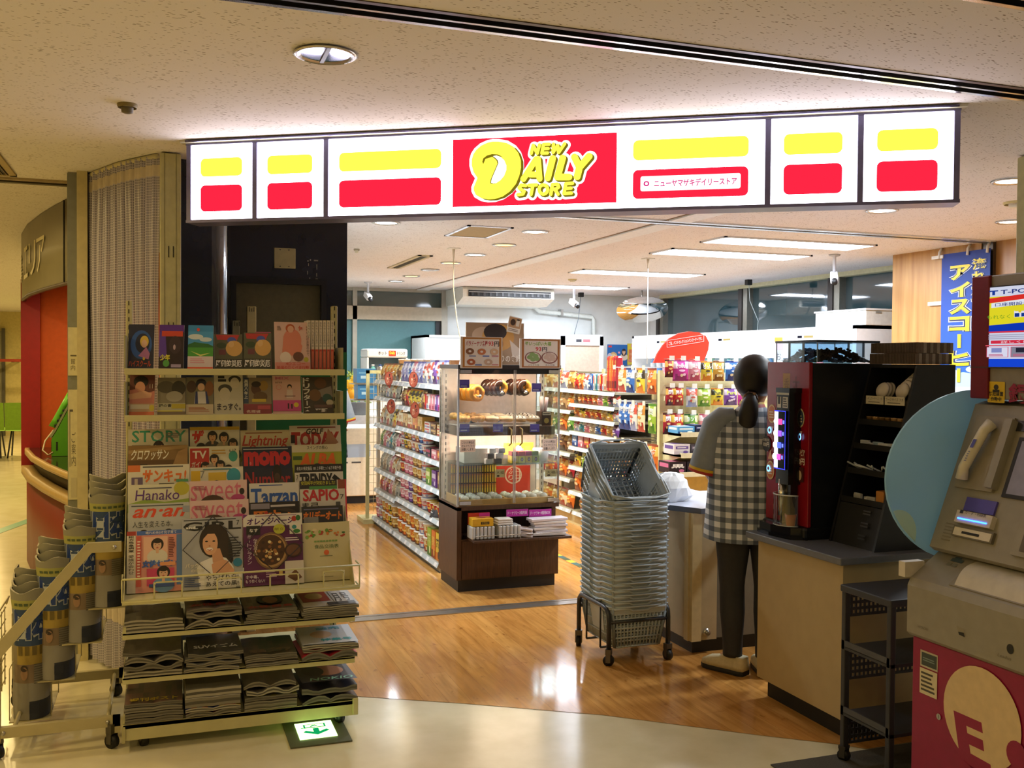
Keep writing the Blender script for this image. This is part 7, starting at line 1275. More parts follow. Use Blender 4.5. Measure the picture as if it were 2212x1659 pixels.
for k in range(3):
    y=3.54+.102*k; h=thing('bean_hopper','clear coffee bean hopper on the machine, %s of three'%('nearest the hall','middle','rear')[k] if False else 'clear bean hopper full of dark beans, %s of three on the coffee machine'%('the front one','the middle one','the rear one')[k],'bean hopper',(2.82,y+.05,1.513),0,'bean hoppers on the coffee machine')
    b=MB(); g_=glass('#f2f8fc',.07,.02); x0,x1=2.66,2.985
    for q in ((x0,x1,y,y+.003),(x0,x1,y+.095,y+.098),(x0,x0+.003,y,y+.098),(x1-.003,x1,y,y+.098)): b.box(*q,1.513,1.598,g_)
    b.build('clear_bin',h); b=MB(); ed_=mat('#b8c4d4',.2,.1,0)
    for xx,yy in ((x0,y),(x1-.004,y),(x0,y+.094),(x1-.004,y+.094)): b.box(xx,xx+.004,yy,yy+.004,1.513,1.598,ed_)
    b.build('corner_edge_frame',h); b=MB(); b.box(x0-.004,x1+.004,y-.003,y+.10,1.598,1.608,mat('#2a3548',.15,0,.02),.002); b.build('lid',h)
    b=MB(); R=random.Random(k); bm=mat('#2a1a10',.45)
    b.grid(lambda u,v: (x0+.012+(x1-x0-.024)*u, y+.010+.078*v, 1.5145+(.010+.040*math.exp(-((x0+.012+(x1-x0-.024)*u-(x0+x1)/2+.02)/.09)**2))*math.sin(PI*(.08+.84*u))),14,4,bm)
    for i in range(170):
        x=R.uniform(x0+.014,x1-.014); yy=R.uniform(y+.012,y+.086); top=.018+.042*math.exp(-((x-(x0+x1)/2+.02)/.09)**2); b.ball((x,yy,1.513+top*math.sin(PI*min(1,max(0,(x-x0)/(x1-x0))))*R.uniform(.7,1.05)),.0085,bm,6,(1,.7,.7))
    o=b.build('coffee_beans',h); o['kind']='stuff'
# cup, lid and sugar stand, stepped towards the hall
cs=thing('condiment_stand','black stand of cup lids and sugar beside the coffee machine','stand',(2.91,3.37,.745)); KB=mat('#131315',.5,0,.1,50)
SM=Matrix.Translation((2.71,3.51,0))@Matrix.Rotation(-PI/2,4,'Z'); SW_=.285   # front looks towards -X, leaning back
def SB_(): b=MB(); b.X=SM; return b
fy=lambda z: .205*(z-.7455)/.76
for x,c in ((0,KB),(SW_-.012,mat('#2e3034',.5))):
    b=SB_(); b.prism([(x,.40,.7455),(x,0,.7455),(x,fy(1.505),1.505),(x,.40,1.505)],(.012,0,0),c); b.build('side_panel',cs)
b=SB_(); b.box(.012,SW_-.012,.385,.40,.7455,1.50,KB); b.box(.012,SW_-.012,fy(1.49),.4,1.49,1.505,KB); b.build('back_panel',cs)
SHV=(.93,1.05,1.155,1.258,1.345)
for z in SHV: b=SB_(); b.box(.012,SW_-.012,fy(z)+.004,.385,z-.010,z,KB); b.box(.012,SW_-.012,fy(z)+.002,fy(z)+.006,z-.012,z+.012,KB); b.build('shelf',cs)
b=SB_(); b.prism([(.012,.008,.7455),(.012,fy(.915)+.004,.915),(.012,fy(.915)+.012,.915),(.012,.016,.7455)],(SW_-.024,0,0),KB); pg=Page(b,(.17,.004,.78),(1,0,0),(0,.26,.965),.06,.13); pg.lines(.1,.0,.9,.2,2,'#2c2c30').lines(.1,.4,.9,.6,2,'#3a3a40').lines(.1,.8,.9,.98,2,'#4a4a4e'); b.build('drawer_front',cs)
for i,(x,nn,s) in enumerate(((.085,3,'レギュラーサイズ フタ'),(.205,6,'ラージサイズ フタ'))):
    for k in range(nn):
        b=MB(); b.X=SM@Matrix.Translation((x,fy(1.39)+.03+.017*k,1.392+.012*k*(i)))@Matrix.Rotation(1.25,4,'X'); b.lathe([(.034,0),(.037,.004),(.034,.008),(.029,.014),(.002,.014)],(0,0,0),mat('#e6dcc8',.4),20); tag(b.build('drink_cover'),'%s white cup lid, %s in the row of %s'%(('regular','large')[i],ORD[k],('three','six')[i]),'cup lid','cup lids on the coffee stand')
    b=SB_(); x0,x1=((.03,.137),(.147,.262))[i]; b.box(x0,x1,fy(1.35)-.004,fy(1.35),1.335,1.37,mat('#d8d0b8',.5)); pg=Page(b,(x0,fy(1.35)-.004,1.335),(1,0,0),(0,0,1),x1-x0,.035); pg.t(.05,.5,.95,.85,s,'#3a342c',.0).lines(.15,.15,.85,.35,1,'#6a645a'); b.build('shelf_label',cs)
R=random.Random(11)
def smalls(z,n,cols,nm,lab,cat,kind):
    for i in range(n):
        x=.03+.225*(i+.5)/n; y=fy(z)+.03; c=R.choice(cols); b=MB()
        if kind=='cup': b.X=SM; b.lathe([(.013,0),(.016,.020),(.017,.022),(.002,.023)],(x,y,z+.001),mat(c,.3),12)
        elif kind=='packet': b.X=SM@Matrix.Translation((x,y+R.uniform(0,.03),z+.001))@Matrix.Rotation(R.uniform(-.8,.8),4,'Z'); b.box(-.026,.026,-.006,.006,0,.014+R.uniform(0,.014),mat(c,.4),.002)
        else: b.X=SM@Matrix.Translation((x,y,z+.012))@Matrix.Rotation(R.uniform(.9,1.3),4,'X')@Matrix.Rotation(R.uniform(-.9,.9),4,'Y'); b.cyl((0,0,-.02),(0,0,.05),.004,mat(c,.3),6)
        tag(b.build(nm),lab%ORD[i],cat,lab.split(',')[0]+'s')
smalls(1.258,6,['#b08a5a','#8a6a40','#c8a070'],'creamer_cup','small brown creamer cup, %s on the second coffee stand shelf','creamer','cup')
smalls(1.155,7,['#d8e0e8','#e8e8e0','#a8c0d0'],'sugar_packet','pale sugar packet, %s on the third coffee stand shelf','sugar packet','packet')
smalls(1.05,9,['#c8d0d4','#a8b0b4'],'plastic_stirrer','clear plastic stirrer, %s on the fourth coffee stand shelf','stirrer','stick')
smalls(.93,6,['#d8d8d0','#b8b8b0'],'straw_packet','wrapped straw packet, %s on the bottom coffee stand shelf','straw','packet')
b=SB_(); b.box(.215,.262,fy(.93)+.012,fy(.93)+.06,.931,.985,mat('#b87a30',.5),.004); tag(b.build('napkin_box'),'small orange-brown box on the bottom coffee stand shelf','box')
for r in range(2):
    for k in range(11):
        x=2.915+k*.0172-(.006 if r==0 else 0); b=MB(); c=('#6a5a50','#8a8078','#5a4c44','#9a8e84')[(k*3+r)%4 if k else 0]
        b.box(x,x+.016,3.232,3.508,1.5065+r*.0455,1.5505+r*.0455,mat(c,.7,0,.1,120))
        if k==0:
            for q in range(30): b.box(x-.0006,x,3.236+q*.009,3.241+q*.009,1.508+r*.0455,1.549+r*.0455,mat('#3a3028',.7))
        tag(b.build('cup_sleeve'),'brown paper cup sleeve, %s in the %s layer on the black stand'%(ORD[k],('lower','upper')[r]),'cup sleeve','cup sleeves stacked on the black stand')
# ================================================================== WAGON
wg=thing('storage_trolley','dark grey three-tier trolley on casters between coffee counter and teller machine','trolley',(2.64,2.93,0)); DG=mat('#34353a',.5,0,.06,30)
for x in (2.43,2.86):
    for y in (2.80,3.045): b=MB(); b.box(x,x+.025,y,y+.022,.05,.66,DG,.004); b.build('post',wg)
b=MB(); b.box(2.425,2.89,2.795,3.07,.645,.672,DG,.004); b.build('top_board',wg)
for z in (.44,.19):
    b=MB(); b.box(2.43,2.885,2.80,3.065,z-.012,z,DG); b.box(2.43,2.435,2.80,3.065,z-.002,z+.022,mat('#4a4b50',.45)); b.build('shelf',wg)
for z in (.60,.36,.115):
    b=MB()
    for k in range(12): y=2.825+k*.019; b.box(2.868,2.872,y,y+.009,z-.05,z+.05,DG)
    for k in range(5): b.box(2.867,2.873,2.822,3.045,z-.05+k*.024,z-.04+k*.024,DG)
    for k in range(20): x=2.46+k*.02; b.box(x,x+.009,3.05,3.054,z-.05,z+.05,DG)
    for k in range(5): b.box(2.455,2.86,3.049,3.055,z-.05+k*.024,z-.04+k*.024,DG)
    b.build('mesh_panel',wg)
for x in (2.442,2.872):
    for y in (2.811,3.056): caster(x,y,.022,wg,BLACK,.06,.4)
# ================================================================== TELLER MACHINE (front looks towards -X)
AY1,AY0=2.605,1.99; GRY=mat('#8f897c',.4,0,.04,25); AR=mat('#8e1040',.35,0,.05,30)
at=thing('teller_machine','red and grey bank teller machine with a lit advert screen','cash machine',(2.65,2.3,0))
b=MB(); b.box(2.352,2.95,AY0,AY1,.03,.605,AR,.004); b.build('lower_cabinet',at)
b=MB(); pr=[(2.95,.608),(2.345,.608),(2.333,.62),(2.333,.775),(2.345,.80),(2.47,.885),(2.95,.885)]
b.prism([(x,AY0-.005,z) for x,z in pr],(0,AY1-AY0+.012,0),GRY); b.build('front_console',at)
b=MB(); b.prism([(x,AY0,z) for x,z in ((2.95,.885),(2.435,.885),(2.415,.90),(2.60,1.372),(2.64,1.382),(2.95,1.382))],(0,AY1-AY0,0),GRY); b.build('screen_fascia',at)
UX=2.575; b=MB(); b.box(UX+.01,2.95,AY0,AY1-.07,1.392,1.80,mat('#877f70',.4,.05),.004); b.box(UX,2.95,AY1-.075,AY1,1.392,1.80,mat('#6e0d20',.35),.004); b.box(UX-.001,2.95,AY0,AY1,1.495,1.498,mat('#3a3530',.5)); b.build('top_unit',at)
def uv(px,py,P0,ux,uy):
    n=ux.cross(uy); d=ray(px,py); o=Vector((0,0,1.5)); k=(P0-o).dot(n)/d.dot(n); q=o+d*k-P0; return q.dot(ux),q.dot(uy)
class Pl:
    def __init__(s,b,P0,ux,uy): s.P0=Vector(P0); s.ux=Vector(ux).normalized(); s.uy=Vector(uy).normalized(); s.b=b; s.pg=Page(b,P0,s.ux,s.uy,1,1,.0004,.0012)
    def q(s,px,py): return uv(px,py,s.P0,s.ux,s.uy)
    def poly(s,pts,c): s.pg.p([s.q(*p) for p in pts],c); return s
# advert screen on the top unit
b=MB(); A=Pl(b,(UX+.009,AY1-.07,1.392),(0,-1,0),(0,0,1)); u0,v1=A.q(2131,620); u1=.515; v0=A.q(2127,795)[1]
b.box(UX+.004,UX+.0095,AY1-.07-u1,AY1-.07-u0,1.392+v0,1.392+v1,BLACK); S_=Page(b,(UX+.004,AY1-.07-u0-.004,1.392+v0+.004),(0,-1,0),(0,0,1),u1-u0-.008,v1-v0-.008,.0004); E=lambda c,s=.9: emis(c,s)
S_.r(0,0,1,1,E('#d8dcf0')).r(0,0,1,.10,E('#1848d8')).r(0,.46,1,.88,E('#e8dc28')).p([(0,.86),(0,.8),(1,.9),(1,.96)],E('#e03028')).p([(0,.44),(0,.52),(1,.6),(1,.44)],E('#1038b8')).r(0,.425,1,.445,E('#d83848'))
S_.t(.03,.90,.10,.96,'T',E('#1c3a98'),.06).t(.12,.90,.8,.97,'T-POINTが貯まる',E('#283880'),.02).p([(.05,.74),(.9,.83),(.9,.9),(.05,.8)],E('#e8ecf8')).t(.08,.755,.5,.80,'口座開設ポイント',E('#283880'),.01).t(.52,.78,.62,.85,'2倍',E('#58a048'),.03).t(.64,.81,.86,.85,'キャンペーン',E('#283880'),.01)
S_.t(.02,.60,.2,.65,'もれなく',E('#68a028'),.0).r(.23,.61,.32,.69,E('#e8e8f0')).r(.235,.615,.27,.66,E('#183890')).r(.285,.615,.315,.66,E('#183890')).t(.24,.665,.31,.69,'T',E('#e8d020'),.05).t(.36,.57,.92,.77,'1,000',E('#e03050'),.06).t(.355,.575,.91,.772,'1,000',E('#f4f0f8'),.02).lines(.45,.5,.95,.53,1,E('#8898d8'))
S_.lines(.04,.34,.95,.41,3,E('#a8a8c0')).r(.06,.29,.95,.33,E('#d83048')).t(.14,.295,.9,.325,'詳しくは銀行ホームページまで',E('#f4d8e0')).r(.02,.26,.6,.275,E('#e05868'))
for x,c in ((.03,'#e0e0f4'),(.22,'#888898'),(.42,'#f0e4f0')): S_.r(x,.12,x+.17,.25,E('#d85070')).r(x+.005,.124,x+.165,.246,E(c)).r(x+.04,.18,x+.12,.235,E('#8890c8' if x!=.22 else '#282838')).lines(x+.02,.13,x+.14,.165,2,E('#c86080'))
S_.t(.66,.25,.95,.28,'ご利用いただける',E('#585870')); [S_.r(.68+.13*i,.17+.05*j,.76+.13*i,.2+.05*j,E(('#4890b8','#6068b8','#8860a8','#4858a0')[i+2*j])) for i in (0,1) for j in (0,1)]
b.build('advert_screen',at)
b=MB(); A=Pl(b,(UX+.009,AY1-.07,1.392),(0,-1,0),(0,0,1)); q=A.q; y0_,y1_=q(2134,869)[1],q(2135,824)[1]; x0_,x1_=q(2134,850)[0],q(2171,850)[0]; A.pg.rr(x0_,y0_,x1_,y1_,.004,mat('#d8b420',.4)); A.pg.e((x0_+x1_)/2,y1_-.018,.010,.009,'#2a2410').r((x0_+x1_)/2-.014,y1_-.034,(x0_+x1_)/2+.014,y1_-.026,'#2a2410').t(x0_+.006,y0_+.022,x1_-.005,y0_+.037,'防犯装置','#2a2410',.02).t(x0_+.014,y0_+.005,x1_-.012,y0_+.019,'作動中','#2a2410',.02)
A.pg.t(x1_+.016,y0_,x1_+.096,y1_-.004,'銀','#8c1a3a',.04).t(x1_+.11,y0_,x1_+.19,y1_-.004,'行','#8c1a3a',.04); kx,ky=q(2125,834); A.pg.e(kx,ky,.006,.007,ALU); b.build('notice_strip',at)
# slanted fascia
P0=Vector((2.415,AY1,.90)); ux=Vector((0,-1,0)); uy=Vector((.185,0,.472)).normalized()
def sl(u,v,n=0.): nn=ux.cross(uy); return tuple(P0+ux*u+uy*v+nn*n)
def sbx(b,u0,u1,v0,v1,n0,n1,m):
    P=[sl(u,v,n0) for u,v in ((u0,v0),(u1,v0),(u1,v1),(u0,v1))]; nn=ux.cross(uy)*(n1-n0); b.prism(P,nn,m)
F=lambda px,py: uv(px,py,P0,ux,uy)
b=MB(); a0=F(2090,1062); a1=F(2120,938); sbx(b,.225,.60,a0[1]-.0,a1[1],.001,.006,BLACK); pg=Page(b,sl(.24,a0[1]+.012,.006),ux,uy,.345,a1[1]-a0[1]-.024); pg.r(0,0,1,1,mat('#8d8ea6',.12)); b.build('touch_screen',at)
b=MB(); sbx(b,.03,.60,a1[1]+.02,a1[1]+.055,.001,.004,mat('#2c2c30',.2)); pg=Page(b,sl(.30,a1[1]+.02,.004),ux,uy,.28,.035); pg.e(.5,.9,.55,.85,emis('#f0e8f0',1.4),180,360).e(.5,.9,.47,.72,emis('#f0e020',1.2),180,360).p([(.2,.6),(.5,.2),(.8,.5)],emis('#f070b0',1.2)); b.build('lit_header',at)
hs=MB(); h0=F(2042,1030); h1=F(2086,928); sbx(hs,.035,.19,h0[1]-.03,h1[1]+.05,.0,.012,mat('#8d8472',.5)); sbx(hs,.17,.20,h0[1]-.02,h1[1]+.04,.0,.03,GRY); hs.build('phone_cradle',at)
b=MB(); b.tube([sl(.075,h0[1]-.005,.03),sl(.08,h0[1]+.03,.042),sl(.115,h1[1]-.01,.042),sl(.125,h1[1]+.02,.03)],[.02,.017,.017,.021],mat('#d0c8b0',.35),10); o=b.build('handset',at)
b=MB(); pg=Page(b,sl(.085,(h0[1]+h1[1])/2-.05,.0605),ux,(uy+ux*.18),.02,.1); pg.r(.1,.6,.8,.9,'#4a4a98').lines(.2,.1,.7,.5,5,'#7a7a90'); b.build('handset_label',o)
c0,c1=F(2085,1100),F(2140,1080); b=MB(); cu,cv=F(2076,1128); sbx(b,cu-.01,cu+.135,cv-.005,cv+.035,.0,.02,mat('#c8c0b4',.4)); sbx(b,cu+.002,cu+.12,cv+.006,cv+.010,.02,.0225,emis('#2a60ff',9)); sbx(b,cu,cu+.122,cv+.040,cv+.085,.0,.008,mat('#5048a8',.4)); pg=Page(b,sl(cu,cv+.024,.0205),ux,uy,.122,.014); pg.t(.2,.1,.9,.9,'カード・明細票','#2a2838',.0).r(.03,.1,.14,.9,'#2a2838'); b.build('card_slot',at)
b=MB(); sbx(b,cu-.012,cu+.15,cv-.05,cv-.014,.0,.012,mat('#6a6458',.5)); sbx(b,cu-.005,cu+.145,cv-.046,cv-.02,.012,.014,mat('#d4ccbc',.4)); sbx(b,cu+.03,cu+.10,cv-.038,cv-.03,.014,.0155,BLACK); b.build('receipt_slot',at)
b=MB(); 
for k in range(6): sbx(b,.04,.075,.03+k*.011,.034+k*.011,.0005,.0015,mat('#7a7264',.5))
b.build('speaker_grille',at)
b=MB(); sbx(b,.33,.60,.03,.135,.0,.016,GRY); sbx(b,.36,.58,.045,.12,.016,.0175,mat('#5c5448',.5)); pg=Page(b,sl(.4,.05,.018),ux,uy,.12,.04); pg.r(0,0,1,.8,'#1c2c6a').e(.5,.5,.16,.3,'#c8a040'); b.build('coin_tray',at)
# console top: note slot cover, marks; console front: camera eye, small lettering
Q0=Vector((2.345,AY1+.007,.80)); vx=Vector((.125,0,.085)).normalized()
def cl(u,v,n=0.): nn=ux.cross(vx); return tuple(Q0+ux*u+vx*v+nn*n)
b=MB(); nn=ux.cross(vx)
def cbx(u0,u1,v0,v1,n0,n1,m): b.prism([cl(u,v,n0) for u,v in ((u0,v0),(u1,v0),(u1,v1),(u0,v1))],nn*(n1-n0),m)
cbx(.16,.55,.01,.145,.0,.004,mat('#8d8472',.5)); b.grid(lambda u,v: cl(.18+.35*u,.015+.12*v,.004+.02*math.sin(PI*v)),10,8,mat('#c2baa6',.35)); b.build('note_slot_cover',at)
b=MB(); pg=Page(b,cl(.07,.085,.001),ux,vx,.07,.05); pg.r(.1,.5,.8,.8,'#4a5a68').r(.2,.8,.6,.95,'#4a5a68').r(.1,.05,.35,.35,'#7a7a72').r(.45,.05,.7,.35,'#7a7a72'); b.build('note_marking',at)
b=MB(); A=Pl(b,(2.333,AY1+.007,.62),(0,-1,0),(0,0,1)); q=A.q; e=q(2076,1365); f_=q(2183,1402); A.pg.p([(e[0]-.018,e[1]+.016),(e[0]+.014,e[1]+.012),(e[0]+.018,e[1]-.012),(e[0]-.008,e[1]-.008)],'#8a8270').p([(e[0]-.010,e[1]-.002),(e[0]+.012,e[1]+.001),(e[0]+.017,e[1]-.012),(e[0]-.007,e[1]-.010)],'#1c1c1c').e(f_[0],f_[1],.0125,.0145,'#141416'); h_=q(1990,1355); A.pg.t(h_[0]-.012,h_[1]-.004,h_[0]+.03,h_[1]+.004,'HITACHI','#7a7264',.02); h_=q(2168,1418); A.pg.t(h_[0]-.02,h_[1]-.004,h_[0]+.03,h_[1]+.005,'Leadus','#6a6254',.0,.2); b.build('console_marking',at)
# red lower front: meter window, notice, lock, big round emblem with E
b=MB(); A=Pl(b,(2.352,AY1,.03),(0,-1,0),(0,0,1)); q=A.q; pg=A.pg
x0_,y1_=q(1989,1402); x1_,y0_=q(2026,1450); y0_=(y0_+q(1989,1440)[1])/2; pg.r(x0_,y0_,x1_,y1_,mat('#b8ae94',.4)).r(x0_+.006,y0_+.006,x1_-.004,y1_-.006,'#3c4440').lines(x0_+.012,y0_+.02,x1_-.01,y1_-.02,2,'#7a8a84')
yb_=q(1988,1495)[1]; pg.r(x0_,yb_,x1_,y0_-.004,mat('#cfc3a0',.5)).lines(x0_+.006,yb_+.008,x1_-.006,y0_-.012,5,'#4a4438')
k_=q(2029,1548); pg.e(k_[0],k_[1],.0095,.010,ALU).r(k_[0]-.001,k_[1]-.006,k_[0]+.001,k_[1]+.006,'#4a4438')
cx_,cy_=.245,.305; 
g0=q(2040,1545)[0]; g1=q(2209,1560)[0]; t0_=q(2100,1437)[1]; cx_=(g0+g1)/2; rx=(g1-g0)/2; ry=rx*1.02; cy_=t0_-ry*.97
pg.e(cx_,cy_,rx,ry,mat('#d3b98c',.4),0,360,40)
ex0,ey1=q(2062,1534); ex1,ey0=q(2146,1633); ey0=min(ey0,q(2085,1650)[1]); w_=ex1-ex0; h_=ey1-ey0
Ep=[(0,1),(.72,1.0),(.76,.8),(.34,.8),(.37,.66),(.76,.66),(.80,.45),(.42,.45),(.46,.28),(.96,.25),(1.0,.03),(.20,.03)]
pg.p([(ex0+w_*u,ey0+h_*v) for u,v in Ep],AR); pg.e(q(2198,1630)[0],q(2198,1630)[1],.036,.040,AR); pg.p([(ex0+w_*.22,ey0+h_*.1),(ex0+w_*.5,ey0),(ex0+w_*.45,ey0-.1),(ex0-w_*.1,ey0-.06)],AR)
b.build('front_emblem',at)
# translucent round privacy screen beside the machine
c0=onY(2108,1028,2.632); b=MB(); n=56; rr_=.296
def acrylic(nm,c1,c2,tc,al):
    def f(nt,N,L,b):
        n_=N('ShaderNodeTexNoise'); n_.inputs['Scale'].default_value=3; L(coords(nt,N,L),n_.inputs['Vector']); L(ramp(nt,N,n_.outputs['Fac'],L,[(.3,c1),(.7,c2)]),b.inputs['Base Color']); b.inputs['Alpha'].default_value=al
        tr=N('ShaderNodeBsdfTranslucent'); tr.inputs[0].default_value=(*lin(tc),1); mx=N('ShaderNodeMixShader'); mx.inputs[0].default_value=.45; L(b.outputs[0],mx.inputs[1]); L(tr.outputs[0],mx.inputs[2]); L(mx.outputs[0],[x for x in nt.nodes if x.type=='OUTPUT_MATERIAL'][0].inputs[0])
    return nodemat(nm,f,.3)
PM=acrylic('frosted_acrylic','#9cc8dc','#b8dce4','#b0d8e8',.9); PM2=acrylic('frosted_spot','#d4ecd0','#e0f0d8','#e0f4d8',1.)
rx_=c0.x-onY(1914,1028,2.628).x; cc=[(c0.x+rx_*math.cos(2*PI*k/n),c0.z+rr_*math.sin(2*PI*k/n)) for k in range(n)]
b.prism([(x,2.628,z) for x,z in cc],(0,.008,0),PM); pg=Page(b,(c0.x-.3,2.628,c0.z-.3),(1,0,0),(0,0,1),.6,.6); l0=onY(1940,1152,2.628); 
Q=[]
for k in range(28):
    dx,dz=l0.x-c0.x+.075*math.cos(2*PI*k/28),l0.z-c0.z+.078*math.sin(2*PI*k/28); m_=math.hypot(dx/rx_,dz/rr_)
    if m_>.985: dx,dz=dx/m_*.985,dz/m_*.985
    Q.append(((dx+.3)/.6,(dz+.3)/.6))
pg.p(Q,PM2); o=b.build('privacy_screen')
tag(o,'round translucent blue screen panel standing out beside the teller machine','screen panel')
b=MB(); b.box(2.32,2.40,2.61,2.64,.80,.85,mat('#c8c0b0',.5)); b.build('mounting_clip',o)
# ================================================================== BANNER on the wooden wall panel
bn=thing('coffee_banner','tall blue hanging banner with big yellow vertical katakana by the wooden panel','banner',(5.79,5.95,1.3)); b=MB(); Y1,Y0_,ZT,ZB=6.17,5.69,2.375,1.25
b.box(5.795,5.80,Y0_,Y1,ZB,ZT,nodemat('banner_cloth',lambda nt,N,L,b:(lambda s:L(ramp(nt,N,s,L,[(0,'#2a6ec0'),(.25,'#1f5ab8'),(.55,'#1c50b0'),(1,'#17348c')]),b.inputs['Base Color']))((lambda t_:(lambda x_:(L(t_.outputs['Generated'],x_.inputs[0]),x_.outputs['Z'])[1])(N('ShaderNodeSeparateXYZ')))(N('ShaderNodeTexCoord'))),.6))
pg=Page(b,(5.795,Y1,ZB),(0,-1,0),(0,0,1),Y1-Y0_,ZT-ZB,.0006)
pg.e(.5,.06,.5,.12,'#a8c8e0').r(0,0,1,.08,'#d8e4ec').e(.2,.17,.25,.03,'#c8dcec').e(.75,.2,.2,.025,'#b8d4e8')
for bo,c,ex in ((.12,'#e8ecf4',.045),(.085,'#141c50',.02),(.035,'#f0d820',0.)):
    pg.vt(.20-ex*.8,.10,.62+ex*.8,.92,'アイスコーヒー',c,bo); pg.vt(.66-ex*.6,.60,.92+ex*.6,.95,'淹れたて',c,bo*.8)
b.build('cloth',bn)
for y in (Y1+.02,5.9,Y0_+.02): b=MB(); b.tube([(5.81,y,H-.005),(5.79,y,ZT+.02),(5.785,y,ZT-.03)],.010,mat('#e8e4dc',.4),8); b.build('hook',bn)
b=MB(); b.box(5.785,5.81,Y1-.02,Y1+.1,ZT-.03,ZT-.005,mat('#e8e4dc',.4)); b.build('clip',bn)
b=MB(); b.box(5.80,5.82,6.15,6.32,1.98,2.01,mat('#e0dcd0',.5)); tag(b.build('wall_clip'),'small white clip strip on the wooden panel beside the blue banner','clip')
# ================================================================== PEOPLE
def skin_body(parent,name,m):
    V=[];E=[];Rd=[]
    def v(p,r,fr=None):
        V.append(p); Rd.append(r if isinstance(r,tuple) else (r,r)); 
        if fr is not None: E.append((fr,len(V)-1))
        return len(V)-1
    pel=v((0,0,.80),(.13,.10)); sp=v((0,-.005,.94),(.115,.085),pel); ch=v((0,-.012,1.10),(.125,.09),sp); sh=v((0,-.012,1.215),(.10,.07),ch)
    nk=v((.004,0,1.30),(.044,.044),sh); hb=v((.006,.012,1.375),(.062,.07),nk); hm=v((.008,.014,1.445),(.076,.088),hb); ht=v((.008,.008,1.505),(.058,.068),hm)
    no=v((.012,.098,1.405),(.012,.014),hb)
    for s in (-1,1):
        v((.008+s*.078,.008,1.415),(.012,.02),hb)
        a=v((s*.145,-.012,1.215),(.038,.038),sh); e=v((s*.205,-.005,1.0),(.040,.040),a); w=v((s*.16,.20,.90),(.026,.022),e); p=v((s*.135,.27,.885),(.036,.016),w)
        for f,(dx,l,dz) in enumerate(((-.026,.058,-.012),(-.009,.07,-.010),(.008,.066,-.012),(.024,.052,-.016))):
            k=v((s*(.135-dx*.9),.30,.885),(.010,.009),p); k2=v((s*(.132-dx*1.05),.30+l*.5,.882+dz*.3),(.0085,.0085),k); v((s*(.130-dx*1.1),.30+l,.878+dz),(.007,.007),k2)
        t1=v((s*.098,.262,.878),(.011,.010),p); v((s*.080,.295,.870),(.0085,.0085),t1)
        hp=v((s*.078,0,.74),(.085,.085),pel); kn=v((s*.080,.012,.43),(.052,.052),hp); an=v((s*.075,-.012,.09),(.034,.036),kn)
        if s<0: v((s*.135,.055,.04),(.034,.024),an)
        else: v((s*.09,.09,.04),(.034,.024),an)
    me=bpy.data.meshes.new(name); M0=_MW[parent.name]; me.from_pydata(V,E,[]); me.materials.append(m); o=bpy.data.objects.new(name,me); COL.objects.link(o); o.parent=parent
    o.modifiers.new('Skin','SKIN'); sd=me.skin_vertices[0].data
    for i,r in enumerate(Rd): sd[i].radius=r; sd[i].use_root=(i==0)
    o.modifiers['Skin'].use_smooth_shade=True; s=o.modifiers.new('Sub','SUBSURF'); s.levels=1; s.render_levels=2; return o
def _ging(nt,N,L,b):
    t=N('ShaderNodeTexCoord'); sp=N('ShaderNodeSeparateXYZ'); L(t.outputs['Object'],sp.inputs[0]); out=[]
    for ax,pd in (('X',.05),('Z',.05)):
        m=N('ShaderNodeMath',operation='MULTIPLY'); m.inputs[1].default_value=1/pd; L(sp.outputs[ax],m.inputs[0]); f=N('ShaderNodeMath',operation='FRACT'); L(m.outputs[0],f.inputs[0]); g=N('ShaderNodeMath',operation='GREATER_THAN'); g.inputs[1].default_value=.48; L(f.outputs[0],g.inputs[0]); out.append(g.outputs[0])
    a=N('ShaderNodeMath',operation='ADD'); L(out[0],a.inputs[0]); L(out[1],a.inputs[1]); h=N('ShaderNodeMath',operation='MULTIPLY'); h.inputs[1].default_value=.5; L(a.outputs[0],h.inputs[0])
    L(ramp(nt,N,h.outputs[0],L,[(0,'#596070'),(.4,'#88909c'),(.9,'#dcdfe8')],'CONSTANT'),b.inputs['Base Color'])
GING=nodemat('gingham_cloth',_ging,.75,.2)
def ell(cx,cy,cz,rx,ry,n=28,tilt=0.,ph=0.,fold=0.): return [(cx+rx*math.cos(2*PI*k/n)*(1+fold*math.sin(2*PI*k/n*5+ph)),cy+ry*math.sin(2*PI*k/n)*(1+fold*math.sin(2*PI*k/n*5+ph)),cz+tilt*math.cos(2*PI*k/n)) for k in range(n)]
def tube_rings(pts,n=20):
    R_=[]
    for i,(p,rx,ry) in enumerate(pts):
        a=Vector(pts[max(0,i-1)][0]); c=Vector(pts[min(len(pts)-1,i+1)][0]); d=(c-a).normalized(); u=Vector((0,1,0)); u=(u-d*u.dot(d)).normalized(); w=d.cross(u)
        R_.append([tuple(Vector(p)+w*rx*math.cos(2*PI*k/n)+u*ry*math.sin(2*PI*k/n)) for k in range(n)])
    return R_
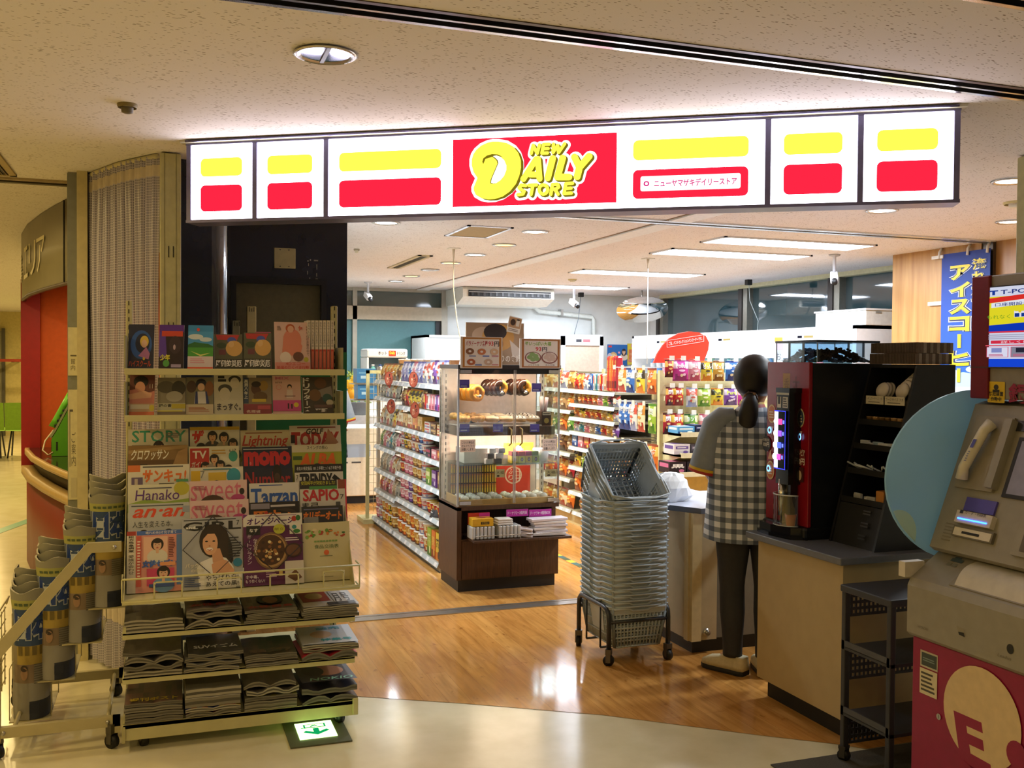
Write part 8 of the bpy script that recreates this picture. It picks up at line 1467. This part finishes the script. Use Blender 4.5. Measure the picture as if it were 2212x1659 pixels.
def build_person(loc,rz,lab):
    t=thing('person',lab,'person',loc,rz); T=_MW[t.name]
    def MBX(): b=MB(); b.X=T; return b
    skin_body(t,'body',mat('#c08a68',.5,0,.03))
    b=MBX(); b.rings([ell(0,0,.655,.222,.18,fold=.03),ell(0,0,.70,.220,.176,fold=.025),ell(0,-.004,.82,.212,.165,fold=.018),ell(0,-.008,.95,.204,.150,fold=.012,ph=1),ell(0,-.012,1.06,.202,.142,fold=.008),ell(0,-.014,1.15,.198,.130),ell(0,-.014,1.205,.182,.108),ell(0,-.010,1.245,.135,.088),ell(0,-.004,1.275,.085,.072),ell(0,0,1.30,.060,.060)],GING,False); b.build('checked_shirt',t)
    for s in (-1,1):
        b=MBX(); b.rings(tube_rings([((s*.080,-.012,1.250),.040,.075),((s*.130,-.012,1.240),.058,.080),((s*.165,-.012,1.205),.070,.078),((s*.190,-.010,1.12),.070,.076),((s*.212,-.004,1.02),.076,.080),((s*.216,-.002,.998),.077,.081)]),mat('#868e98',.6,0,.05,30),False); sl_=b.build('sleeve',t)
        b=MBX(); b.rings(tube_rings([((s*.216,-.002,.998),.079,.083),((s*.2185,-.001,.985),.079,.083)]),mat('#d8b028',.5),False); b.build('yellow_trim',sl_)
        b=MBX(); b.rings(tube_rings([((s*.2185,-.001,.985),.079,.083),((s*.221,0,.972),.079,.083)]),mat('#b02a20',.5),False); b.build('red_trim',sl_)
    b=MBX(); b.rings([ell(0,0,1.293,.066,.066),ell(0,.002,1.308,.060,.060)],mat('#b02a20',.5),False); b.rings([ell(0,.002,1.308,.060,.060),ell(0,.004,1.322,.055,.055)],mat('#d8b028',.5),False); b.build('collar',t)
    TR=mat('#2b2b2e',.7,0,.08,60)
    b=MBX(); b.rings([ell(0,0,.86,.145,.115),ell(0,0,.76,.158,.13),ell(0,0,.70,.158,.125)],TR,True); b.build('trousers_waist',t)
    for s in (-1,1):
        b=MBX(); b.rings([ell(s*.078,0,.75,.090,.105),ell(s*.080,.004,.62,.082,.090),ell(s*.082,.010,.47,.064,.068,fold=.03),ell(s*.082,.012,.42,.060,.064),ell(s*.080,-.004,.30,.060,.066,fold=.02),ell(s*.078,-.008,.18,.050,.055),ell(s*.077,-.010,.105,.046,.05,fold=.05),ell(s*.077,-.010,.085,.047,.052)],TR,True); b.build('trouser_leg',t)
        an=(.95 if s<0 else .12); b=MB(); b.X=T@Matrix.Translation((s*.077,-.012,0))@Matrix.Rotation(an,4,'Z')
        SO=[(-.075,.030),(-.055,.040),(0,.040),(.06,.044),(.11,.046),(.145,.040),(.165,.022)]
        def sole(sc,z): return [(x*sc,y,z) for y,x in SO]+[(-x*sc,y,z) for y,x in reversed(SO)]
        b.rings([sole(1,.001),sole(1.04,.012),sole(1.0,.024)],mat('#1e1c1c',.6),True,False); so=b.build('shoe_sole',t)
        b=MB(); b.X=T@Matrix.Translation((s*.077,-.012,0))@Matrix.Rotation(an,4,'Z')
        def up(k,z,dy): return [(x*k,-.07+(y+.07)*dy,z) for y,x in SO]+[(-x*k,-.07+(y+.07)*dy,z) for y,x in reversed(SO)]
        b.rings([up(1.0,.022,1),up(.98,.045,.97),up(.90,.062,.84),up(.84,.075,.58),up(.80,.088,.48)],mat('#c8bc98',.6,0,.06,60),True); u_=b.build('shoe_upper',t)
        b=MB(); b.X=T@Matrix.Translation((s*.077,-.012,0))@Matrix.Rotation(an,4,'Z')
        for k in range(3): b.tube([(-.022,.055+.02*k,.068-.006*k),(0,.06+.02*k,.076-.008*k),(.022,.055+.02*k,.068-.006*k)],.003,mat('#e0d8c0',.6),6)
        b.build('laces',u_)
    HA=mat('#17100d',.5,0,.15,90); ho=(.010,-.004,1.438)
    hx=MB(); hx.X=T@Matrix.Translation(ho)@Matrix.Rotation(-.25,4,'Z')
    n=28
    def hp(th,ph):   # scalp cap: longer at the back, open over the face
        x=.099*math.sin(th)*math.cos(ph); y=.112*math.sin(th)*math.sin(ph); z=.112*math.cos(th); return (x,y,z)
    R_=[]
    for j in range(13):
        f=j/12; ring=[]
        for k in range(n):
            ph=2*PI*k/n; front=max(0,math.sin(ph)); lim=PI*(.80-.40*front**1.3); th=.04+(lim-.04)*f; p=hp(th,ph); q=1+.012*math.sin(ph*14); ring.append((p[0]*q,p[1]*q,p[2]))
        R_.append(ring)
    hx.rings(R_,HA,True); hx.build('hair',t)
    hx=MB(); hx.X=T@Matrix.Translation(ho)@Matrix.Rotation(-.25,4,'Z'); hx.rings(tube_rings([((0,-.070,-.085),.030,.028),((0,-.092,-.098),.028,.026),((.0,-.110,-.125),.040,.032),((-.006,-.112,-.17),.046,.032),((-.012,-.108,-.22),.040,.026),((-.018,-.104,-.255),.024,.014),((-.022,-.102,-.28),.006,.005)]),HA,True); hx.build('ponytail',t)
    hx=MB(); hx.X=T@Matrix.Translation(ho)@Matrix.Rotation(-.25,4,'Z'); hx.torus((0,-.094,-.100),.026,.009,mat('#3a2420',.5),'y',16,8)
    for k in range(7): a=2*PI*k/7; hx.ball((.028*math.cos(a),-.098,-.100+.028*math.sin(a)),.009,mat('#8a6a50' if k%2 else '#2a1c1c',.3),8)
    hx.build('hair_tie',t)
    for s in (-1,1):
        b=MBX(); b.ball((.010+s*.03,.094,1.440),.009,mat('#f0e8e0',.3),10,(1.2,.5,.7)); e=b.build('eye',t); b=MBX(); b.ball((.010+s*.03,.0985,1.440),.005,mat('#1c1210',.2),8,(1,.4,1)); b.build('iris',e)
    b=MBX(); b.ball((.010,.088,1.372),.016,mat('#a85a50',.5),10,(1.2,.5,.35)); b.build('mouth',t)
    return t
pw=build_person((2.695,4.085,.0016),-.50,'person with black ponytail and checked grey uniform shirt standing at the register counter')
build_person((1.34,8.69,.0016),-.35,'person in grey uniform hidden behind the navy wall edge except for one arm')
